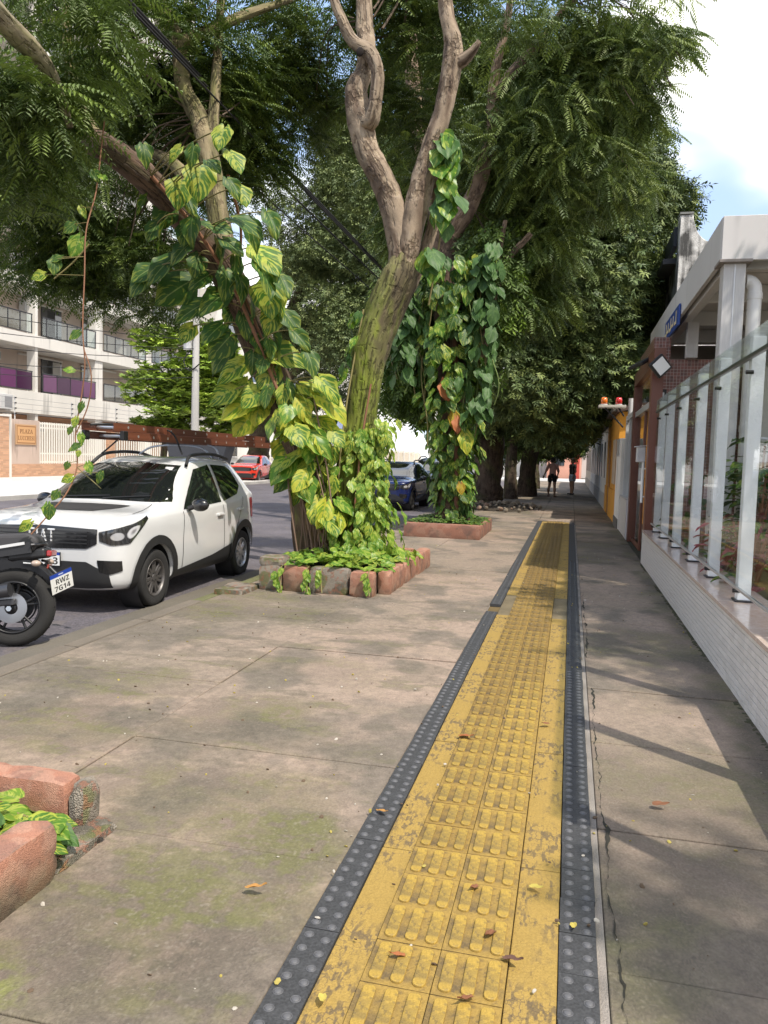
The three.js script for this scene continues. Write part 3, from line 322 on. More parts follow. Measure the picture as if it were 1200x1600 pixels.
  const e3 = wf('grey_house_end', 'pale grey house front at the far right end of the street', 1.05, 12, -92, -80, 6.5, [0.6, 0.6, 0.6]); obj('window', bx(2, 3.4, 1.2, 2.7, -80.02, -79.96), pane, e3); obj('roof', bx(1, 12, 6.502, 6.7, -92, -79.6), dark, e3);
  const cr = obj('cross_street', metreUV(bx(-60, 40, -0.16, 0.006, -75.5, -63)), std([0.62, 0.6, 0.57], 0.9, { map: rep(mottle, 0.2) })); cr.userData.kind = 'structure';
  // utility pole
  const up = thing('utility_pole', 'pale concrete utility pole with an equipment box across the street', 'utility pole', [-17.1, 0, -33.5]);
  obj('shaft', cyl(0.13, 0.2, 9.6, 10, [0, 4.8, 0]), std([0.55, 0.53, 0.5], 0.9, { map: rep(mottle, 1) }), up); obj('crossarm', [rbox(1.8, 0.1, 0.1, 0.01, [0, 8.2, 0.15]), rbox(0.1, 0.1, 1.4, 0.01, [0, 7.3, 0.2])], std([0.4, 0.38, 0.35], 0.9), up); obj('equipment_box', rbox(0.35, 0.9, 0.25, 0.02, [-0.35, 6.6, 0.1]), M.white, up); obj('cable_loop', curveTube([[-0.2, 6.2, 0.1], [-0.5, 5.6, 0.2], [-0.2, 5.2, 0.2], [0.3, 5.5, 0.2]], 0.03), M.rubber, up);
  const sag = (a, b, s, r) => { const p = []; for (let i = 0; i <= 10; i++) { const t = i / 10; p.push([lerp(a[0], b[0], t), lerp(a[1], b[1], t) - s * 4 * t * (1 - t), lerp(a[2], b[2], t)]); } return curveTube(p, r, 30, 5); };
  [[6.6, 7.4], [6.2, 6.6], [5.8, 5.9], [5.3, 5.2], [4.9, 4.8]].forEach(([y0, y1], i) => tag(obj('drop_wire', sag([-17.1, y0, -33.4], [-27.9, y1, -22 - i], 0.35, 0.016), M.rubber), ['topmost', 'second from the top', 'middle', 'second from the bottom', 'lowest'][i] + ' of the thin wires sagging from the utility pole to the apartments', 'cable', 'wires from the utility pole'));
  // street cables overhead on this side
  [[-5.62, 6.3, 0.014], [-5.25, 6.42, 0.018], [-4.83, 6.3, 0.016], [-4.72, 6.22, 0.022], [-4.6, 6.05, 0.015], [-4.45, 5.85, 0.012]].forEach(([x, y, r], i) => tag(obj('overhead_cable', sag([x, y + 0.25, 8], [x - 0.0 + i * 0.05, y + 0.2, -44], 0.42, r), M.rubber), ['leftmost and highest thin', 'second from the left', 'third from the left', 'thick fourth from the left', 'fifth from the left', 'rightmost and lowest thin'][i] + ' dark cable running overhead along the street', 'cable', 'overhead cables along the kerb'));
}
// ---------------------------------------------------------------- vehicles
// Car body: stations from nose to tail, each [z, bottom, half width, shoulder height, top, half width of the roof, 0 bonnet .. 1 roof]
const BODY = {
  small: [[1.80, 0.32, 0.46, 0.70, 0.80, 0.3, 0], [1.775, 0.27, 0.60, 0.80, 0.875, 0.35, 0], [1.69, 0.23, 0.735, 0.865, 0.925, 0.4, 0], [1.50, 0.21, 0.80, 0.90, 0.965, 0.45, 0], [1.13, 0.20, 0.828, 0.905, 0.99, 0.48, 0], [0.97, 0.20, 0.835, 0.905, 1.015, 0.5, 0.02], [0.86, 0.20, 0.836, 0.905, 1.045, 0.58, 0.25], [0.40, 0.20, 0.838, 0.905, 1.285, 0.61, 0.8], [-0.08, 0.20, 0.838, 0.915, 1.455, 0.60, 1], [-0.24, 0.20, 0.838, 0.925, 1.488, 0.595, 1], [-0.6, 0.20, 0.838, 0.94, 1.512, 0.59, 1], [-1.15, 0.21, 0.835, 0.985, 1.495, 0.57, 1], [-1.46, 0.24, 0.815, 1.05, 1.455, 0.53, 1], [-1.58, 0.26, 0.79, 1.05, 1.33, 0.53, 0.9], [-1.68, 0.28, 0.76, 1.03, 1.14, 0.5, 0.4], [-1.74, 0.30, 0.72, 0.92, 1.0, 0.45, 0.1], [-1.77, 0.36, 0.66, 0.80, 0.88, 0.4, 0]],
};
function carBody(st) {
  const sect = ([z, yb, w, ys, yt, wr, g]) => { const L = (a, b) => lerp(a, b, g), h = yt - ys;
    return [[0, yb], [0.7 * w, yb], [0.95 * w, yb + 0.045], [w, yb + 0.2], [1.005 * w, lerp(yb + 0.2, ys, 0.55)], [0.985 * w, ys], [L(0.93 * w, 0.955 * w), ys + L(0.45, 0.09) * h], [L(0.78 * w, wr + 0.035), ys + L(0.78, 0.80) * h], [L(0.5 * w, wr - 0.05), ys + L(0.93, 0.965) * h], [0, yt]].map(([x, y]) => V3(x, y, z)); };
  const S = st.map(sect), nS = 64, rows = [], curves = S[0].map((_, i) => new THREE.CatmullRomCurve3(S.map((s) => s[i]), false, 'centripetal'));
  // sample along the length by station index so that the table's spacing is kept
  for (let k = 0; k <= nS; k++) { const c = curves.map((q) => q.getPoint(k / nS)); const cc = new THREE.CatmullRomCurve3(c, false, 'centripetal'), half = []; for (let i = 0; i <= 36; i++) half.push(cc.getPoint(i / 36)); half[0].x = 0; half[36].x = 0; rows.push([...half, ...half.slice(1, -1).reverse().map((p) => V3(-p.x, p.y, p.z))]); }
  const n = rows[0].length, pos = [], idx = []; for (const r of rows) for (const p of r) pos.push(p.x, p.y, p.z);
  for (let k = 0; k < nS; k++) for (let i = 0; i < n; i++) { const a = k * n + i, b = k * n + (i + 1) % n, c = a + n, d = b + n; idx.push(a, c, b, b, c, d); }
  for (const [k, f] of [[0, 1], [nS, -1]]) { let y = 0; for (const p of rows[k]) y += p.y / n; const ci = pos.length / 3; pos.push(0, y, rows[k][0].z + f * 0.012); for (let i = 0; i < n; i++) { const a = k * n + i, b = k * n + (i + 1) % n; f > 0 ? idx.push(ci, a, b) : idx.push(ci, b, a); } }
  const g = new THREE.BufferGeometry(); g.setAttribute('position', new THREE.Float32BufferAttribute(pos, 3)); g.setIndex(idx); g.computeVertexNormals();
  // make sure faces look outward
  const P = g.attributes.position, N = g.attributes.normal; let out = 0; for (let i = 0; i < P.count; i += 7) out += (N.getX(i) * P.getX(i) + N.getY(i) * (P.getY(i) - 0.8)) > 0 ? 1 : -1; if (out < 0) { for (let i = 0; i < idx.length; i += 3) { const t = idx[i]; idx[i] = idx[i + 1]; idx[i + 1] = t; } g.setIndex(idx); g.computeVertexNormals(); }
  g.setAttribute('uv', new THREE.Float32BufferAttribute(new Float32Array(P.count * 2), 2)); return g;
}
const mobi = carBody(BODY.small), mobiBVH = new MeshBVH(mobi.clone());
// A sheet laid on the body: upper and lower outlines in (h, y) seen from the heading `ang` (0 front, 90 side), or (x, z) from 'top'
function onBody(top, bot, ang, off = 0.004, nu = 20, nv = 8) {
  const th = ang === 'top' ? 0 : ang * PI / 180, dir = ang === 'top' ? V3(0, -1, 0) : V3(-Math.sin(th), 0, -Math.cos(th)), hx = ang === 'top' ? V3(1, 0, 0) : V3(Math.cos(th), 0, -Math.sin(th)), vy = ang === 'top' ? V3(0, 0, 1) : V3(0, 1, 0);
  const cum = (pl) => { const d = [0]; for (let i = 1; i < pl.length; i++) d.push(d[i - 1] + Math.hypot(pl[i][0] - pl[i - 1][0], pl[i][1] - pl[i - 1][1])); return d; };
  const at = (pl, d, t) => { const L = d[d.length - 1] * t; let i = 1; while (i < d.length - 1 && d[i] < L) i++; const f = (L - d[i - 1]) / Math.max(1e-6, d[i] - d[i - 1]); return [lerp(pl[i - 1][0], pl[i][0], f), lerp(pl[i - 1][1], pl[i][1], f)]; };
  const dt = cum(top), db = cum(bot), pos = [], uv = [], idx = []; let last = null;
  const pt = (a) => { const o = hx.clone().multiplyScalar(a[0]).addScaledVector(vy, a[1]).addScaledVector(dir, -4); const h = mobiBVH.raycastFirst(new THREE.Ray(o, dir), THREE.DoubleSide); if (h) { const n = h.face.normal.clone(); if (n.dot(dir) > 0) n.negate(); last = h.distance; return h.point.addScaledVector(n, off).addScaledVector(dir, -off * 0.3); } return o.addScaledVector(dir, last ?? 4); };
  for (let j = 0; j <= nv; j++) for (let i = 0; i <= nu; i++) { const a = at(top, dt, i / nu), b = at(bot, db, i / nu), q = [lerp(a[0], b[0], j / nv), lerp(a[1], b[1], j / nv)], p = pt(q); pos.push(p.x, p.y, p.z); uv.push(i / nu, 1 - j / nv); }
  for (let j = 0; j < nv; j++) for (let i = 0; i < nu; i++) { const a = j * (nu + 1) + i, b = a + 1, c = a + nu + 1, d = c + 1; idx.push(a, c, b, b, c, d); }
  const g = new THREE.BufferGeometry(); g.setAttribute('position', new THREE.Float32BufferAttribute(pos, 3)); g.setAttribute('uv', new THREE.Float32BufferAttribute(uv, 2)); g.setIndex(idx); g.computeVertexNormals(); return g;
}
const flipX = (g) => { const q = g.index ? g.toNonIndexed() : g.clone(); q.scale(-1, 1, 1); for (const k of ['position', 'normal', 'uv']) { const a = q.attributes[k], n = a.itemSize; for (let i = 0; i < a.count; i += 3) for (let c = 0; c < n; c++) { const t = a.array[(i + 1) * n + c]; a.array[(i + 1) * n + c] = a.array[(i + 2) * n + c]; a.array[(i + 2) * n + c] = t; } } return q; };
const side = (pts) => pts.map(([z, y]) => [-z, y]); // (z, y) -> (h, y) for heading 90
const archCurve = (zc, yc, r, a0, a1, n = 18) => Array.from({ length: n + 1 }, (_, i) => { const a = lerp(a0, a1, i / n) * PI / 180; return [zc + r * Math.cos(a), Math.max(0.19, yc + r * Math.sin(a))]; });
const carBase = (() => { const ev = new Evaluator(); ev.useGroups = false; let b = new Brush(mobi, M.white); b.updateMatrixWorld(); for (const z of [1.13, -1.175]) for (const s of [1, -1]) { const c = new Brush(new THREE.CylinderGeometry(0.345, 0.345, 0.34, 36).rotateZ(PI / 2), M.white); c.position.set(s * 0.75, 0.30, z); c.updateMatrixWorld(); b = ev.evaluate(b, c, SUBTRACTION); } return b.geometry; })();
const lampT = tex(256, 128, (u, v) => { const d1 = Math.hypot((u - 0.62) * 2, v - 0.45), d2 = Math.hypot((u - 0.3) * 2, v - 0.5), f = 0.5 + 0.5 * Math.sin(u * 90), k = 0.035 + 0.75 * sstep(0.34, 0.26, d1) * (0.35 + 0.65 * sstep(0.05, 0.2, d1)) + 0.6 * sstep(0.26, 0.2, d2) * 0.8 + 0.02 * f; return u > 0.86 ? [0.02, 0.02, 0.02] : [k, k, k * 1.03]; });
const C = {
  glass: phys([0.010, 0.012, 0.012], 0.03, { clearcoat: 1, clearcoatRoughness: 0.01, specularIntensity: 1 }), plastic: std([0.02, 0.02, 0.021], 0.55), sticker: std([0.028, 0.026, 0.026], 0.6), gloss: phys([0.012, 0.012, 0.013], 0.25, { clearcoat: 0.6 }), lamp: phys([1, 1, 1], 0.08, { map: lampT, clearcoat: 1, metalness: 0.3 }),
  tyre: std([0.022, 0.021, 0.020], 0.9, { bumpMap: rep(grain, 3), bumpScale: 0.002 }), rim: std([0.55, 0.56, 0.58], 0.3, { metalness: 0.75 }), rimdark: std([0.14, 0.13, 0.125], 0.45, { metalness: 0.6 }), seam: std([0.03, 0.03, 0.03], 0.8), red: phys([0.35, 0.01, 0.01], 0.15, { clearcoat: 1 }),
};
function lathe(pts, n = 36) { return new THREE.LatheGeometry(pts.map(([r, y]) => new THREE.Vector2(r, y)), n).rotateZ(-PI / 2); }
const tyreG = lathe([[0.185, -0.075], [0.20, -0.085], [0.25, -0.092], [0.278, -0.086], [0.288, -0.07], [0.292, -0.03], [0.287, -0.028], [0.287, -0.02], [0.292, -0.018], [0.293, 0.018], [0.287, 0.02], [0.287, 0.028], [0.292, 0.03], [0.288, 0.07], [0.278, 0.086], [0.25, 0.092], [0.20, 0.085], [0.185, 0.075]], 48);
const rimG = (() => { const g = [lathe([[0.19, 0.06], [0.192, 0.082], [0.182, 0.085], [0.172, 0.06], [0.168, -0.02]], 40), lathe([[0, 0.068], [0.03, 0.07], [0.042, 0.062], [0.045, 0.03]], 20)]; for (let k = 0; k < 7; k++) { const s = new THREE.Shape(); s.moveTo(-0.026, 0.03); s.lineTo(-0.034, 0.178); s.lineTo(-0.012, 0.178); s.lineTo(-0.002, 0.06); s.lineTo(0.012, 0.178); s.lineTo(0.034, 0.178); s.lineTo(0.026, 0.03); g.push(new THREE.ExtrudeGeometry(s, { depth: 0.016, bevelEnabled: true, bevelSize: 0.003, bevelThickness: 0.003, bevelSegments: 1 }).rotateY(PI / 2).translate(0.045, 0, 0).rotateX(k * PI * 2 / 7)); } return merge(g); })();
const rimBack = lathe([[0.0, -0.03], [0.17, -0.03], [0.185, 0.0]], 24);
function wheel(parent, x, z, rimMat) { const w = obj('wheel', tyreG, C.tyre, parent); w.position.set(x, 0.292, z); if (x < 0) w.rotation.y = PI; obj('rim', rimG, rimMat, w); obj('wheel_disc', rimBack, M.black, w); return w; }
function car(name, label, paint, pos, turn, o = {}) {
  const t = thing(name, label, 'car', pos, turn); const s = o.scale ?? [1, 1, 1]; t.scale.set(...s);
  obj('body', carBase, paint, t); for (const z of [1.13, -1.175]) for (const q of [1, -1]) obj('wheel_well', [new THREE.CylinderGeometry(0.342, 0.342, 0.22, 30, 1, true).rotateZ(PI / 2).translate(q * 0.69, 0.30, z), new THREE.CircleGeometry(0.342, 30).rotateY(q * PI / 2).translate(q * 0.584, 0.30, z)], C.plastic, t);
  const both = (n, g, m) => { const a = obj(n, g, m, t), b = obj(n, flipX(g), m, t); return [a, b]; };
  obj('windscreen', onBody([[-0.53, 1.415], [0, 1.445], [0.53, 1.415]], [[-0.73, 1.035], [0, 1.05], [0.73, 1.035]], 0, 0.006, 24, 12), C.glass, t);
  both('front_window', onBody(side([[-0.10, 1.375], [-0.52, 1.43]]), side([[0.50, 0.95], [-0.52, 0.985]]), 90, 0.006, 18, 8), C.glass);
  both('rear_window', onBody(side([[-0.60, 1.43], [-1.05, 1.41], [-1.17, 1.36]]), side([[-0.60, 0.99], [-1.06, 1.06], [-1.23, 1.16]]), 90, 0.006, 18, 8), C.glass);
  obj('rear_glass', onBody([[-0.5, 1.40], [0.5, 1.40]], [[-0.56, 1.12], [0.56, 1.12]], 180, 0.006, 12, 6), C.glass, t);
  both('headlight', onBody([[-0.705, 0.80], [-0.56, 0.835], [-0.37, 0.875], [-0.22, 0.93]], [[-0.70, 0.715], [-0.6, 0.675], [-0.42, 0.685], [-0.21, 0.905]], 40, 0.007, 24, 8), C.lamp);
  obj('grille', onBody([[-0.56, 0.825], [0, 0.845], [0.56, 0.825]], [[-0.56, 0.69], [-0.46, 0.64], [0, 0.63], [0.46, 0.64], [0.56, 0.69]], 0, 0.006, 30, 6), C.gloss, t);
  const bars = []; for (const y of [0.69, 0.725, 0.76, 0.795]) bars.push(onBody([[-0.47, y + 0.006], [0.47, y + 0.006]], [[-0.47, y - 0.006], [0.47, y - 0.006]], 0, 0.014, 24, 1)); obj('grille_bars', bars, C.plastic, t);
  obj('lower_grille', onBody([[-0.66, 0.41], [-0.46, 0.515], [0.46, 0.515], [0.66, 0.41]], [[-0.68, 0.27], [-0.45, 0.26], [0.45, 0.26], [0.68, 0.27]], 0, 0.007, 30, 6), C.plastic, t);
  both('fog_lamp_pocket', onBody([[-0.66, 0.535], [-0.44, 0.525]], [[-0.64, 0.42], [-0.56, 0.395], [-0.43, 0.43]], 38, 0.007, 12, 6), C.gloss);
  both('wheel_arch', onBody(side(archCurve(1.13, 0.30, 0.43, 190, -12)), side(archCurve(1.13, 0.30, 0.338, 190, -12)), 90, 0.014, 30, 3), C.plastic);
  both('wheel_arch', onBody(side(archCurve(-1.175, 0.30, 0.43, 192, -10)), side(archCurve(-1.175, 0.30, 0.338, 192, -10)), 90, 0.014, 30, 3), C.plastic);
  both('sill_moulding', onBody(side([[0.72, 0.315], [-0.2, 0.38], [-0.76, 0.46]]), side([[0.72, 0.235], [-0.76, 0.235]]), 90, 0.008, 20, 4), C.plastic);
  both('door_seam', onBody(side([[-0.53, 0.95], [-0.535, 0.29]]), side([[-0.54, 0.95], [-0.545, 0.29]]), 90, 0.003, 20, 1), C.seam);
  both('door_seam', onBody(side([[0.53, 0.93], [0.58, 0.6], [0.58, 0.29]]), side([[0.52, 0.93], [0.57, 0.6], [0.57, 0.29]]), 90, 0.003, 20, 1), C.seam);
  both('door_seam', onBody(side([[-1.19, 1.02], [-0.98, 0.72], [-0.80, 0.42]]), side([[-1.20, 1.02], [-0.99, 0.72], [-0.81, 0.42]]), 90, 0.003, 20, 1), C.seam);
  both('bonnet_seam', onBody([[0.62, 0.86], [0.70, 1.4]].map(([x, z]) => [x, z]), [[0.627, 0.86], [0.707, 1.4]], 'top', 0.003, 16, 1), C.seam);
  for (const [z, y] of [[-0.42, 0.84], [-1.05, 0.87]]) both('door_handle', rbox(0.035, 0.035, 0.17, 0.012, [0.848, y, z]), paint);
  for (const s2 of [1, -1]) { const m = obj('door_mirror', tf(new THREE.SphereGeometry(0.1, 14, 10), [s2 * 0.955, 1.0, 0.40], [0, 0, 0], [1.05, 0.72, 0.6]), C.gloss, t); obj('mirror_stalk', rod([s2 * 0.83, 0.955, 0.43], [s2 * 0.90, 0.985, 0.41], 0.03), C.plastic, m); }
  both('tail_light', onBody([[-1.52, 1.0], [-1.40, 1.0]].map(([a, y]) => [-a - 0.0, y]).reverse().map(([h, y]) => [h, y]), [[1.46, 0.74], [1.56, 0.74]], 90, 0.008, 6, 6), C.red);
  if (o.rails !== false) for (const s2 of [1, -1]) obj('roof_rail', curveTube([[s2 * 0.60, 1.42, 0.02], [s2 * 0.56, 1.515, -0.12], [s2 * 0.54, 1.555, -0.45], [s2 * 0.53, 1.55, -0.95], [s2 * 0.54, 1.50, -1.3]], 0.02, 30, 8), C.plastic, t);
  for (const [x, z, m] of [[0.735, 1.13, o.rim ?? C.rimdark], [-0.735, 1.13, C.rimdark], [0.735, -1.175, o.rim ?? C.rim], [-0.735, -1.175, C.rim]]) wheel(t, x, z, m);
  return t;
}
const whitePaint = phys([0.66, 0.66, 0.655], 0.28, { clearcoat: 1, clearcoatRoughness: 0.05 });
{
  const t = car('parked_car', 'white compact hatchback with black bonnet sticker parked beside the kerb behind the motorcycle', whitePaint, [-4.92, -0.13, -8.26], 0.032);
  obj('bonnet_sticker', onBody([[-0.46, 1.0], [0.46, 1.0]], [[-0.30, 1.44], [0, 1.47], [0.30, 1.44]], 'top', 0.005, 24, 10), C.sticker, t);
  obj('wiper', [rod([-0.45, 1.065, 0.86], [0.1, 1.09, 0.80], 0.008), rod([0.05, 1.065, 0.86], [0.55, 1.10, 0.76], 0.008)], M.black, t);
  const lg = [], lw = 0.0135; const L = (x0, y0, x1, y1) => lg.push(rod([x0, 0.745 + y0, 1.812], [x1, 0.745 + y1, 1.812], lw * 0.8, 6)); const h = 0.062; // four letters on the grille
  let x = -0.135; L(x, -h, x, h); L(x, h, x + 0.05, h); L(x, 0, x + 0.04, 0); x = -0.055; L(x, -h, x, h); x = -0.02; L(x, -h, x + 0.03, h); L(x + 0.03, h, x + 0.06, -h); L(x + 0.012, -0.02, x + 0.048, -0.02); x = 0.06; L(x, h, x + 0.07, h); L(x + 0.035, h, x + 0.035, -h); obj('grille_lettering', lg, std([0.72, 0.72, 0.72], 0.35, { metalness: 0.2 }), t);
  const cv = document.createElement('canvas'); cv.width = 256; cv.height = 96; const q = cv.getContext('2d'); q.fillStyle = '#e8e8e6'; q.fillRect(0, 0, 256, 96); q.fillStyle = '#1c3f9c'; q.fillRect(0, 0, 256, 20); q.fillStyle = '#111'; q.font = 'bold 72px sans-serif'; q.fillText('3', 206, 88); const ct = new THREE.CanvasTexture(cv); ct.colorSpace = THREE.SRGBColorSpace;
  const pl = obj('number_plate', rbox(0.40, 0.13, 0.012, 0.004, [0, 0.53, 1.822]), M.black, t); const f = obj('plate_face', new THREE.PlaneGeometry(0.39, 0.125), std([1, 1, 1], 0.4, { map: ct }), pl); f.position.set(0, 0.53, 1.8295);
  obj('windscreen_label', tf(new THREE.PlaneGeometry(0.1, 0.06), [0.46, 1.385, 0.165], [-0.95, 0.0, 0]), M.white, t);
  // ladder on the roof
  const ld = thing('ladder', 'brown fibreglass extension ladder lying on the roof of the white hatchback', 'ladder', [-4.84, 1.56, -7.45], 0.0);
  const fib = std([0.19, 0.062, 0.032], 0.5, { map: rep(mottle, 1.5) }); ld.rotation.x = -0.004;
  for (const [x0, y0, z0, z1] of [[-0.235, 0, 0, -4.3], [0.235, 0, 0, -4.3], [-0.19, 0.088, 0.15, -4.0], [0.19, 0.088, 0.15, -4.0]]) obj('rail', [bx(x0 - 0.004, x0 + 0.004, y0, y0 + 0.082, z1, z0), bx(x0 - (x0 > 0 ? 0.03 : 0), x0 + (x0 > 0 ? 0 : 0.03), y0, y0 + 0.006, z1, z0), bx(x0 - (x0 > 0 ? 0.03 : 0), x0 + (x0 > 0 ? 0 : 0.03), y0 + 0.076, y0 + 0.082, z1, z0)], fib, ld);
  for (let k = 0; k < 13; k++) { obj('rung', rod([-0.235, 0.04, -0.25 - k * 0.32], [0.24, 0.04, -0.25 - k * 0.32], 0.016), M.alu, ld); obj('rung', rod([-0.19, 0.13, -0.12 - k * 0.31], [0.196, 0.13, -0.12 - k * 0.31], 0.016), M.alu, ld); }
  for (const q of [-0.23, 0.23]) obj('end_cap', rbox(0.05, 0.1, 0.09, 0.01, [q, 0.04, 0.02]), M.black, ld); obj('hook', [curveTube([[-0.12, 0.15, 0.1], [0.0, 0.16, -0.02], [0.1, 0.13, -0.3], [0.14, 0.07, -0.36]], 0.014, 20)], M.black, ld);
  const sp = thing('roof_strap', 'grey strap tying the ladder to the roof bars of the white hatchback, nearer the windscreen', 'strap'); obj('band', [curveTube([[-5.48, 1.40, -8.35], [-5.1, 1.68, -8.4], [-4.6, 1.68, -8.4], [-4.42, 1.42, -8.35]], 0.01, 24)], M.rubber, sp);
  const sp2 = thing('roof_strap', 'curved metal bar holding the ladder above the rear of the white hatchback roof', 'strap'); obj('band', [curveTube([[-5.46, 1.40, -9.15], [-5.3, 1.5, -9.2], [-4.6, 1.5, -9.2], [-4.42, 1.38, -9.15]], 0.013, 24), curveTube([[-4.42, 1.38, -9.35], [-4.5, 1.5, -9.4], [-4.62, 1.55, -9.4]], 0.012, 16)], M.steel, sp2);
}
car('parked_car', 'bright red hatchback parked on the far side of the street', phys([0.62, 0.035, 0.012], 0.25, { clearcoat: 1 }), [-17.6, -0.13, -41.3], 0.12, { rails: false });
car('parked_car', 'dark blue car with slanted light strips parked beyond the big vine-covered tree', phys([0.006, 0.015, 0.085], 0.25, { clearcoat: 1 }), [-5.5, -0.13, -24.6], 0.0, { scale: [1.06, 0.98, 1.12], rim: C.rimdark });
car('parked_car', 'black car parked just behind the dark blue one', phys([0.012, 0.012, 0.014], 0.25, { clearcoat: 1 }), [-5.1, -0.13, -29.8], 0.0, { scale: [1.06, 1.08, 1.12] });
car('parked_car', 'grey car parked third along the kerb beyond the blue and black ones', phys([0.16, 0.16, 0.17], 0.3, { clearcoat: 1 }), [-4.9, -0.13, -35.6], 0.0, { scale: [1.06, 1.0, 1.12] });
{ const b = thing('waste_container', 'dark grey steel container across the street beneath the far end of the ladder', 'container', [-15.75, -0.13, -32], 0.2); const s = new THREE.Shape(); s.moveTo(-1.0, 0.35); s.lineTo(0.8, 0.35); s.lineTo(1.25, 1.9); s.lineTo(-1.3, 1.9); obj('hull', new THREE.ExtrudeGeometry(s, { depth: 1.5, bevelEnabled: true, bevelSize: 0.03, bevelThickness: 0.03, bevelSegments: 1 }), std([0.035, 0.037, 0.045], 0.6), b); for (const x of [-0.9, 0.8]) for (const z of [0.2, 1.3]) obj('castor', cyl(0.17, 0.17, 0.1, 14, [x, 0.17, z], [0, 0, PI / 2]), M.rubber, b); obj('rim_bar', bx(-1.36, 1.32, 1.93, 2.0, -0.05, 1.55), std([0.05, 0.05, 0.06], 0.5), b); }
// motorcycle standing with its tail to the kerb
{
  const t = thing('motorcycle', 'black motorcycle standing with its rear wheel near the kerb in front of the white hatchback', 'motorcycle', [-4.24, -0.13, -5.28], -1.22); t.rotation.order = 'YXZ'; t.rotation.z = 0.10;
  const satin = std([0.022, 0.022, 0.024], 0.38), mt = std([0.09, 0.09, 0.095], 0.4, { metalness: 0.7 });
  const bt = lathe([[0.205, -0.045], [0.225, -0.058], [0.255, -0.07], [0.285, -0.06], [0.302, -0.036], [0.309, 0], [0.302, 0.036], [0.285, 0.06], [0.255, 0.07], [0.225, 0.058], [0.205, 0.045]], 56);
  const rimS = lathe([[0.19, -0.05], [0.208, -0.055], [0.21, -0.02], [0.195, 0], [0.21, 0.02], [0.208, 0.055], [0.19, 0.05], [0.188, 0]], 48);
  const moto = (z) => { const w = obj('wheel', bt, C.tyre, t); w.position.set(0, 0.309, z); const gr = []; for (let k = 0; k < 26; k++) for (const s of [1, -1]) gr.push(tf(new THREE.BoxGeometry(0.055, 0.003, 0.008), [s * 0.034, 0.297 - 0.0, 0], [0, s * 0.6, s * -0.5]).rotateX(k * PI * 2 / 26 + (s > 0 ? 0.1 : 0))); obj('tread', gr, std([0.008, 0.008, 0.008], 0.95), w); obj('rim', rimS, satin, w); for (let k = 0; k < 5; k++) for (const q of [-0.16, 0.16]) obj('spoke', rod([0, 0.05, 0], [0, 0.195 * Math.cos(q), 0.195 * Math.sin(q)], 0.011, 6).rotateX(k * PI * 2 / 5), satin, w); obj('hub', lathe([[0, -0.07], [0.05, -0.07], [0.055, 0], [0.05, 0.07], [0, 0.07]], 20), mt, w); return w; };
  moto(0); moto(1.38);
  obj('sprocket', [lathe([[0.05, -0.098], [0.115, -0.098], [0.115, -0.09], [0.05, -0.09]], 30).translate(0, 0.309, 0), lathe([[0.125, -0.10], [0.137, -0.10], [0.137, -0.088], [0.125, -0.088], [0.125, -0.10]], 30).translate(0, 0.309, 0)], mt, t);
  obj('brake_disc', lathe([[0.05, 0.09], [0.12, 0.09], [0.12, 0.095], [0.05, 0.095]], 30).translate(0, 0.309, 0), M.steel, t);
  for (const s of [-1, 1]) obj('axle_nut', cyl(0.022, 0.022, 0.05, 6, [s * 0.125, 0.309, 0], [0, 0, PI / 2]), M.chrome, t);
  for (const s of [-1, 1]) obj('swingarm', [rbox(0.03, 0.05, 0.56, 0.01, [s * 0.115, 0.335, 0.24], [0.09, 0, 0])], mt, t);
  obj('chain_guard', [rbox(0.04, 0.035, 0.42, 0.01, [-0.10, 0.455, 0.22], [0.1, 0, 0])], satin, t);
  obj('shock_absorber', [rod([0, 0.40, 0.25], [0, 0.74, 0.36], 0.035), ...[...Array(7)].map((_, k) => new THREE.TorusGeometry(0.048, 0.009, 6, 14).rotateX(PI / 2).translate(0, 0.46 + k * 0.035, 0.27 + k * 0.0115))], M.darkmetal, t);
  const seat = new THREE.Shape(); seat.moveTo(-0.32, 0.0); seat.quadraticCurveTo(-0.36, 0.05, -0.28, 0.075); seat.lineTo(0.1, 0.055); seat.lineTo(0.22, 0.0); seat.lineTo(0.56, -0.02); seat.lineTo(0.56, -0.1); seat.lineTo(0.0, -0.05); obj('seat', new THREE.ExtrudeGeometry(seat, { depth: 0.17, bevelEnabled: true, bevelSize: 0.035, bevelThickness: 0.035, bevelSegments: 3 }).rotateY(-PI / 2).translate(0.085, 0.79, 0.18), std([0.045, 0.043, 0.046], 0.65), t);
  for (const s of [-1, 1]) { obj('tail_panel', tf(new THREE.BoxGeometry(0.02, 0.085, 0.55), [s * 0.125, 0.745, 0.12], [0.16, s * -0.08, 0]), satin, t); obj('trim_strip', tf(new THREE.BoxGeometry(0.012, 0.022, 0.5), [s * 0.142, 0.775, 0.14], [0.18, s * -0.08, 0]), std([0.6, 0.6, 0.6], 0.35), t); }
  obj('grab_rail', [curveTube([[-0.13, 0.78, 0.04], [-0.14, 0.80, -0.08], [-0.1, 0.81, -0.19], [0.1, 0.81, -0.19], [0.14, 0.80, -0.08], [0.13, 0.78, 0.04]], 0.013, 40)], mt, t);
  obj('tail_unit', [rbox(0.20, 0.09, 0.3, 0.03, [0, 0.73, -0.1], [0.12, 0, 0])], satin, t); obj('tail_light', rbox(0.16, 0.05, 0.04, 0.012, [0, 0.74, -0.265]), C.red, t);
  obj('mudguard', [tf(new THREE.BoxGeometry(0.13, 0.012, 0.34), [0, 0.675, -0.15], [-0.72, 0, 0]), tf(new THREE.BoxGeometry(0.16, 0.02, 0.3), [0, 0.69, 0.02], [-0.1, 0, 0])], satin, t);
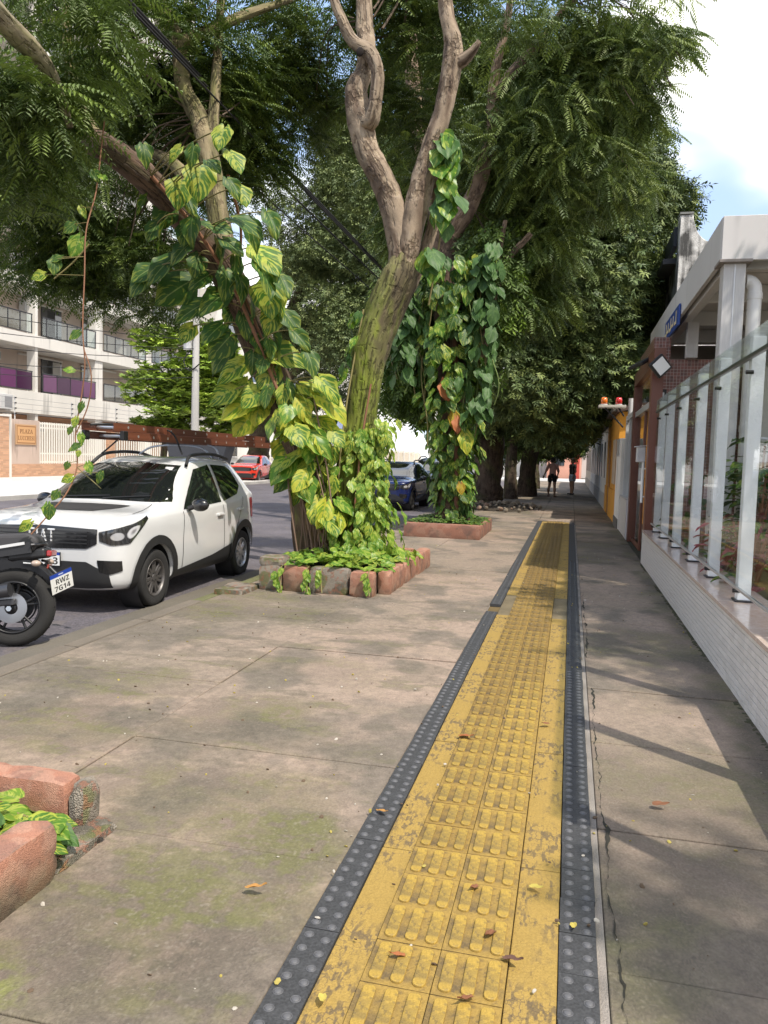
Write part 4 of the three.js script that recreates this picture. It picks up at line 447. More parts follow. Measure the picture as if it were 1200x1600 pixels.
  for (const s of [-1, 1]) { obj('indicator', tf(new THREE.SphereGeometry(0.032, 12, 8), [s * 0.17, 0.665, -0.2], [0, 0, 0], [1.1, 0.8, 1.2]), phys([0.45, 0.35, 0.28], 0.1, { clearcoat: 1 }), t); obj('indicator_stalk', rod([s * 0.05, 0.68, -0.18], [s * 0.15, 0.668, -0.19], 0.012), satin, t); }
  obj('reflector', rbox(0.08, 0.035, 0.015, 0.004, [0, 0.635, -0.25], [-0.3, 0, 0]), phys([0.28, 0.03, 0.01], 0.2, { clearcoat: 1 }), t);
  const cv = document.createElement('canvas'); cv.width = 200; cv.height = 170; const q = cv.getContext('2d'); q.fillStyle = '#e6e6e2'; q.fillRect(0, 0, 200, 170); q.fillStyle = '#1f45a8'; q.fillRect(0, 0, 200, 34); q.fillStyle = '#cdd6ea'; q.fillRect(78, 12, 44, 9); q.fillStyle = '#121212'; q.textAlign = 'center'; q.font = 'bold 62px sans-serif'; q.fillText('RWZ', 106, 96, 150); q.fillText('7G14', 100, 158, 176); const ct = new THREE.CanvasTexture(cv); ct.colorSpace = THREE.SRGBColorSpace;
  const pl = obj('number_plate', rbox(0.205, 0.175, 0.008, 0.006), M.black, t); pl.position.set(0.01, 0.52, -0.35); pl.rotation.order = 'YXZ'; pl.rotation.set(0.25, PI - 0.62, 0.38); const f = obj('plate_face', new THREE.PlaneGeometry(0.2, 0.17), std([1, 1, 1], 0.4, { map: ct }), pl); f.position.z = 0.0052;
  obj('plate_bracket', [rod([0, 0.66, -0.22], [0.01, 0.56, -0.325], 0.016)], satin, t);
  obj('engine', [rbox(0.26, 0.26, 0.36, 0.05, [0, 0.38, 0.78]), rbox(0.2, 0.22, 0.2, 0.03, [0, 0.56, 0.86])], M.darkmetal, t); obj('tank', tf(new THREE.SphereGeometry(0.2, 20, 14), [0, 0.86, 0.80], [0.1, 0, 0], [0.85, 0.75, 1.5]), satin, t); obj('frame', [rod([-0.1, 0.72, 0.1], [-0.1, 0.78, 0.6], 0.018), rod([0.1, 0.72, 0.1], [0.1, 0.78, 0.6], 0.018), rod([0, 0.78, 0.6], [0, 0.95, 1.08], 0.03), rod([0, 0.35, 0.55], [0, 0.78, 0.6], 0.03)], satin, t);
  for (const s of [-1, 1]) obj('fork', rod([s * 0.1, 0.309, 1.38], [s * 0.1, 0.98, 1.1], 0.025), mt, t); obj('handlebar', curveTube([[-0.36, 1.02, 0.92], [-0.2, 1.04, 1.02], [0, 1.0, 1.08], [0.2, 1.04, 1.02], [0.36, 1.02, 0.92]], 0.014, 30), satin, t); obj('headlamp', tf(new THREE.SphereGeometry(0.1, 16, 10), [0, 0.9, 1.25], [0, 0, 0], [1, 1, 0.7]), C.lamp, t); obj('front_mudguard', tf(new THREE.BoxGeometry(0.13, 0.02, 0.3), [0, 0.65, 1.38]), satin, t);
  obj('exhaust', [rod([0.17, 0.36, 0.5], [0.19, 0.46, -0.02], 0.045, 14, 0.055)], mt, t); obj('side_stand', rod([-0.1, 0.3, 0.6], [-0.26, 0.0, 0.55], 0.012), mt, t);
}
// ---------------------------------------------------------------- trees
const barkT = tex(512, 512, (u, v) => { const a = tfbm(u, v, 7, 6), r = tfbm(u, v, 22, 4, 9), x = tfbm(u + 0.31, v, 6, 4, 20), f = tnoise(u, v, 140), li = tfbm(u + 0.6, v, 12, 4), k = 0.82 + 0.6 * (a - 0.5) + 0.22 * (f - 0.5); let c = [k, k * 0.97, k * 0.93]; c = mix3(c, [0.30, 0.25, 0.21], 0.7 * sstep(0.40, 0.31, r)); c = mix3(c, [0.34, 0.29, 0.25], 0.5 * sstep(0.36, 0.28, x)); return mix3(c, [1.25, 1.25, 1.15], 0.55 * sstep(0.60, 0.70, li)); });
const barkB = tex(512, 512, (u, v) => 0.5 * sstep(0.25, 0.5, tfbm(u, v, 22, 4, 9)) + 0.2 * sstep(0.25, 0.4, tfbm(u + 0.31, v, 6, 4, 20)) + 0.3 * tfbm(u, v, 7, 6), false);
const barkM = new THREE.MeshStandardMaterial({ color: lin(1, 1, 1), map: barkT, bumpMap: barkB, bumpScale: 0.035, roughness: 0.92, vertexColors: true });
// one limb: [x, y, z, radius] along its length, lumpy, with bark and moss as vertex colours
function limb(pts, seed, o = {}) {
  const c = new THREE.CatmullRomCurve3(pts.map((p) => V3(p[0], p[1], p[2])), false, 'centripetal'), len = c.getLength(), nS = Math.max(10, Math.ceil(len / (o.step ?? 0.07))), nR = o.n ?? 18, pos = [], uv = [], col = [], idx = [];
  const bark = o.bark ?? [0.27, 0.185, 0.125], bark2 = o.bark2 ?? [0.12, 0.08, 0.055], moss = o.moss ?? [0.10, 0.135, 0.02], r = rng(seed), ph = r() * 50, UR = Math.max(1, Math.round(Math.max(...pts.map((p) => p[3])) * 7)); let nrm = V3(1, 0, 0.2);
  for (let i = 0; i <= nS; i++) { const t = i / nS, p = c.getPoint(t), tg = c.getTangent(t); nrm.addScaledVector(tg, -nrm.dot(tg)).normalize(); const bi = tg.clone().cross(nrm); const k = t * (pts.length - 1), a = Math.min(pts.length - 2, Math.floor(k)), R0 = lerp(pts[a][3], pts[a + 1][3], k - a);
    for (let j = 0; j <= nR; j++) { const th = j / nR * 2 * PI, cx = Math.cos(th), cy = Math.sin(th), jx = j === nR ? 0 : j, nx = Math.cos(jx / nR * 2 * PI), ny = Math.sin(jx / nR * 2 * PI); const lump = 0.16 * (fbm(nx * 7 + ph, t * len * 9 + ny * 7, 3) - 0.5) + 0.40 * (fbm(nx * 1.1 + ph, t * len * 1.6 + ny * 1.1 + ph, 3) - 0.5) + 0.16 * (fbm(nx * 3 + ph + 9, t * len * 4 + ny * 3, 3) - 0.5); const rr = R0 * (1 + (o.lump ?? 1) * lump), q = p.clone().addScaledVector(nrm, cx * rr).addScaledVector(bi, cy * rr);
      pos.push(q.x, q.y, q.z); uv.push(j / nR * UR, t * len * 0.8);
      const w = fbm(nx * 1.6 + 7 + ph, q.y * 2.2 + ny * 1.6, 4), f = fbm(nx * 6 + 3, q.y * 9 + ny * 6 + ph, 3); let b = mix3(bark, bark2, clamp(sstep(0.48, 0.68, w) + (o.dark ? o.dark(q) : 0))); const m = (o.mossAt ? o.mossAt(q, w, f) : 0) * (0.45 + 0.55 * sstep(0.3, 0.5, f)); b = mix3(b, mix3(moss, [0.20, 0.235, 0.035], sstep(0.45, 0.7, f)), clamp(m)); col.push(...b); } }
  for (let i = 0; i < nS; i++) for (let j = 0; j < nR; j++) { const a = i * (nR + 1) + j, b = a + 1, d = a + nR + 1, e = d + 1; idx.push(a, b, d, b, e, d); }
  const cap = (row, sgn) => { const ci = pos.length / 3, p = c.getPoint(row ? 1 : 0); pos.push(p.x, p.y, p.z); uv.push(0, 0); col.push(0.2, 0.15, 0.11); const o0 = row * nS * (nR + 1); for (let j = 0; j < nR; j++) sgn > 0 ? idx.push(ci, o0 + j, o0 + j + 1) : idx.push(ci, o0 + j + 1, o0 + j); }; cap(1, 1); cap(0, -1);
  const g = new THREE.BufferGeometry(); g.setAttribute('position', new THREE.Float32BufferAttribute(pos, 3)); g.setAttribute('uv', new THREE.Float32BufferAttribute(uv, 2)); g.setAttribute('color', new THREE.Float32BufferAttribute(col, 3)); g.setIndex(idx); g.computeVertexNormals(); return g;
}
function twigs(t, from, lobes, seed) { const r = rng(seed), gs = []; for (const [x, y, z, rx, ry, rz] of lobes) for (let k = 0; k < 3; k++) { const e = V3(x + rx * (r() * 2 - 1) * 0.8, y + ry * (r() * 2 - 1) * 0.8, z + rz * (r() * 2 - 1) * 0.8); let b = null, bd = 1e9; for (const f of from) { const d = V3(...f).distanceTo(e); if (d < bd) { bd = d; b = V3(...f); } } b.add(V3((r() - 0.5) * 0.5, 0.3 * r(), -0.3 * r())); const m = b.clone().lerp(e, 0.5).add(V3((r() - 0.5) * 0.5, 0.3 + 0.3 * r(), (r() - 0.5) * 0.4)); gs.push(curveTube([b.toArray(), m.toArray(), e.toArray()], 0.006 + 0.010 * r(), 12, 5)); } stuff(obj('twigs', gs, std([0.12, 0.085, 0.06], 0.9), t)); }
const leafM = phys([2.3, 1.95, 1.2], 0.55, { transmission: 0.42, thickness: 0, specularIntensity: 0.6 });
const leafFar = std([2.1, 1.8, 1.2], 0.6);
function rhombs(list) { // leaflets: [base, tip direction, normal, length, width] as two folded triangles each side of the midrib
  const pos = [], nor = []; const put = (...p) => p.forEach((q) => pos.push(q.x, q.y, q.z));
  for (const [b, d, n, L, w] of list) { const s = d.clone().cross(n).normalize(), m = b.clone().addScaledVector(d, L * 0.45), tip = b.clone().addScaledVector(d, L).addScaledVector(n, -L * 0.08), l = m.clone().addScaledVector(s, w / 2).addScaledVector(n, w * 0.12), r = m.clone().addScaledVector(s, -w / 2).addScaledVector(n, w * 0.12); put(b, tip, l, b, r, tip); }
  const g = new THREE.BufferGeometry(); g.setAttribute('position', new THREE.Float32BufferAttribute(pos, 3)); g.computeVertexNormals(); g.setAttribute('uv', new THREE.Float32BufferAttribute(new Float32Array(pos.length / 3 * 2), 2)); return g;
}
function frond(seed, L = 0.42, pairs = 12, ll = 0.075, lw = 0.021) { const r = rng(seed), out = []; for (let i = 0; i < pairs; i++) { const t = (i + 1) / (pairs + 0.5), p = V3((r() - 0.5) * 0.01, -0.30 * L * t * t, L * t), taper = Math.sin(PI * (0.15 + 0.8 * t)); for (const s of [1, -1]) { const d = V3(s, -0.35 - 0.3 * r(), 0.45 + 0.3 * r()).normalize(); out.push([p, d, V3(0.2 * s, 1, 0.1 * (r() - 0.5)).normalize(), ll * (0.6 + 0.5 * taper) * (0.85 + 0.3 * r()), lw]); } } return rhombs(out); }
function twig(seed, n = 10, L = 0.26, ll = 0.1, lw = 0.045) { const r = rng(seed), out = []; for (let i = 0; i < n; i++) { const t = (i + 0.6) / n, a = i * 2.4 + r(), p = V3(0, -0.12 * L * t, L * t), d = V3(Math.cos(a), Math.sin(a) * 0.6 - 0.35, 0.6).normalize(); out.push([p, d, V3(-0.2 * Math.cos(a), 1, 0.3).normalize(), ll * (0.7 + 0.5 * r()), lw * (0.8 + 0.4 * r())]); } return rhombs(out); }
function rosette(seed, n = 8, ll = 0.2, lw = 0.1) { const r = rng(seed), out = []; for (let i = 0; i < n; i++) { const a = i / n * 2 * PI + r() * 0.5, d = V3(Math.cos(a), 0.12 + 0.3 * r(), Math.sin(a)).normalize(); out.push([V3(0, 0.03 * r(), 0), d, V3(-d.x * 0.3, 1, -d.z * 0.3).normalize(), ll * (0.8 + 0.4 * r()), lw]); } return rhombs(out); }
function noise3(x, y, z) { return (fbm(x + z * 0.73, y + z * 0.41, 2) + fbm(y + 31 + x * 0.37, z + 17, 2)) / 2; }
// fills lobes [x, y, z, rx, ry, rz] with copies, thinned to clumps and gaps
function fill(lobes, dens, geo, parent, name, seed, o = {}) {
  const r = rng(seed), ms = [], cs = [], q = new THREE.Quaternion(), e = new THREE.Euler(), m = new THREE.Matrix4(), c = new THREE.Color(), f = o.clump ?? 1.3, base = o.colors ?? [[0.045, 0.085, 0.02], [0.075, 0.13, 0.028], [0.03, 0.06, 0.018]];
  for (const [x, y, z, rx, ry, rz, k = 1] of lobes) { const n = Math.round(dens * k * Math.pow(rx * ry * rz, 0.72)); for (let i = 0; i < n; i++) { const u = r() * 2 - 1, a = r() * 2 * PI, s = Math.sqrt(1 - u * u), R0 = Math.pow(r(), 0.42) * (0.88 + 0.3 * fbm(a * 2 + seed, u * 3 + x, 3)), px = x + rx * R0 * s * Math.cos(a), py = y + ry * R0 * u, pz = z + rz * R0 * s * Math.sin(a); if (noise3(px * f + seed, py * f, pz * f) < (o.cut ?? 0.44)) { r(); continue; } if (o.keep && !o.keep(px, py, pz)) continue;
    e.set(o.droop ? o.droop + (r() - 0.5) * 0.9 : (r() - 0.5) * 1.2, r() * 2 * PI, (r() - 0.5) * 0.9, 'YXZ'); q.setFromEuler(e); const sc = (o.size ?? 1) * (0.7 + 0.6 * r()); m.compose(V3(px, py, pz), q, V3(sc, sc, sc)); ms.push(m.toArray()); const b = base[(r() * base.length) | 0], v = 0.75 + 0.5 * r(); cs.push([b[0] * v, b[1] * v, b[2] * v]); } }
  const im = new THREE.InstancedMesh(geo, o.mat ?? leafM, ms.length); im.name = name; ms.forEach((a, i) => { im.setMatrixAt(i, m.fromArray(a)); im.setColorAt(i, c.setRGB(...cs[i])); }); im.castShadow = im.receiveShadow = true; stuff(im); parent.add(im); return im;
}
const fr1 = frond(1), fr2 = frond(2, 0.5, 13, 0.085, 0.026), tw1 = twig(3), tw2 = twig(4, 12, 0.3, 0.11, 0.04), twS = twig(6, 14, 0.34, 0.075, 0.032), ro = rosette(5);
const LA = [[-6.99,4.56,-9.2,1.27,0.93,1.2], [-6.2,4.06,-9.6,1.21,0.69,1.1], [-5.41,6.77,-9.5,1.24,0.99,1.3], [-6.15,3.92,-10.5,1.03,0.52,0.9], [-6.54,6.42,-8.6,1.17,0.94,1.2], [-4.93,6.49,-10.0,0.77,1.12,1.1], [-4.38,7.03,-10.2,0.69,0.78,1.0], [-6.08,5.01,-8.0,0.95,0.66,1.0], [-5.71,5.06,-11.0,0.87,1.06,0.9], [-4.7,6.12,-11.0,0.56,1.03,0.8], [-6.54,6.3,-9.5,1.11,0.94,1.2]];
const LB = [[-2.96,7.39,-10.2,0.92,0.58,1.0], [-2.22,6.94,-10.4,0.92,0.75,1.0], [-1.29,7.06,-10.2,0.88,0.56,1.0], [-3.9,7.36,-10.6,0.71,0.79,0.9], [-2.39,6.27,-10.9,0.8,0.97,0.8], [-3.83,6.82,-11.3,0.56,0.75,0.7]];
const L2 = [[-1.58, 9.98, -17.0, 1.59, 1.47, 1.2], [0.07, 9.6, -15.6, 1.55, 1.19, 1.5], [0.76, 8.72, -15.8, 1.02, 0.96, 1.2], [-0.67, 7.72, -16.0, 1.88, 1.5, 1.6], [0.56, 7.75, -16.6, 1.15, 1.15, 1.2], [-1.61, 6.71, -17.4, 1.27, 1.15, 1.04], [-2.8, 8.79, -18.4, 1.64, 1.77, 1.2], [-0.95, 5.32, -16.2, 1.03, 1.03, 1.0], [-3.97, 7.7, -18.4, 0.97, 1.53, 0.96], [-3.16, 10.52, -18.4, 1.63, 1.5, 1.2], [1.33, 9.26, -15.6, 0.41, 0.7, 0.6], [1.53, 8.68, -15.6, 0.33, 0.3, 0.4]];
const L2low = [[-1.65,5.07,-15.6,0.88,1.13,0.8], [-3.42,4.6,-16.2,0.8,1.2,0.8], [-2.29,4.27,-15.9,1.16,1.42,0.8], [-3.33,2.99,-16.0,0.66,0.8,0.6]];
const L3 = [[0.35,8.97,-24.0,2.23,1.86,2.0], [1.48,7.35,-25.0,1.74,1.93,2.0], [-0.45,6.75,-23.0,2.17,1.99,2.0], [-1.42,4.42,-23.0,2.02,1.66,1.8], [0.37,4.55,-24.0,1.89,1.7,1.8], [1.92,5.6,-26.0,1.0,1.61,1.5], [2.58,9.49,-26.0,0.89,0.79,1.2], [-2.71,3.88,-25.0,1.42,1.62,1.5], [-0.49,3.07,-24.5,1.56,1.07,1.5], [-0.27,10.82,-25.0,2.33,1.55,2.0], [1.62,9.97,-25.0,1.15,0.96,1.4], [-4.28,7.5,-25.0,2.24,2.44,2.0], [1.58,4.1,-27.0,0.74,1.05,1.2]];
const L4 = [[-0.45,4.68,-33.0,2.09,1.57,2.0], [-2.39,3.28,-32.0,1.81,1.29,2.0], [-0.95,2.68,-36.0,1.73,1.01,1.5], [1.06,3.81,-40.0,0.94,1.26,1.5], [-3.6,2.28,-34.0,1.11,1.11,1.5], [-1.97,2.16,-40.0,1.29,0.64,1.5], [0.22,2.64,-44.0,0.7,0.87,1.5]];
const LC = [[-13.92, 10.85, -44.2, 2.98, 3.73, 3.9], [-16.9, 14.55, -46.8, 2.38, 3.17, 3.9], [-11.54, 6.82, -41.6, 2.44, 3.15, 3.9], [-10.93, 13.67, -44.2, 2.56, 4.02, 3.9], [-14.05, 16.37, -46.8, 2.34, 2.73, 3.9], [-16.3, 7.5, -46.8, 2.39, 3.2, 3.9], [-9.19, 5.7, -44.2, 2.2, 2.2, 3.25], [-14.08, 20.77, -49.4, 2.86, 3.26, 3.9]];
const LS = [[-20.33, 6.73, -35.96, 1.61, 0.96, 1.86], [-20.52, 4.55, -34.8, 1.25, 1.19, 1.74], [-18.9, 4.83, -35.96, 1.76, 1.5, 1.86], [-19.62, 3.04, -35.38, 1.75, 0.94, 1.74], [-17.25, 4.09, -36.54, 1.13, 2.39, 1.74], [-20.86, 3.45, -34.8, 0.82, 1.11, 1.39], [-18.1, 6.24, -37.12, 1.31, 1.77, 1.62]];
const LN = [[-4.43,4.4,-5.6,0.56,0.46,0.6], [-4.17,4.65,-5.2,0.62,0.28,0.6], [-4.01,4.97,-6.0,0.48,0.32,0.6], [-4.71,3.94,-6.2,0.34,0.4,0.5]];
{ // leaning tree with the big-leaved climber
  const t = thing('street_tree', 'tree leaning left over the road, its dark trunk wrapped in large variegated leaves', 'tree');
  const o = { bark: [0.15, 0.095, 0.065], bark2: [0.07, 0.045, 0.032], mossAt: (q, w) => (q.y < 1.2 ? 0.7 * sstep(0.35, 0.6, w) : 0.15 * sstep(0.5, 0.6, w)) };
  obj('trunk', limb([[-2.86, -0.05, -9.0, 0.40], [-2.91, 0.23, -9.0, 0.33], [-2.99, 0.77, -9.0, 0.28], [-3.12, 1.35, -9.0, 0.23], [-3.34, 1.91, -8.9, 0.21], [-3.61, 2.59, -8.8, 0.2], [-3.84, 3.23, -8.6, 0.19], [-4.02, 3.67, -8.3, 0.17], [-4.23, 3.98, -8.0, 0.15], [-4.39, 4.23, -7.6, 0.14], [-4.52, 4.36, -7.2, 0.13], [-4.61, 4.41, -6.9, 0.14], [-4.62, 4.40, -6.8, 0.09]], 11, o), barkM, t);
  const lo = { bark: [0.27, 0.22, 0.13], bark2: [0.15, 0.11, 0.07], mossAt: (q, w) => 0.4 * sstep(0.4, 0.6, w), n: 12 };
  for (const [i, p] of [[1, [[-3.92, 3.3, -8.5, 0.16], [-4.18, 4.22, -8.7, 0.14], [-4.42, 5.12, -8.9, 0.12], [-4.58, 5.47, -9.0, 0.12], [-4.79, 5.86, -9.0, 0.1], [-4.89, 6.39, -9.0, 0.1], [-5.03, 6.71, -9.0, 0.09], [-5.22, 7.03, -9.0, 0.09], [-5.44, 7.65, -9.0, 0.07]]], [2, [[-4.38, 5.04, -8.9, 0.09], [-4.4, 5.45, -9.0, 0.07], [-4.47, 6.15, -9.2, 0.06], [-4.52, 7.1, -9.4, 0.05]]], [3, [[-4.58, 4.39, -6.95, 0.09], [-4.71, 4.69, -6.8, 0.06], [-4.75, 5.0, -6.7, 0.05], [-4.74, 5.66, -6.6, 0.03]]], [4, [[-4.2, 3.95, -8.0, 0.1], [-4.6, 4.7, -8.6, 0.08], [-5.3, 5.2, -9.2, 0.06], [-6.2, 5.5, -9.6, 0.03]]], [5, [[-4.89, 6.39, -9, 0.08], [-4.3, 7.0, -9.6, 0.06], [-3.8, 7.5, -10.2, 0.03]]]]) obj('branch', limb(p, 20 + i, lo), barkM, t);
  twigs(t, [[-4.6, 5.5, -9], [-4.9, 6.4, -9], [-4.6, 4.4, -6.9], [-4.2, 4.0, -8]], LA, 301); fill(LA, 2000, fr1, t, 'crown', 101, { clump: 1.35, cut: 0.51, droop: 0.18, colors: [[0.055, 0.10, 0.03], [0.085, 0.14, 0.035], [0.035, 0.07, 0.022]] });
}
{ // twisting mossy tree
  const t = thing('street_tree', 'tree with a twisting moss-covered trunk that forks into pale bare limbs', 'tree');
  const split = (q) => q.x > -2.28 + (q.y - 2.9) * 0.30 ? 0.9 * sstep(2.2, 2.7, q.y) * sstep(4.0, 3.5, q.y) : 0;
  const o = { bark: [0.22, 0.185, 0.10], bark2: [0.13, 0.105, 0.06], moss: [0.17, 0.22, 0.018], n: 30, step: 0.05, dark: split, mossAt: (q, w, f) => sstep(4.1, 3.2, q.y) * (0.7 + 0.7 * sstep(0.36, 0.52, w)) - split(q) };
  obj('trunk', limb([[-2.58, -0.05, -9.1, 0.42], [-2.57, 0.2, -9.1, 0.32], [-2.57, 0.86, -9.1, 0.245], [-2.53, 1.52, -9.1, 0.22], [-2.47, 2.0, -9.1, 0.19], [-2.43, 2.4, -9.12, 0.19], [-2.39, 2.75, -9.15, 0.22], [-2.25, 3.2, -9.2, 0.225], [-2.08, 3.62, -9.2, 0.205], [-2.05, 3.85, -9.2, 0.13], [-2.05, 4.0, -9.2, 0.05]], 31, o), barkM, t);
  const lo = { bark: [0.35, 0.275, 0.20], bark2: [0.15, 0.105, 0.075], n: 20, step: 0.05, lump: 1.15 };
  [[[-2.24, 3.0, -9.16, 0.104], [-2.1, 3.5, -9.18, 0.144], [-2.06, 3.85, -9.2, 0.152], [-2.15, 4.28, -9.2, 0.148], [-2.3, 4.7, -9.2, 0.148], [-2.51, 5.08, -9.2, 0.139], [-2.62, 5.49, -9.2, 0.139], [-2.66, 5.79, -9.2, 0.126], [-2.6, 6.0, -9.25, 0.096], [-2.58, 6.3, -9.3, 0.104], [-2.64, 6.62, -9.4, 0.104], [-2.75, 7.48, -9.6, 0.078]], [[-2.6, 5.5, -9.16, 0.096], [-2.47, 5.36, -9.1, 0.096], [-2.39, 5.6, -9.05, 0.078], [-2.38, 5.91, -9.05, 0.078], [-2.49, 6.14, -9.1, 0.087], [-2.69, 6.29, -9.1, 0.07], [-2.86, 6.59, -9.1, 0.065], [-3.0, 6.93, -9.1, 0.061], [-3.2, 7.6, -9.1, 0.044]], [[-2.2, 3.05, -9.2, 0.104], [-2.08, 3.5, -9.2, 0.139], [-1.99, 3.87, -9.2, 0.148], [-1.92, 4.31, -9.2, 0.148], [-1.82, 4.75, -9.2, 0.139], [-1.74, 5.1, -9.2, 0.117], [-1.62, 5.49, -9.2, 0.104], [-1.54, 5.95, -9.2, 0.109], [-1.53, 6.2, -9.2, 0.104], [-1.61, 6.49, -9.2, 0.083], [-1.66, 6.98, -9.2, 0.074], [-1.6, 7.7, -9.2, 0.052]], [[-1.56, 6.0, -9.2, 0.087], [-1.42, 6.0, -9.17, 0.074], [-1.3, 6.06, -9.12, 0.052], [-1.21, 6.15, -9.08, 0.03]], [[-1.8, 4.85, -9.2, 0.087], [-1.68, 4.6, -9.4, 0.078], [-1.76, 4.2, -9.5, 0.07], [-1.98, 3.5, -9.36, 0.078], [-2.1, 3.2, -9.25, 0.052]]].forEach((p, i) => obj(i === 3 ? 'broken_stub' : 'limb', limb(p, 40 + i, lo), barkM, t));
  obj('knot_hole', tf(new THREE.SphereGeometry(0.045, 10, 8), [-2.58, 6.11, -9.0], [0, 0, 0], [1, 1.2, 0.5]), std([0.015, 0.01, 0.008], 1), t);
  twigs(t, [[-2.6, 6.6, -9.4], [-1.6, 6.9, -9.2], [-2.9, 6.8, -9.1]], LB, 302); fill(LB, 1750, fr1, t, 'crown', 102, { clump: 1.4, cut: 0.515, droop: 0.2, colors: [[0.05, 0.09, 0.028], [0.08, 0.13, 0.035], [0.035, 0.065, 0.022]] });
}
{
  const t = thing('street_tree', 'tall tree standing in the smooth terracotta planter, its trunk hidden by climbing vines', 'tree');
  const o = { bark: [0.17, 0.11, 0.075], bark2: [0.08, 0.055, 0.04], n: 16, step: 0.1 };
  obj('trunk', limb([[-2.21, 0.0, -15.3, 0.42], [-2.25, 0.93, -15.3, 0.30], [-2.3, 1.93, -15.3, 0.27], [-2.34, 2.93, -15.3, 0.26], [-2.4, 3.92, -15.3, 0.27], [-2.48, 4.78, -15.3, 0.29], [-2.61, 5.64, -15.3, 0.3], [-2.71, 6.25, -15.3, 0.22]], 51, o), barkM, t);
  const lo = { bark: [0.24, 0.17, 0.12], bark2: [0.12, 0.08, 0.06], n: 12, step: 0.1 };
  [[[-2.61, 5.6, -15.3, 0.21], [-2.09, 6.34, -15.2, 0.17], [-1.82, 7.03, -15.1, 0.15], [-1.69, 7.78, -15.1, 0.14], [-1.73, 8.25, -15.1, 0.11], [-1.65, 8.88, -15.0, 0.09], [-1.51, 9.44, -15.0, 0.07], [-1.45, 10.22, -15.0, 0.05]], [[-1.68, 8.19, -15.1, 0.11], [-1.38, 8.58, -15.0, 0.1], [-0.82, 9.1, -14.9, 0.085], [-0.39, 9.61, -14.8, 0.07], [0.3, 10.1, -14.8, 0.04]], [[-2.68, 6.1, -15.3, 0.2], [-2.93, 7.02, -15.4, 0.19], [-3.2, 8.05, -15.5, 0.18], [-3.38, 9.08, -15.6, 0.15], [-3.53, 10.54, -15.8, 0.1]], [[-2.35, 2.6, -15.25, 0.1], [-1.85, 3.41, -15.2, 0.1], [-1.67, 4.14, -15.2, 0.09], [-1.53, 4.72, -15.1, 0.08], [-1.37, 5.19, -15.1, 0.07], [-0.91, 5.68, -15.0, 0.05]], [[-1.52, 4.84, -15.1, 0.06], [-1.5, 5.31, -15.1, 0.05], [-1.4, 5.96, -15.1, 0.04]]].forEach((p, i) => obj('branch', limb(p, 60 + i, lo), barkM, t));
  twigs(t, [[-1.5, 9.4, -15], [-0.4, 9.6, -14.8], [-1.7, 8.2, -15.1], [-3.3, 8.6, -15.5], [-2.1, 6.3, -15.2]], L2, 303); fill(L2, 1650, fr2, t, 'crown', 103, { clump: 1.0, cut: 0.485, droop: 0.4, size: 1.15, colors: [[0.058, 0.098, 0.034], [0.095, 0.145, 0.045], [0.038, 0.07, 0.026]] });
  fill(L2low, 1500, tw2, t, 'lower_foliage', 104, { clump: 1.4, cut: 0.46, droop: 0.9, size: 1.1, colors: [[0.055, 0.105, 0.03], [0.09, 0.16, 0.035], [0.036, 0.07, 0.022]] });
}
const farTree = (label, trunks, lobes, seed, o) => { const t = thing('street_tree', label, 'tree'); trunks.forEach((p, i) => obj(i ? 'limb' : 'trunk', limb(p, seed + i, { n: 12, step: 0.16, bark: [0.10, 0.07, 0.05], bark2: [0.05, 0.035, 0.028], mossAt: (q, w) => 0.3 * sstep(0.45, 0.6, w) }), barkM, t)); fill(lobes, o.d ?? 900, o.g ?? tw1, t, 'crown', seed, { mat: leafFar, ...o }); return t; };
farTree('large dark broad-leaved tree with a thick trunk behind the rubble heap', [[[-2.67, -0.1, -26, 0.62], [-2.67, 0.3, -26, 0.52], [-2.66, 2.09, -26, 0.46], [-2.86, 3.97, -26, 0.42], [-3.11, 6.05, -25.6, 0.3], [-2.9, 8.5, -25, 0.15]], [[-2.7, 3.2, -26, 0.3], [-1.6, 4.8, -25.3, 0.22], [-0.4, 6.6, -24.5, 0.14], [0.5, 8.8, -24.4, 0.07]]], L3, 201, { d: 1000, g: tw2, size: 1.3, cut: 0.47, clump: 0.75, droop: 0.4, colors: [[0.05, 0.085, 0.036], [0.085, 0.125, 0.05], [0.032, 0.058, 0.026]] });
farTree('dark tree with a straight thin trunk, second beyond the rubble heap', [[[-2.24, -0.1, -31, 0.3], [-2.28, 0.98, -31, 0.22], [-2.25, 2.23, -31, 0.2], [-2.1, 4.47, -31, 0.16]]], L4.slice(0, 2), 211, { d: 1000, g: tw1, size: 1.5, cut: 0.43, clump: 0.9, colors: [[0.03, 0.06, 0.02], [0.055, 0.09, 0.025]] });
farTree('dark tree leaning right over the pavement above the two standing people', [[[-1.81, -0.1, -34, 0.5], [-1.79, 0.96, -34, 0.34], [-1.6, 2.33, -34, 0.32], [-1.17, 3.69, -34, 0.28], [-0.7, 5.04, -34, 0.2]]], L4.slice(2, 4), 221, { d: 1000, g: tw1, size: 1.5, cut: 0.42, clump: 0.9, colors: [[0.035, 0.07, 0.02], [0.06, 0.10, 0.025]] });
farTree('distant small tree at the far end of the pavement', [[[-1.9, -0.1, -44, 0.3], [-1.9, 1.5, -44, 0.24], [-1.6, 3, -44, 0.16]]], L4.slice(4), 231, { d: 800, g: tw1, size: 1.6, cut: 0.42, clump: 0.9, colors: [[0.05, 0.10, 0.02], [0.08, 0.14, 0.03]] });
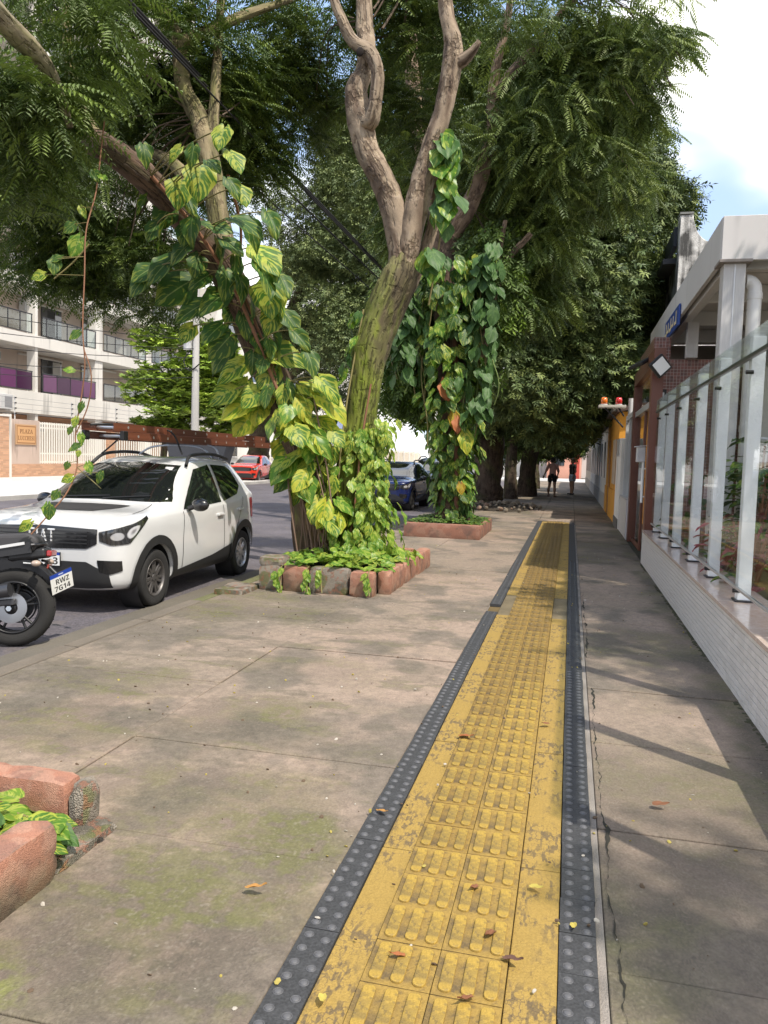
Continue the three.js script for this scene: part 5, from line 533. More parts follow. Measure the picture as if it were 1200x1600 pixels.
farTree('tall grey-green tree across the street seen between the two leaning trunks', [[[-19.7, -0.1, -47, 0.75], [-19.3, 3.5, -47, 0.62], [-17.8, 8.7, -46.5, 0.45], [-15.5, 14, -46, 0.25]], [[-18.6, 5.5, -46.8, 0.35], [-14.3, 8.0, -44.5, 0.2], [-11.2, 11.2, -44, 0.08]]], LC, 241, { d: 470, g: twS, size: 2.3, cut: 0.48, clump: 0.55, colors: [[0.055, 0.085, 0.04], [0.085, 0.12, 0.055], [0.04, 0.065, 0.03]] });
farTree('bright green tree with tiers of broad glossy leaves across the street', [[[-20.2, -0.1, -36, 0.2], [-20, 2, -36, 0.16], [-19.6, 4.7, -36, 0.1], [-19.8, 6.7, -36, 0.05]], [[-20, 2.4, -36, 0.1], [-18.1, 3.7, -36.2, 0.05]]], LS, 251, { d: 800, g: ro, size: 1.15, cut: 0.47, clump: 0.7, colors: [[0.11, 0.19, 0.035], [0.17, 0.26, 0.055], [0.07, 0.12, 0.03]] });
{ const t = thing('street_tree', 'near tree at the left, only its pale branch and leaf sprays reaching into view', 'tree'); const lo = { bark: [0.32, 0.27, 0.19], bark2: [0.18, 0.14, 0.10], mossAt: (q, w) => 0.35 * sstep(0.45, 0.6, w), n: 12, step: 0.05 };
  obj('trunk', limb([[-2.75, -0.05, -1.9, 0.28], [-2.75, 0.5, -1.9, 0.22], [-2.9, 2.0, -1.9, 0.19], [-3.2, 3.4, -2.2, 0.17], [-3.6, 4.3, -2.8, 0.14], [-3.9, 4.6, -3.6, 0.11]], 71, lo), barkM, t); obj('branch', limb([[-3.9, 4.6, -3.6, 0.11], [-4.08, 4.57, -4.6, 0.09], [-4.12, 4.52, -5.0, 0.08], [-4.12, 4.48, -5.2, 0.08], [-4.12, 4.45, -5.4, 0.07], [-4.11, 4.33, -5.6, 0.05], [-4.04, 4.02, -5.7, 0.03]], 72, lo), barkM, t); obj('branch', limb([[-3.2, 3.4, -2.2, 0.12], [-2.6, 4.8, -1.6, 0.1], [-1.8, 6.2, -1.0, 0.07], [-1.2, 7.4, -0.4, 0.04]], 73, lo), barkM, t);
  fill([...LN, [-1.6, 6.8, 0.6, 1.0, 0.7, 1.0, 0.8], [-4.9, 6.0, -2.6, 1.0, 0.7, 1.0, 0.8]], 2600, fr1, t, 'crown', 106, { clump: 1.8, cut: 0.48, droop: 0.25, colors: [[0.06, 0.105, 0.03], [0.09, 0.15, 0.04], [0.04, 0.075, 0.024]] }); }
{ const t = thing('garden_tree', 'garden tree standing behind the glass balustrade out to the right', 'tree'); obj('trunk', limb([[5.4, 0, -5.6, 0.25], [5.3, 2.5, -5.6, 0.2], [5.0, 5, -5.6, 0.15], [4.6, 7, -5.5, 0.07]], 81, { n: 10, step: 0.2 }), barkM, t); fill([[4.6, 7, -3.6, 1.0, 0.8, 1.3], [4.5, 7.2, -5.8, 1.1, 0.9, 1.6], [4.5, 7.0, -7.9, 1.0, 0.8, 1.2], [5.6, 7.4, -6, 1.4, 0.9, 2.2], [4.9, 7.2, 0.4, 1.0, 0.7, 0.9]], 1500, tw1, t, 'crown', 107, { clump: 1.2, cut: 0.44, size: 1.2 }); }
// ---------------------------------------------------------------- climbing leaves, planters
// leaf blade: unit length along +y from its stalk, heart-shaped base, normal +z
function blade(seed, o = {}) { const r = rng(seed), nv = 9, nu = 8, pos = [], uv = [], idx = [], W = o.w ?? 0.72, fold = o.fold ?? 0.22, droop = o.droop ?? 0.25, lobe = o.lobe ?? 0.17, ph = r() * 9;
  for (let j = 0; j <= nv; j++) for (let i = 0; i <= nu; i++) { const v = j / nv, u = i / nu * 2 - 1, au = Math.abs(u), w = 0.5 * W * Math.pow(Math.sin(PI * Math.pow(v * 0.93 + 0.07, 0.62)), 0.8) * (v > 0.999 ? 0 : 1); let x = u * w, y = v - lobe * Math.sin(PI * Math.min(1, au * 1.15)) * Math.pow(1 - v, 1.6); const edge = 1 + 0.06 * Math.sin(v * 17 + ph + (u > 0 ? 2 : 0)) * au; x *= edge; const z = fold * Math.abs(x) * (1 - 0.3 * au) - droop * v * v + 0.035 * Math.sin(v * 11 + u * 2.5 + ph) * au + 0.02 * Math.sin(u * 5 + ph); pos.push(x, y, z); uv.push(i / nu, v); }
  for (let j = 0; j < nv; j++) for (let i = 0; i < nu; i++) { const a = j * (nu + 1) + i, b = a + 1, c = a + nu + 1, d = c + 1; idx.push(a, b, c, b, d, c); }
  const g = new THREE.BufferGeometry(); g.setAttribute('position', new THREE.Float32BufferAttribute(pos, 3)); g.setAttribute('uv', new THREE.Float32BufferAttribute(uv, 2)); g.setIndex(idx); g.computeVertexNormals(); return g; }
const bigG = [1, 2, 3, 4].map((s) => blade(s, { w: 0.72 + 0.05 * s, lobe: 0.2, droop: 0.18 + 0.06 * s })), smallG = [5, 6, 7].map((s) => blade(s, { w: 0.68, lobe: 0.14, droop: 0.12 + 0.08 * (s - 5), fold: 0.3 })), heartG = [8, 9, 10].map((s) => blade(s, { w: 0.78, lobe: 0.28, droop: 0.15 + 0.1 * (s - 8) })), tinyG = blade(12, { w: 0.6, lobe: 0.1, fold: 0.3 });
function leafTex(green, pale, amount, seed, vein = [0.3, 0.38, 0.12]) { return tex(256, 256, (u, v) => { const x = Math.abs(u - 0.5) * 2, s = v - 0.42 * x, sd = u > 0.5 ? 3.1 : 7.7; const st = fbm(s * 15 + seed * 5 + sd, x * 2.2 + sd + seed, 4), bl = fbm(s * 4 + seed * 9 + sd, x * 1.4 + seed, 3); let c = mix3(green, pale, sstep(0.60 - amount * 0.28, 0.66 - amount * 0.2, st * 0.65 + bl * 0.35)); const q = Math.abs(((s * 9) % 1 + 1) % 1 - 0.5); c = mix3(c, [c[0] * 0.7, c[1] * 0.72, c[2] * 0.7], 0.55 * sstep(0.06, 0.0, q)); c = mix3(c, vein, 0.75 * sstep(0.05, 0.012, x)); const k = 0.85 + 0.3 * (fbm(u * 14, v * 14 + seed, 3) - 0.2); return [c[0] * k, c[1] * k, c[2] * k]; }); }
const leafMat = (t, rough = 0.48, tr = 0.38) => phys([1, 1, 1], rough, { map: t, transmission: tr, thickness: 0, specularIntensity: 0.45 });
const LM = { dark: leafMat(leafTex([0.055, 0.13, 0.022], [0.26, 0.32, 0.05], 0.2, 1)), vary: leafMat(leafTex([0.085, 0.20, 0.025], [0.45, 0.50, 0.07], 0.5, 2)), gold: leafMat(leafTex([0.20, 0.33, 0.03], [0.55, 0.55, 0.06], 0.7, 3)), fresh: leafMat(leafTex([0.12, 0.26, 0.03], [0.38, 0.48, 0.08], 0.35, 4), 0.38), lime: leafMat(leafTex([0.19, 0.34, 0.035], [0.44, 0.52, 0.09], 0.45, 5), 0.38), heart: leafMat(leafTex([0.08, 0.17, 0.045], [0.13, 0.24, 0.06], 0.3, 6, [0.15, 0.24, 0.08]), 0.5, 0.35), deep: leafMat(leafTex([0.055, 0.125, 0.03], [0.09, 0.17, 0.04], 0.3, 7, [0.11, 0.18, 0.06]), 0.5, 0.3), dry: std([0.36, 0.12, 0.04], 0.7), sick: leafMat(leafTex([0.5, 0.36, 0.03], [0.3, 0.12, 0.03], 0.3, 8), 0.5) };
const stemM = std([0.20, 0.17, 0.06], 0.7), stemR = std([0.22, 0.10, 0.05], 0.7), rootM = std([0.20, 0.13, 0.09], 0.9);
function setLeaf(m, p, tip, nor, size, roll = 0) { const T = tip.clone().normalize(), N = nor.clone().addScaledVector(T, -nor.dot(T)).normalize(); if (roll) N.applyAxisAngle(T, roll); const X = T.clone().cross(N); m.quaternion.setFromRotationMatrix(new THREE.Matrix4().makeBasis(X, T, N)); m.position.copy(p); const w = Math.abs(Math.sin(p.x * 91.7 + p.y * 57.3 + p.z * 31.1)); m.scale.set(size * (0.8 + 0.36 * w), size, size * (0.7 + 0.7 * (1 - w))); }
const RIGHT = V3(0.973, 0, -0.230), TOCAM = V3(0.30, -0.28, 0.91).normalize();
const BIG = [[-3.3,4.38,-6.91,0.25,100,1], [-3.18,4.19,-6.98,0.25,60,1], [-3.69,4.13,-7.26,0.36,80,1], [-4.33,3.94,-7.7,0.29,120,0], [-4.44,3.78,-7.67,0.23,110,0], [-3.82,3.83,-7.67,0.18,20,0], [-3.69,3.82,-7.79,0.21,10,0], [-3.31,3.79,-7.57,0.37,20,0], [-3.06,3.81,-7.62,0.32,60,0], [-4.61,3.51,-8.12,0.44,150,0], [-4.55,3.31,-8.35,0.48,150,0], [-4.0,3.17,-8.24,0.41,150,0], [-4.36,3.07,-8.35,0.4,150,0], [-3.31,3.58,-8.11,0.45,40,1], [-3.28,3.38,-8.05,0.42,40,0], [-3.34,3.19,-8.27,0.41,80,1], [-3.26,3.18,-8.36,0.33,70,1], [-4.04,2.82,-8.3,0.36,150,0], [-3.66,2.91,-8.35,0.28,60,0], [-3.36,2.97,-8.41,0.33,100,1], [-3.15,2.96,-8.49,0.33,45,0], [-3.98,2.67,-8.4,0.37,140,0], [-3.52,2.71,-8.47,0.25,70,0], [-3.24,2.6,-8.58,0.42,10,1], [-3.84,2.4,-8.44,0.4,150,1], [-3.45,2.35,-8.53,0.34,120,1], [-4.06,2.55,-8.57,0.35,140,0], [-3.97,2.13,-8.46,0.34,150,0], [-3.82,2.01,-8.55,0.49,145,2], [-3.61,1.94,-8.64,0.32,110,2], [-3.84,1.79,-8.74,0.32,130,1], [-2.89,2.51,-8.45,0.3,60,0], [-3.34,2.22,-8.57,0.23,80,0], [-2.95,2.21,-8.65,0.31,30,1], [-2.69,2.24,-8.47,0.36,30,1], [-2.66,2.03,-8.58,0.42,20,2], [-3.16,2.08,-8.64,0.34,50,1], [-3.18,1.81,-8.51,0.39,100,2], [-2.8,1.81,-8.59,0.37,20,1], [-3.45,2.11,-8.61,0.2,90,1], [-4.48,2.84,-8.54,0.26,120,1], [-4.89,3.33,-8.14,0.31,140,0], [-4.83,3.46,-8.13,0.28,150,0], [-3.37,3.79,-7.85,0.31,60,0], [-3.58,3.64,-7.82,0.29,30,0], [-4.12,3.51,-8.06,0.27,100,0], [-4.31,3.66,-8.02,0.32,150,0], [-3.58,3.29,-8.09,0.3,60,0], [-3.12,3.3,-8.16,0.29,60,0], [-4.17,3.38,-8.21,0.3,140,0], [-3.89,3.05,-8.47,0.25,120,0], [-3.6,2.51,-8.45,0.25,100,0], [-3.02,2.76,-8.45,0.3,40,0], [-3.8,2.22,-8.65,0.26,110,1], [-2.99,1.97,-8.51,0.28,60,1], [-4.11,4.3,-6.95,0.21,60,0], [-3.84,4.31,-7.03,0.19,120,1], [-3.58,4.22,-6.88,0.21,100,0], [-3.44,4.19,-7.05,0.19,40,0], [-3.99,4.08,-7.41,0.3,100,1], [-3.97,4.04,-7.58,0.28,60,0], [-3.33,4.05,-7.26,0.24,40,0], [-3.29,4.02,-7.41,0.22,60,1], [-3.31,1.47,-8.77,0.35,100,2], [-2.86,1.41,-8.61,0.28,120,1], [-2.74,1.23,-8.7,0.23,70,1], [-3.32,1.12,-8.77,0.27,130,0], [-3.05,1.03,-8.59,0.29,100,0], [-3.19,1.31,-8.67,0.24,10,1], [-2.73,1.82,-8.66,0.31,20,1], [-2.72,1.46,-8.8,0.24,80,1], [-2.98,1.28,-8.64,0.23,70,1], [-2.86,1.79,-8.64,0.26,40,1], [-3.13,1.18,-8.79,0.24,90,0], [-2.6,1.66,-8.57,0.23,50,1], [-3.38,1.28,-8.7,0.24,150,0], [-3.6,1.96,-8.66,0.26,110,2], [-3.61,2.1,-8.46,0.31,140,1], [-3.18,1.8,-8.59,0.31,100,2], [-2.95,2.12,-8.61,0.31,20,1], [-2.84,2.23,-8.67,0.28,20,1]];
const HANG = [[-3.92,2.36,-5.6,0.1,150], [-3.96,2.08,-5.58,0.08,200], [-3.84,1.78,-5.56,0.08,110], [-3.87,1.66,-5.53,0.08,110], [-3.91,1.59,-5.52,0.06,120], [-3.8,1.53,-5.51,0.08,80], [-3.85,1.46,-5.5,0.1,160], [-3.81,1.41,-5.49,0.05,100], [-3.9,1.31,-5.47,0.06,110], [-3.7,1.3,-5.47,0.09,70], [-3.58,1.23,-5.43,0.09,100], [-3.86,1.21,-5.42,0.09,150], [-3.91,1.08,-5.34,0.08,120], [-3.94,0.96,-5.28,0.11,100], [-3.91,0.95,-5.27,0.1,100], [-4.08,0.84,-5.21,0.11,140], [-4.07,4.07,-5.87,0.1,60], [-3.97,3.08,-5.68,0.16,120], [-4.14,2.92,-5.64,0.13,90], [-4.27,2.84,-5.62,0.11,160], [-3.88,3.68,-5.81,0.1,60], [-3.81,3.66,-5.81,0.08,20], [-4.05,3.24,-5.71,0.11,140], [-3.96,3.38,-5.75,0.09,60], [-4.13,2.98,-5.65,0.1,160]];
{
  const t = thing('pothos_vine', 'large variegated climber with broad yellow-streaked leaves covering the leaning trunk', 'vine'); const r = rng(5), stems = [];
  const spine = new THREE.CatmullRomCurve3([[-2.75, 0.3, -8.7], [-2.9, 0.9, -8.72], [-3.05, 1.4, -8.72], [-3.25, 1.95, -8.62], [-3.5, 2.6, -8.5], [-3.72, 3.2, -8.3], [-3.9, 3.6, -8.05], [-4.1, 3.95, -7.75], [-4.3, 4.25, -7.4]].map((p) => V3(...p)));
  obj('stem', new THREE.TubeGeometry(spine, 60, 0.022, 7), stemR, t); obj('stem', new THREE.TubeGeometry(new THREE.CatmullRomCurve3([[-3.2, 1.9, -8.65], [-3.5, 2.7, -8.55], [-3.7, 3.4, -8.3], [-3.62, 3.9, -8.1], [-3.5, 4.25, -7.5]].map((p) => V3(...p))), 40, 0.015, 6), stemR, t);
  BIG.forEach(([x, y, z, L, a, k], i) => { const an = (a + (r() - 0.5) * 24) * PI / 180, c = V3(x, y, z), tip = RIGHT.clone().multiplyScalar(Math.cos(an)).addScaledVector(V3(0, -1, 0), Math.sin(an)).addScaledVector(TOCAM, 0.25 + 0.4 * r()).normalize(); const nor = TOCAM.clone().multiplyScalar(0.8).add(V3(0.25, 1.0, 0)).addScaledVector(RIGHT, (r() - 0.5) * 0.7); const base = c.clone().addScaledVector(tip, -L * 0.45); const low = y < 2.3;
    const m = obj('leaf', bigG[i % 4], k === 2 ? LM.gold : k === 1 ? (low && i % 3 === 0 ? LM.gold : LM.vary) : low && i % 2 ? LM.vary : LM.dark, t); setLeaf(m, base, tip, nor, L * 1.0, (r() - 0.5) * 0.5);
    let best = spine.getPoint(0), bd = 9; for (let q = 0; q <= 40; q++) { const p = spine.getPoint(q / 40), d = p.distanceTo(base) + 0.4 * Math.abs(p.y - base.y + 0.12); if (d < bd) { bd = d; best = p; } } const mid = best.clone().lerp(base, 0.55).add(V3(0, 0.10, 0.04)); obj('leaf_stalk', new THREE.TubeGeometry(new THREE.QuadraticBezierCurve3(best, mid, base), 8, 0.0075, 5), stemM, t); });
  // extra half-hidden leaves close to the bark
  for (let i = 0; i < 22; i++) { const p = spine.getPoint(0.06 + 0.9 * r()), a = (r() * 2 - 1) * 1.9 + 0.5, out = V3(Math.sin(a), 0, Math.cos(a)), L = 0.18 + 0.2 * r(); const m = obj('leaf', bigG[i % 4], p.y < 1.9 ? (r() < 0.5 ? LM.vary : LM.fresh) : r() < 0.75 ? LM.dark : LM.vary, t); setLeaf(m, p.clone().addScaledVector(out, 0.06 + 0.22 * r()), out.clone().multiplyScalar(0.5).add(V3((r() - 0.5), -1.0, 0)), out.clone().add(V3(0, 0.7, 0)), L, (r() - 0.5)); }
  for (let i = 0; i < 34; i++) { const u = r(), y = 0.75 + 1.25 * u, a = (r() * 2 - 1) * 1.5 + 0.4, out = V3(Math.sin(a), 0, Math.cos(a)), p = spine.getPoint(0.05 + 0.32 * u), L = 0.2 + 0.16 * r(); const m = obj('leaf', bigG[i % 4], [LM.gold, LM.vary, LM.vary, LM.fresh][i % 4], t); setLeaf(m, p.clone().addScaledVector(out, 0.12 + 0.26 * r()).setY(y), out.clone().multiplyScalar(0.6).add(V3((r() - 0.5) * 1.6, -0.7, 0)), out.clone().add(V3(0, 0.9, 0)), L, (r() - 0.5)); }
  const rt = []; for (let k = 0; k < 22; k++) { const x = -3.15 + 0.4 * r(), z = -8.75 + 0.2 * r(), y0 = 1.2 + 0.9 * r(); rt.push(curveTube([[x - 0.12, y0, z], [x + (r() - 0.5) * 0.2, y0 * 0.6, z + 0.1 * r()], [x + 0.12 + (r() - 0.5) * 0.25, 0.25, z + 0.1 * r()]], 0.006 + 0.006 * r(), 14, 5)); } stuff(obj('aerial_roots', rt, rootM, t));
}
function climber(t, path, R, n, geos, mats, size, seed, o = {}) { const r = rng(seed), c = new THREE.CatmullRomCurve3(path.map((p) => V3(...p))), faceA = o.face ?? 0.3; const inst = []; for (let i = 0; i < n; i++) { const k = Math.pow(r(), o.bias ?? 1), p = c.getPoint(k), a = faceA + (r() + r() - 1) * (o.spread ?? 2.2), out = V3(Math.sin(a), 0, Math.cos(a)), rad = (typeof R === 'function' ? R(k) : R) * (0.8 + 0.65 * r() * r()), L = lerp(size[0], size[1], r()) * (o.grow ? lerp(1, o.grow, k) : 1); const m = new THREE.Object3D(); setLeaf(m, p.clone().addScaledVector(out, rad).add(V3(0, L * 0.3, 0)), out.clone().multiplyScalar(0.35 + 0.3 * r()).add(V3((r() - 0.5) * 1.1, -0.9, (r() - 0.5) * 0.5)), out.clone().multiplyScalar(0.9).add(V3(0, 0.75, 0)), L, (r() - 0.5) * 0.7); const mat = mats[(r() * mats.length) | 0], g = geos[i % geos.length]; if (i < (o.parts ?? 290)) { const q = obj('leaf', g, mat, t); q.position.copy(m.position); q.quaternion.copy(m.quaternion); q.scale.copy(m.scale); } else { m.updateMatrix(); inst.push(m.matrix.clone()); } }
  if (inst.length) for (let k = 0; k < 2; k++) { const l = inst.filter((_, i) => i % 2 === k), im = new THREE.InstancedMesh(geos[k % geos.length], mats[k % mats.length], l.length); im.name = 'foliage'; l.forEach((q, i) => im.setMatrixAt(i, q)); t.add(stuff(im)); } }
{
  const t = thing('ivy_vine', 'dense small-leaved climber with bright yellow-green leaves around the base of the mossy trunk', 'vine');
  climber(t, [[-2.55, 0.25, -9.05], [-2.52, 0.9, -9.05], [-2.46, 1.5, -9.05], [-2.42, 1.75, -9.05]], (k) => lerp(0.66, 0.24, Math.sqrt(k)), 290, smallG, [LM.fresh, LM.lime, LM.vary, LM.fresh, LM.lime], [0.10, 0.17], 61, { face: 0.85, spread: 1.7, bias: 1.6 });
  climber(t, [[-2.32, 0.4, -8.95], [-2.28, 1.0, -8.95], [-2.22, 1.85, -9.0]], 0.20, 150, smallG, [LM.lime, LM.vary], [0.10, 0.16], 62, { face: 0.6, spread: 1.9, parts: 0 });
  obj('stem', curveTube([[-2.5, 0.3, -8.75], [-2.42, 1.0, -8.77], [-2.38, 1.6, -8.8], [-2.3, 2.3, -8.86]], 0.012, 30), stemR, t);
  const t2 = thing('ivy_vine', 'line of dark heart leaves climbing the left side of the mossy trunk', 'vine');
  climber(t2, [[-2.66, 0.7, -8.9], [-2.62, 1.4, -8.9], [-2.56, 2.1, -8.95], [-2.45, 2.7, -9.0], [-2.4, 3.2, -9.05]], 0.17, 46, heartG, [LM.heart, LM.fresh, LM.heart], [0.11, 0.17], 63, { face: -0.9, spread: 0.9 }); obj('stem', curveTube([[-2.66, 0.3, -8.75], [-2.62, 1.4, -8.76], [-2.58, 2.1, -8.85], [-2.48, 3.2, -9.1]], 0.012, 30), stemM, t2);
  const t3 = thing('ivy_vine', 'big soft heart leaves climbing beside the fork of the pale limbs', 'vine');
  climber(t3, [[-1.72, 3.7, -9.3], [-1.62, 4.1, -9.3], [-1.55, 4.4, -9.3], [-1.6, 4.9, -9.3], [-1.66, 5.2, -9.3]], 0.16, 34, heartG, [LM.heart, LM.heart, LM.fresh], [0.22, 0.34], 64, { face: 0.3, spread: 1.2 }); obj('stem', curveTube([[-1.75, 3.3, -9.4], [-1.62, 4.1, -9.3], [-1.6, 5.2, -9.3]], 0.012, 30), stemM, t3);
}
{
  const t = thing('ivy_vine', 'heavy curtain of dark and mottled leaves wrapping the tree in the smooth terracotta planter', 'vine');
  climber(t, [[-2.21, 0.35, -15.25], [-2.25, 1.0, -15.25], [-2.3, 2.0, -15.25], [-2.34, 3.0, -15.2], [-2.4, 4.0, -15.2], [-2.5, 5.2, -15.2]], (k) => lerp(0.36, 0.62, sstep(0.1, 0.6, k)), 540, [...smallG, ...heartG], [LM.fresh, LM.dark, LM.heart, LM.vary, LM.dark, LM.heart], [0.14, 0.24], 65, { spread: 2.6, grow: 1.5, bias: 0.85 });
  const r = rng(19), hang = [[-3.3, 4.6, 2.9, -15.0], [-3.05, 4.9, 2.6, -14.9], [-2.85, 5.0, 2.4, -14.8], [-1.85, 5.0, 2.3, -14.8], [-1.7, 4.6, 1.9, -14.7], [-1.55, 5.2, 3.2, -14.8], [-1.95, 4.4, 1.6, -14.7], [-3.45, 4.2, 3.0, -15.1], [-2.75, 4.4, 1.7, -14.7], [-1.45, 4.0, 2.5, -14.7]];
  hang.forEach(([x, y1, y0, z], k) => { const pts = []; for (let i = 0; i <= 6; i++) pts.push([x + 0.09 * Math.sin(i * 1.1 + k), lerp(y1, y0, i / 6), z + 0.05 * Math.cos(i + k)]); obj('hanging_stem', curveTube(pts, 0.011, 26, 5), k % 3 ? stemM : std([0.16, 0.22, 0.06], 0.7), t); });
  climber(t, [[-3.3, 4.8, -14.9], [-3.2, 3.8, -14.9], [-3.1, 2.9, -14.9]], 0.3, 75, heartG, [LM.heart, LM.deep, LM.dark], [0.2, 0.32], 66, { spread: 2.4, parts: 0 }); climber(t, [[-1.65, 5.3, -14.8], [-1.7, 4.2, -14.8], [-1.75, 2.2, -14.8]], 0.26, 85, heartG, [LM.heart, LM.deep, LM.heart], [0.2, 0.32], 67, { spread: 2.4, parts: 0 });
  for (const [x, y, z, L, m] of [[-2.18, 2.32, -14.62, 0.36, LM.sick], [-2.12, 2.22, -14.6, 0.3, LM.dry], [-2.02, 1.0, -14.75, 0.22, LM.sick], [-1.95, 1.95, -14.6, 0.42, LM.gold], [-2.35, 2.9, -14.6, 0.4, LM.dry]]) { const q = obj('withered_leaf', heartG[0], m, t); setLeaf(q, V3(x, y, z), V3(0.2, -1, 0.3), V3(0.2, 0.6, 1), L); }
  obj('stem', curveTube([[-2.1, 0.3, -14.95], [-2.12, 1.2, -14.9], [-2.16, 2.2, -14.85], [-2.2, 3.2, -14.85], [-2.3, 4.4, -14.85]], 0.05, 40, 8), std([0.13, 0.06, 0.035], 0.9), t);
}
{
  const t = thing('hanging_vine', 'thin reddish vine with heart leaves hanging down in front of the white car', 'vine');
  const P = [[-3.89, 4.2, -5.95], [-3.89, 3.91, -5.9], [-3.87, 3.54, -5.8], [-3.89, 3.21, -5.7], [-3.87, 2.84, -5.65], [-3.85, 2.38, -5.6], [-3.83, 2.12, -5.6], [-3.86, 1.87, -5.6], [-3.88, 1.56, -5.55], [-3.83, 1.3, -5.5], [-3.85, 1.1, -5.4], [-3.92, 0.95, -5.3], [-4.02, 0.78, -5.2]], c = new THREE.CatmullRomCurve3(P.map((p) => V3(...p)));
  obj('stem', new THREE.TubeGeometry(c, 90, 0.006, 6), stemR, t); obj('stem', curveTube([[-3.84, 2.25, -5.6], [-3.76, 2.05, -5.58], [-3.80, 1.8, -5.6], [-3.88, 1.56, -5.55]], 0.005, 30), stemR, t); obj('stem', curveTube([[-3.86, 3.1, -5.7], [-4.0, 2.95, -5.68], [-4.15, 2.82, -5.65]], 0.006, 20), stemM, t); obj('stem', curveTube([[-3.83, 1.3, -5.5], [-3.72, 1.22, -5.5], [-3.6, 1.14, -5.48]], 0.004, 20), stemM, t);
  const r = rng(9); HANG.forEach(([x, y, z, L, a], i) => { const an = (a + (r() - 0.5) * 20) * PI / 180, tip = RIGHT.clone().multiplyScalar(Math.cos(an)).addScaledVector(V3(0, -1, 0), Math.sin(an)).addScaledVector(TOCAM, 0.3), base = V3(x, y, z).addScaledVector(tip, -L * 0.4); const m = obj('leaf', heartG[i % 3], i % 4 === 3 ? LM.vary : i % 2 ? LM.fresh : LM.dark, t); setLeaf(m, base, tip, TOCAM.clone().add(V3(0.2, 0.7, 0)), L * 1.05, (r() - 0.5) * 0.6); let b = c.getPoint(0), bd = 9; for (let q = 0; q <= 60; q++) { const p = c.getPoint(q / 60), d = p.distanceTo(base); if (d < bd) { bd = d; b = p; } } obj('leaf_stalk', rod(b.toArray(), base.toArray(), 0.0028, 5), stemM, t); });
}
// planters
const terraT = tex(512, 512, (u, v) => { const a = tfbm(u, v, 5, 6), b = tfbm(u, v, 18, 4), f = tnoise(u, v, 180); const c = mix3([0.43, 0.20, 0.13], [0.31, 0.16, 0.115], sstep(0.38, 0.66, a)), k = 0.9 + 0.25 * (f - 0.5); const d = mix3(mix3(c, [0.52, 0.30, 0.21], 0.5 * sstep(0.5, 0.62, tfbm(u + 0.5, v, 9, 5))), [0.17, 0.125, 0.09], 0.6 * sstep(0.54, 0.74, b * 0.6 + a * 0.4)); return [d[0] * k, d[1] * k, d[2] * k]; });
const stoneT = tex(512, 512, (u, v) => { const a = tfbm(u, v, 6, 6), b = tfbm(u, v, 24, 4), m = tfbm(u + 0.4, v, 5, 5); let c = mix3([0.30, 0.26, 0.21], [0.13, 0.115, 0.085], sstep(0.4, 0.65, a)); c = mix3(c, [0.14, 0.15, 0.04], 0.7 * sstep(0.52, 0.64, m)); c = mix3(c, [0.36, 0.14, 0.08], 0.5 * sstep(0.55, 0.7, b)); return c; });
const terra = std([1, 1, 1], 0.85, { map: rep(terraT, 1.6), bumpMap: rep(grain, 2), bumpScale: 0.006, vertexColors: true }), stone = std([1, 1, 1], 0.92, { map: rep(stoneT, 1.6), bumpMap: rep(grain, 1.5), bumpScale: 0.02, vertexColors: true });
const soil = std([0.05, 0.038, 0.026], 1, { map: mottle, bumpMap: rep(grain, 2), bumpScale: 0.03 });
function block(x0, x1, y0, y1, z0, z1, seed, rough = 0.02, o = {}) { // a rough cast block: painted on top, worn and mossy low down
  const w = x1 - x0, h = y1 - y0, d = z1 - z0, n = (s) => Math.max(2, Math.round(s / 0.05)); let g = new THREE.BoxGeometry(w, h, d, n(w), n(h), n(d)); g.deleteAttribute('uv'); g.deleteAttribute('normal'); g = mergeVertices(g); const P = g.attributes.position; for (let i = 0; i < P.count; i++) { let x = P.getX(i), y = P.getY(i), z = P.getZ(i); const q = (a, s) => (a + s) * 7, f = (k) => (fbm(q(x + y * 0.7, seed + k), q(z + y * 0.9, seed * 1.7 + k), 3) - 0.5) * 2; const ex = Math.abs(Math.abs(x) - w / 2) < 1e-4, ey = Math.abs(Math.abs(y) - h / 2) < 1e-4, ez = Math.abs(Math.abs(z) - d / 2) < 1e-4, e = ex + ey + ez; const inn = e > 1 ? 0.008 * (e - 1) + 0.035 * Math.max(0, fbm(x * 16 + seed * 3, z * 16 + y * 13, 2) - 0.56) * (e - 1) * Math.min(1, rough / 0.02) : 0; P.setXYZ(i, x + rough * f(1) * (rough < 0.026 ? 0.28 : 0.45) * (ey && y > 0 && e === 1 ? 0.3 : 1) - Math.sign(x) * inn * ex, y + rough * (y > 0 ? 0.35 : 0) * f(5) - Math.sign(y) * inn * ey, z + rough * f(9) * (rough < 0.026 ? 0.28 : 0.45) - Math.sign(z) * inn * ez); }
  g.translate((x0 + x1) / 2, (y0 + y1) / 2, (z0 + z1) / 2); let q = g.toNonIndexed(); q.computeVertexNormals(); q = toCreasedNormals(q, 0.45); metreUV(q); const cp = q.attributes.position, col = new Float32Array(cp.count * 3); for (let i = 0; i < cp.count; i++) { const x = cp.getX(i), y = cp.getY(i), z = cp.getZ(i), k = (o.worn ?? 0) * sstep(y1 - 0.02, y0 + 0.02, y + 0.12 * (fbm(x * 6 + seed, z * 6 + y * 8, 3) - 0.5)); const c = mix3([1, 1, 1], [0.42, 0.62, 0.55], clamp(k)); col.set(c, i * 3); } q.setAttribute('color', new THREE.BufferAttribute(col, 3)); return q; }
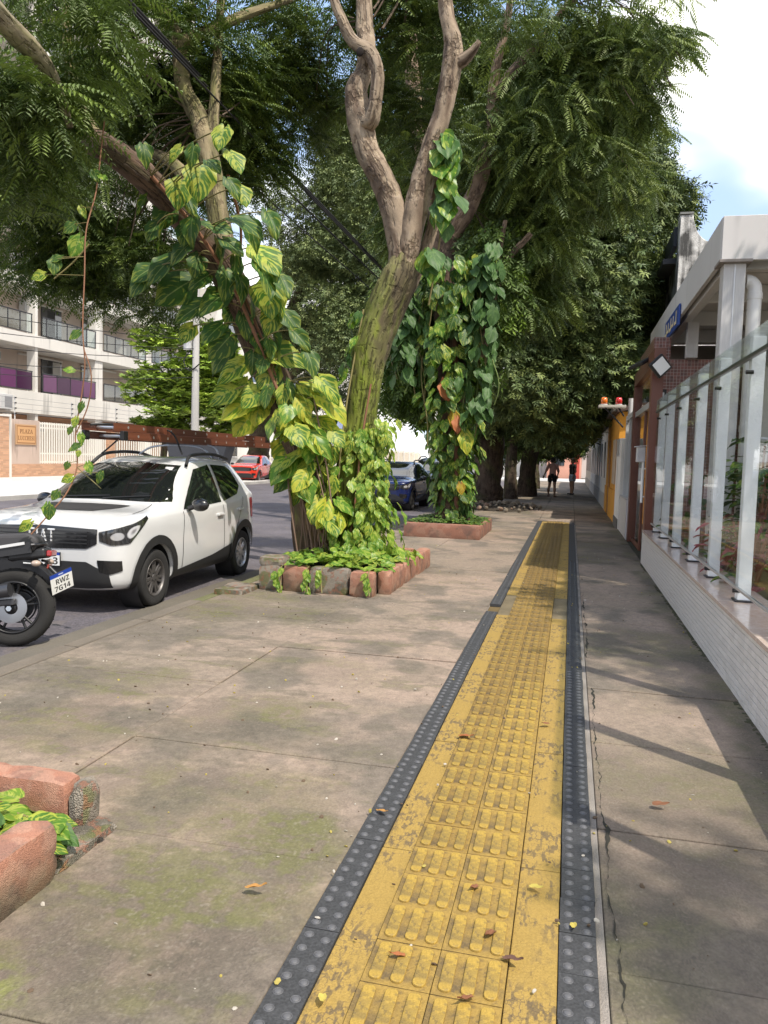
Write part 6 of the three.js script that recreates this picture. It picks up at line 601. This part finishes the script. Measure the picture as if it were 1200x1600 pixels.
function groundLeaves(t, x0, x1, z0, z1, y, n, geos, mats, size, seed, dome = 0.15, parts = 290) { const r = rng(seed), L = []; for (let i = 0; i < n; i++) { const u = r(), v = r(), x = lerp(x0, x1, u), z = lerp(z0, z1, v), h = y + dome * Math.sin(PI * u) * (0.3 + 0.7 * Math.sin(PI * v)) * r() + 0.05 * r(), a = r() * 2 * PI, S = lerp(size[0], size[1], r()); const m = new THREE.Object3D(); setLeaf(m, V3(x, h, z), V3(Math.cos(a), 0.25 - 0.7 * r(), Math.sin(a)), V3((r() - 0.5) * 0.9, 1.0, 0.35 + (r() - 0.5) * 0.9), S); const mat = mats[(r() * mats.length) | 0]; if (i < parts) { const q = obj('leaf', geos[i % geos.length], mat, t); q.position.copy(m.position); q.quaternion.copy(m.quaternion); q.scale.copy(m.scale); } else { m.updateMatrix(); L.push(m.matrix.clone()); } } if (L.length) { const im = new THREE.InstancedMesh(geos[0], mats[0], L.length); im.name = 'foliage'; L.forEach((q, i) => im.setMatrixAt(i, q)); t.add(stuff(im)); } }
{
  const p = thing('planter', 'rough planter of broken terracotta and mossy stone blocks around the two leaning trunks', 'planter'); let s = 3; const B = (m, ...a) => obj('block', block(...a), m, p);
  B(stone, -3.2, -2.95, -0.02, 0.27, -8.02, -7.76, s++, 0.03); B(stone, -3.21, -2.93, 0.26, 0.36, -8.05, -7.77, s++, 0.03); B(terra, -2.94, -2.66, -0.02, 0.27, -7.96, -7.78, s++, 0.03, { worn: 0.9 }); B(stone, -2.65, -2.2, -0.02, 0.28, -7.95, -7.79, s++, 0.035); B(terra, -2.19, -1.93, -0.02, 0.26, -7.95, -7.75, s++, 0.022, { worn: 0.5 });
  B(terra, -1.95, -1.80, -0.02, 0.25, -8.75, -7.99, s++, 0.02, { worn: 0.4 }); B(terra, -1.95, -1.80, -0.02, 0.24, -9.45, -8.8, s++, 0.018, { worn: 0.3 }); B(terra, -1.95, -1.79, -0.02, 0.25, -10.4, -9.52, s++, 0.018, { worn: 0.3 }); B(stone, -3.2, -3.04, -0.02, 0.24, -9.2, -8.06, s++, 0.03); B(stone, -3.2, -3.04, -0.02, 0.22, -10.4, -9.25, s++, 0.03); B(terra, -3.0, -2.0, -0.02, 0.24, -10.4, -10.24, s++, 0.02); obj('soil', metreUV(rbox(1.1, 0.24, 2.3, 0.03, [-2.5, 0.08, -9.1])), soil, p);
  B(stone, -3.55, -3.22, -0.10, 0.05, -7.9, -7.4, s++, 0.04); 
  const g = thing('ground_ivy', 'bright yellow-green ground ivy filling the rough planter under the two leaning trunks', 'plant'); groundLeaves(g, -3.1, -1.88, -9.6, -7.84, 0.25, 420, smallG, [LM.fresh, LM.lime, LM.vary, LM.lime], [0.09, 0.16], 71, 0.2); const r = rng(4);
  for (const [x, n] of [[-2.95, 5], [-2.66, 6], [-2.5, 3], [-1.99, 4]]) { obj('trailing_stem', curveTube([[x, 0.28, -7.85], [x + 0.01, 0.24, -7.74], [x + 0.02, 0.12, -7.72], [x + 0.05, 0.03, -7.66]], 0.006, 16), stemM, g); for (let k = 0; k < n; k++) { const m = obj('leaf', smallG[k % 3], k % 2 ? LM.fresh : LM.lime, g); setLeaf(m, V3(x + (r() - 0.5) * 0.09, 0.25 - 0.045 * k, -7.71), V3((r() - 0.5) * 1.4, -0.8, 0.4), V3(0, 0.6, 1), 0.10); } }
}
{
  const p = thing('planter', 'smooth terracotta planter box at the foot of the vine-wrapped tree', 'planter'); const t2 = std([0.8, 0.78, 0.8], 0.8, { map: rep(terraT, 0.9), bumpMap: rep(grain, 1), bumpScale: 0.004, vertexColors: true });
  [[-3.0, -1.56, -0.02, 0.26, -14.45, -14.27], [-1.74, -1.56, -0.02, 0.26, -16.5, -14.46], [-3.0, -2.82, -0.02, 0.26, -16.5, -14.46], [-2.81, -1.75, -0.02, 0.26, -16.5, -16.33]].forEach((a, i) => obj('side', block(...a, 90 + i, 0.006, { worn: 0.25 }), t2, p)); obj('soil', metreUV(bx(-2.82, -1.74, 0, 0.2, -16.32, -14.46)), soil, p);
  const g = thing('ground_cover', 'low dark green leafy cover filling the smooth terracotta planter', 'plant'); groundLeaves(g, -2.95, -1.6, -16.2, -14.4, 0.24, 900, [smallG[0]], [LM.dark, LM.fresh], [0.06, 0.11], 72, 0.14, 120);
}
{
  const p = thing('planter', 'broken terracotta planter with a gap in its rim at the lower left', 'planter'); const B = (n, m, ...a) => obj(n, block(...a), m, p);
  B('rim_block', terra, -1.75, -1.62, -0.01, 0.2, -2.24, -1.45, 41, 0.02, { worn: 1.0 }); B('rim_block', terra, -1.75, -1.63, -0.01, 0.195, -1.44, -0.6, 42, 0.02, { worn: 1 }); B('rim_block', terra, -2.4, -1.79, -0.01, 0.195, -2.63, -2.5, 43, 0.012, { worn: 0.2 }); B('rim_block', terra, -3.2, -2.41, -0.01, 0.195, -2.63, -2.5, 44, 0.012, { worn: 0.2 }); B('broken_end', stone, -1.79, -1.71, -0.01, 0.19, -2.63, -2.505, 45, 0.025); B('broken_base', stone, -1.8, -1.63, -0.03, 0.035, -2.62, -2.24, 46, 0.02); B('rim_block', terra, -3.25, -3.05, -0.01, 0.2, -2.49, -0.6, 47, 0.02, { worn: 0.5 }); obj('soil', metreUV(rbox(1.3, 0.12, 1.9, 0.03, [-2.42, 0.02, -1.55])), soil, p);
  const g = thing('pothos_plant', 'low pothos with yellow-green mottled leaves growing in the broken planter', 'plant'); groundLeaves(g, -2.6, -1.8, -2.44, -1.4, 0.09, 190, smallG, [LM.dark, LM.vary, LM.fresh, LM.lime, LM.heart], [0.09, 0.17], 73, 0.16); const r = rng(3); for (let k = 0; k < 12; k++) { const m = obj('leaf', smallG[k % 3], [LM.fresh, LM.vary, LM.heart][k % 3], g); setLeaf(m, V3(-1.83 + 0.12 * r(), 0.09 + 0.08 * r(), -2.46 + 0.25 * r()), V3(0.8, -0.3 + 0.3 * r(), (r() - 0.5) * 1.5), V3(0.3, 1, 0.2), 0.09 + 0.06 * r()); } obj('stem', curveTube([[-2.1, 0.12, -2.4], [-1.85, 0.11, -2.38], [-1.68, 0.06, -2.34]], 0.006, 16), stemM, g);
}
// ---------------------------------------------------------------- people, terrace plants, rubble, fallen leaves
const skin = std([0.42, 0.25, 0.17], 0.6), hair = std([0.012, 0.009, 0.008], 0.6);
// a body as tapered capsules between joints, joined with a smooth minimum; returns geometry in metres
function flesh(bones, cell, pad = 0.05, kk = 0.02) { const lo = V3(9, 9, 9), hi = V3(-9, -9, -9); for (const [a, b, ra, rb] of bones) for (const [p, r] of [[a, ra], [b, rb]]) for (let i = 0; i < 3; i++) { lo.setComponent(i, Math.min(lo.getComponent(i), p[i] - r - pad)); hi.setComponent(i, Math.max(hi.getComponent(i), p[i] + r + pad)); }
  const S = Math.max(hi.x - lo.x, hi.y - lo.y, hi.z - lo.z), n = Math.min(150, Math.ceil(S / cell)), mc = new MarchingCubes(n, std([1, 1, 1], 1), false, false, 120000); mc.isolation = 0; const c = lo.clone().add(hi).multiplyScalar(0.5), h = n / 2;
  for (let z = 0; z < n; z++) for (let y = 0; y < n; y++) for (let x = 0; x < n; x++) { const px = c.x + (x - h) / h * S / 2, py = c.y + (y - h) / h * S / 2, pz = c.z + (z - h) / h * S / 2; let d = 9; if (px > lo.x && px < hi.x && pz > lo.z && pz < hi.z && py > lo.y && py < hi.y) for (const [a, b, ra, rb, fz = 1] of bones) { const bx2 = b[0] - a[0], by = b[1] - a[1], bz = b[2] - a[2], qx = px - a[0], qy = py - a[1], qz = pz - a[2], t = clamp((qx * bx2 + qy * by + qz * bz) / (bx2 * bx2 + by * by + bz * bz + 1e-9)); const e = Math.hypot(qx - bx2 * t, qy - by * t, (qz - bz * t) * fz) - lerp(ra, rb, t); const m = clamp(0.5 + 0.5 * (d - e) / kk); d = lerp(d, e, m) - kk * m * (1 - m); } mc.field[x + y * n + z * n * n] = -d; }
  mc.update(); const k = mc.count ?? mc.geometry.drawRange.count, g = new THREE.BufferGeometry(), P = new Float32Array(k * 3), N = new Float32Array(k * 3); for (let i = 0; i < k; i++) { for (let q = 0; q < 3; q++) { P[i * 3 + q] = mc.positionArray[i * 3 + q] * S / 2 + c.getComponent(q); N[i * 3 + q] = mc.normalArray[i * 3 + q]; } } g.setAttribute('position', new THREE.BufferAttribute(P, 3)); g.computeVertexNormals(); const m = mergeVertices(g.deleteAttribute('normal'), 1e-4); m.computeVertexNormals(); m.setAttribute('uv', new THREE.BufferAttribute(new Float32Array(m.attributes.position.count * 2), 2)); return m; }
function hand(w, dir, s) { const out = [], d = V3(...dir).normalize(), side = V3(0, 0, 1).cross(d).lengthSq() > 0.01 ? V3(0, 0, 1).cross(d).normalize() : V3(1, 0, 0), W = V3(...w), pm = W.clone().addScaledVector(d, 0.085); out.push([w, pm.toArray(), 0.022, 0.03]); for (let k = 0; k < 4; k++) { const a = pm.clone().addScaledVector(side, (k - 1.5) * 0.018), L = [0.06, 0.075, 0.07, 0.055][k], b = a.clone().addScaledVector(d, L * 0.55), e = b.clone().addScaledVector(d, L * 0.4).add(V3(0, 0, 0.02)); out.push([a.toArray(), b.toArray(), 0.0095, 0.009], [b.toArray(), e.toArray(), 0.009, 0.008]); } const th = W.clone().addScaledVector(d, 0.03).addScaledVector(side, s * 0.025), t2 = th.clone().addScaledVector(side, s * 0.03).addScaledVector(d, 0.035); out.push([th.toArray(), t2.toArray(), 0.012, 0.010]); return out; }
function person(label, pos, turn, o) {
  const t = thing('person', label, 'person', pos, turn), A = o.arms, hipY = 0.84, body = [];
  for (const s of [-1, 1]) { const k = o.feet[s < 0 ? 0 : 1]; body.push([[s * 0.085, hipY, 0], [s * 0.09 + k[0] * 0.5, 0.46, k[1] * 0.5 + 0.015], 0.092, 0.058], [[s * 0.09 + k[0] * 0.5, 0.46, k[1] * 0.5 + 0.015], [s * 0.09 + k[0], 0.30, k[1] * 0.8 - 0.012], 0.055, 0.056], [[s * 0.09 + k[0], 0.30, k[1] * 0.8 - 0.012], [s * 0.09 + k[0], 0.075, k[1]], 0.055, 0.034], [[s * 0.09 + k[0], 0.045, k[1] - 0.02], [s * 0.1 + k[0] * 1.1, 0.03, k[1] + 0.15], 0.036, 0.026]); }
  body.push([[0, hipY + 0.02, 0], [0, 1.06, 0.01], 0.135, 0.118, 1.3], [[0, 1.06, 0.01], [0, 1.28, 0], 0.12, 0.135, 1.35], [[-0.12, 1.33, 0], [0.12, 1.33, 0], 0.06, 0.06], [[0, 1.34, 0], [0, 1.46, 0.015], 0.055, 0.048]);
  A.forEach(([sh, el, wr], i) => body.push([sh, el, 0.048, 0.038], [el, wr, 0.038, 0.024]));
  const hd = [[[0, 1.53, 0.02], [0, 1.575, 0.015], 0.075, 0.085], [[0, 1.49, 0.05], [0, 1.50, 0.06], 0.045, 0.04], [[0, 1.52, 0.10], [0, 1.545, 0.095], 0.012, 0.009], [[-0.082, 1.53, 0.01], [-0.085, 1.55, 0.005], 0.012, 0.016], [[0.082, 1.53, 0.01], [0.085, 1.55, 0.005], 0.012, 0.016]];
  obj('body', merge([flesh(body, 0.014), flesh(hd, 0.006, 0.03, 0.015), ...A.map(([, e, w], i) => flesh(hand(w, [w[0] - e[0], w[1] - e[1], w[2] - e[2]], i ? 1 : -1), 0.004, 0.015, 0.006))]), skin, t);
  for (const s of [-1, 1]) obj('eye', tf(new THREE.SphereGeometry(0.012, 8, 6), [s * 0.032, 1.557, 0.088]), M.black, t); obj('mouth', box(0.04, 0.008, 0.01, [0, 1.497, 0.099]), std([0.3, 0.1, 0.08], 0.6), t);
  obj('hair', flesh([[[0, 1.585, -0.01], [0, 1.60, 0.0], 0.09, 0.088], ...(o.long ? [[[0, 1.58, -0.04], [0.01, 1.42, -0.075], 0.075, 0.04]] : [[[0, 1.55, -0.04], [0, 1.5, -0.06], 0.07, 0.04]])], 0.008, 0.02, 0.02), hair, t);
  obj('top', flesh([[[0, o.hem, 0], [0, 1.1, 0.01], 0.152, 0.136, 1.25], [[0, 1.1, 0.01], [0, 1.3, 0], 0.138, 0.148, 1.3], [[-0.14, 1.34, 0], [0.14, 1.34, 0], 0.064, 0.064], ...A.map(([sh, el]) => [sh, V3(...sh).lerp(V3(...el), o.sleeve).toArray(), 0.068, 0.058])], 0.014), std(o.top, 0.85), t);
  obj('shorts', flesh([[[0, hipY + 0.06, 0], [0, hipY + 0.1, 0], 0.15, 0.145, 1.2], ...[-1, 1].map((s) => [[s * 0.085, hipY, 0], [s * 0.095 + o.feet[s < 0 ? 0 : 1][0] * 0.2, hipY - o.leg, 0.005], 0.115, 0.098])], 0.014), std(o.shorts, 0.85), t);
  for (const s of [-1, 1]) { const k = o.feet[s < 0 ? 0 : 1]; obj('shoe', flesh([[[s * 0.09 + k[0], 0.035, k[1] - 0.05], [s * 0.1 + k[0] * 1.1, 0.025, k[1] + 0.16], 0.042, 0.032]], 0.01, 0.02), std(o.shoe, 0.7), t); }
  return t;
}
person('woman in salmon shirt and dark shorts standing with one arm held out', [-0.74, 0, -34.2], PI - 0.25, { arms: [[[-0.17, 1.34, 0], [-0.24, 1.08, 0.03], [-0.18, 0.88, 0.14]], [[0.17, 1.34, 0], [0.30, 1.10, 0.08], [0.42, 0.90, 0.2]]], feet: [[-0.03, 0.0], [0.07, 0.04]], hem: 0.92, sleeve: 0.9, top: [0.62, 0.36, 0.31], shorts: [0.015, 0.014, 0.015], leg: 0.14, shoe: [0.30, 0.20, 0.15] });
person('person in black top and pale denim shorts with a hand on the hip', [0.1, 0, -37.6], -0.9, { arms: [[[-0.17, 1.34, 0], [-0.30, 1.12, -0.08], [-0.16, 0.96, 0.03]], [[0.17, 1.34, 0], [0.22, 1.08, 0.0], [0.19, 0.86, 0.08]]], feet: [[-0.02, -0.03], [0.03, 0.06]], hem: 0.94, sleeve: 0.35, top: [0.014, 0.013, 0.014], shorts: [0.42, 0.52, 0.66], leg: 0.16, shoe: [0.03, 0.03, 0.03] });
{ // plants on the terrace behind the glass
  const red = leafMat(leafTex([0.30, 0.05, 0.06], [0.50, 0.16, 0.16], 0.5, 11), 0.4), gr = [LM.dark, LM.fresh, LM.deep];
  const spray = (label, x, y, z, n, L, mats, seed, up = 0.6) => { const r = rng(seed), t = thing('shrub', label, 'shrub', [x, y, z]); for (let k = 0; k < n; k++) { const a = r() * 2 * PI, h = r(), q = V3(Math.cos(a) * 0.28 * (0.3 + r()), 0.1 + h * up, Math.sin(a) * 0.28 * (0.3 + r())); const m = obj('leaf', tinyG, mats[(r() * mats.length) | 0], t); setLeaf(m, q, V3(Math.cos(a), 0.5 - r() * 0.9, Math.sin(a)), V3(-Math.cos(a) * 0.4, 1, -Math.sin(a) * 0.4), L * (0.7 + 0.6 * r())); } const st = []; for (let k = 0; k < 5; k++) st.push(rod([0, -0.1, 0], [(r() - 0.5) * 0.3, up, (r() - 0.5) * 0.3], 0.012, 5)); stuff(obj('stems', st, stemR, t)); };
  spray('middle one of the red-leaved shrubs behind the glass', 1.56, 0.34, -7.3, 46, 0.17, [red, red, LM.vary], 301, 0.55); spray('red-leaved cordyline shrub left of the middle one, near the canopy column', 1.68, 0.34, -8.0, 44, 0.17, [red, red, LM.fresh], 302, 0.6); spray('small red-leaved shrub at the right edge, nearest the glass', 1.62, 0.34, -6.75, 36, 0.15, [red, LM.dark], 303, 0.5);
  spray('green leafy shrub behind the red cordylines', 1.85, 0.5, -8.5, 90, 0.18, gr, 304, 0.9); spray('tall green leafy shrub at the right edge behind the glass', 1.98, 0.6, -9.1, 110, 0.2, gr, 305, 1.1); spray('low green shrub by the foot of the canopy column', 1.62, 0.3, -8.9, 40, 0.15, gr, 306, 0.4); spray('green shrub on the terrace near the tiled front', 1.7, 0.3, -11.2, 60, 0.18, gr, 307, 1.0);
  const so = obj('terrace_bed', metreUV(rbox(3.0, 0.3, 6.6, 0.04, [2.95, 0.2, -6.6])), std([0.20, 0.17, 0.06], 1, { map: rep(mottle, 2) })); so.userData.kind = 'structure';
  const wr = thing('terrace_rail', 'thin white double rail standing on the terrace behind the glass', 'railing'); for (const y of [1.52, 1.78]) obj('bar', rod([1.95, y, -9.3], [4.2, y, -9.3], 0.016), M.white, wr); for (const x of [1.97, 3.1, 4.18]) obj('upright', rod([x, 0.2, -9.3], [x, 1.8, -9.3], 0.018), M.white, wr);
}
{ // rubble heap
  const r = rng(55), t = thing('rubble_heap', 'low heap of broken stones on the pavement beneath the dark trees', 'rubble'); const cols = [[0.17, 0.14, 0.105], [0.23, 0.195, 0.15], [0.11, 0.09, 0.07], [0.24, 0.16, 0.115]].map((c) => std(c, 0.95)); const base = tf(new THREE.SphereGeometry(1, 24, 10), [-2.1, -0.02, -24.6], [0, 0, 0], [1.1, 0.16, 2.0]); obj('earth', base, soil, t);
  for (let k = 0; k < 90; k++) { const a = r() * 2 * PI, d = Math.sqrt(r()), s = 0.035 + 0.085 * r() * r(), g = new THREE.IcosahedronGeometry(s, 1); const P = g.attributes.position; for (let i = 0; i < P.count; i++) { const f = 0.75 + 0.5 * vnoise(P.getX(i) * 14 + k * 3, P.getY(i) * 14 + P.getZ(i) * 9); P.setXYZ(i, P.getX(i) * f, P.getY(i) * f * 0.7, P.getZ(i) * f); } const q = mergeVertices(g.deleteAttribute('normal').deleteAttribute('uv')); const qq = q.toNonIndexed(); qq.computeVertexNormals(); const m = obj('stone', qq, cols[(r() * 4) | 0], t); m.position.set(-2.0 + 1.15 * d * Math.cos(a), 0.05 + 0.12 * (1 - d) + 0.02, -24.3 + 2.2 * d * Math.sin(a)); m.rotation.set(r() * 6, r() * 6, 0); }
  const gp = thing('grey_post', 'pale grey metal post standing at the kerb beside the vine-wrapped tree', 'post'); obj('shaft', cyl(0.12, 0.12, 2.6, 12, [-3.0, 1.3, -22]), std([0.36, 0.36, 0.37], 0.6, { map: rep(mottle, 1) }), gp);
}
{ // fallen leaves and bits
  const r = rng(91), mats = [[0.30, 0.10, 0.03], [0.20, 0.08, 0.035], [0.40, 0.20, 0.05], [0.12, 0.06, 0.04], [0.5, 0.40, 0.08]].map((c) => std(c, 0.7)); const cl = blade(20, { w: 0.42, lobe: 0, fold: 0.5, droop: -0.3 });
  for (const [x, z, L, a, k, lab] of [[-0.98, -2.32, 0.075, 0.1, 2, 'curled orange-brown leaf lying alone on the left paving slab'], [-0.50, -3.96, 0.085, 0.4, 0, 'dry reddish-brown leaf lying on the left yellow band of the tactile path'], [-0.165, -2.31, 0.06, 1.9, 1, 'small dark brown leaf on the ridged yellow tiles, nearest of the middle ones'], [-0.125, -2.19, 0.065, 0.5, 3, 'nearly black curled leaf at the right edge of the yellow tiles'], [-0.19, -2.0, 0.06, 2.2, 1, 'brown leaf between ridges near the lower edge of the yellow tiles'], [-0.40, -2.12, 0.05, 2.7, 0, 'small rust leaf on the left column of yellow tiles'], [-0.18, -1.83, 0.06, 0.9, 0, 'brown leaf standing against a ridge at the bottom of the yellow tiles'], [-0.24, -2.55, 0.055, 2.0, 1, 'thin dark leaf across the yellow tiles a step further on'], [0.07, -2.42, 0.045, 1.4, 4, 'pale cream leaf on the right black studded edge'], [0.10, -1.80, 0.06, 0.2, 2, 'orange-brown leaf on the right black studded edge at the bottom'], [-0.70, -3.0, 0.06, 0.6, 2, 'small tan leaf beside the left black studded edge'], [-0.58, -1.9, 0.05, 1.2, 4, 'pale dry leaf on the left yellow band near the bottom'], [-0.05, -4.3, 0.06, 2.4, 1, 'brown leaf fallen on the right yellow band'], [-1.62, -2.5, 0.05, 1.5, 3, 'small grey-brown leaf on the bare slab beside the broken planter'], [-0.07, -2.6, 0.05, 0.4, 4, 'yellow leaf on the tactile path'], [0.4, -3.4, 0.07, 0.1, 1, 'brown leaf on the right-hand slabs by the white wall']]) { const m = obj('fallen_leaf', cl, mats[k]); tag(m, lab, 'leaf'); setLeaf(m, V3(x, 0.024, z), V3(Math.cos(a), 0.02, Math.sin(a)), V3((r() - 0.5) * 0.5, 1, (r() - 0.5) * 0.5), L); }
  const bits = new THREE.InstancedMesh(new THREE.IcosahedronGeometry(0.006, 0), std([1, 1, 1], 0.9), 620), m4 = new THREE.Matrix4(), q = new THREE.Quaternion(), cc = new THREE.Color(); bits.name = 'litter'; for (let i = 0; i < 620; i++) { const z = -1.2 - 12 * Math.pow(r(), 1.4), x = lerp(-3.3, 1.05, r()), s = 0.5 + r() * 1.0; const py = x > -0.74 && x < 0.15 ? 0.02 : 0.002; m4.compose(V3(x, py, z), q.setFromEuler(new THREE.Euler(r() * 6, r() * 6, 0)), V3(s, s * 0.4, s * (0.6 + r()))); bits.setMatrixAt(i, m4); const k = r(); cc.setRGB(...(k < 0.3 ? [0.36, 0.29, 0.07] : k < 0.6 ? [0.42, 0.38, 0.32] : [0.12, 0.08, 0.05])); bits.setColorAt(i, cc); } scene.add(stuff(bits));
}
renderer.render(scene, camera);
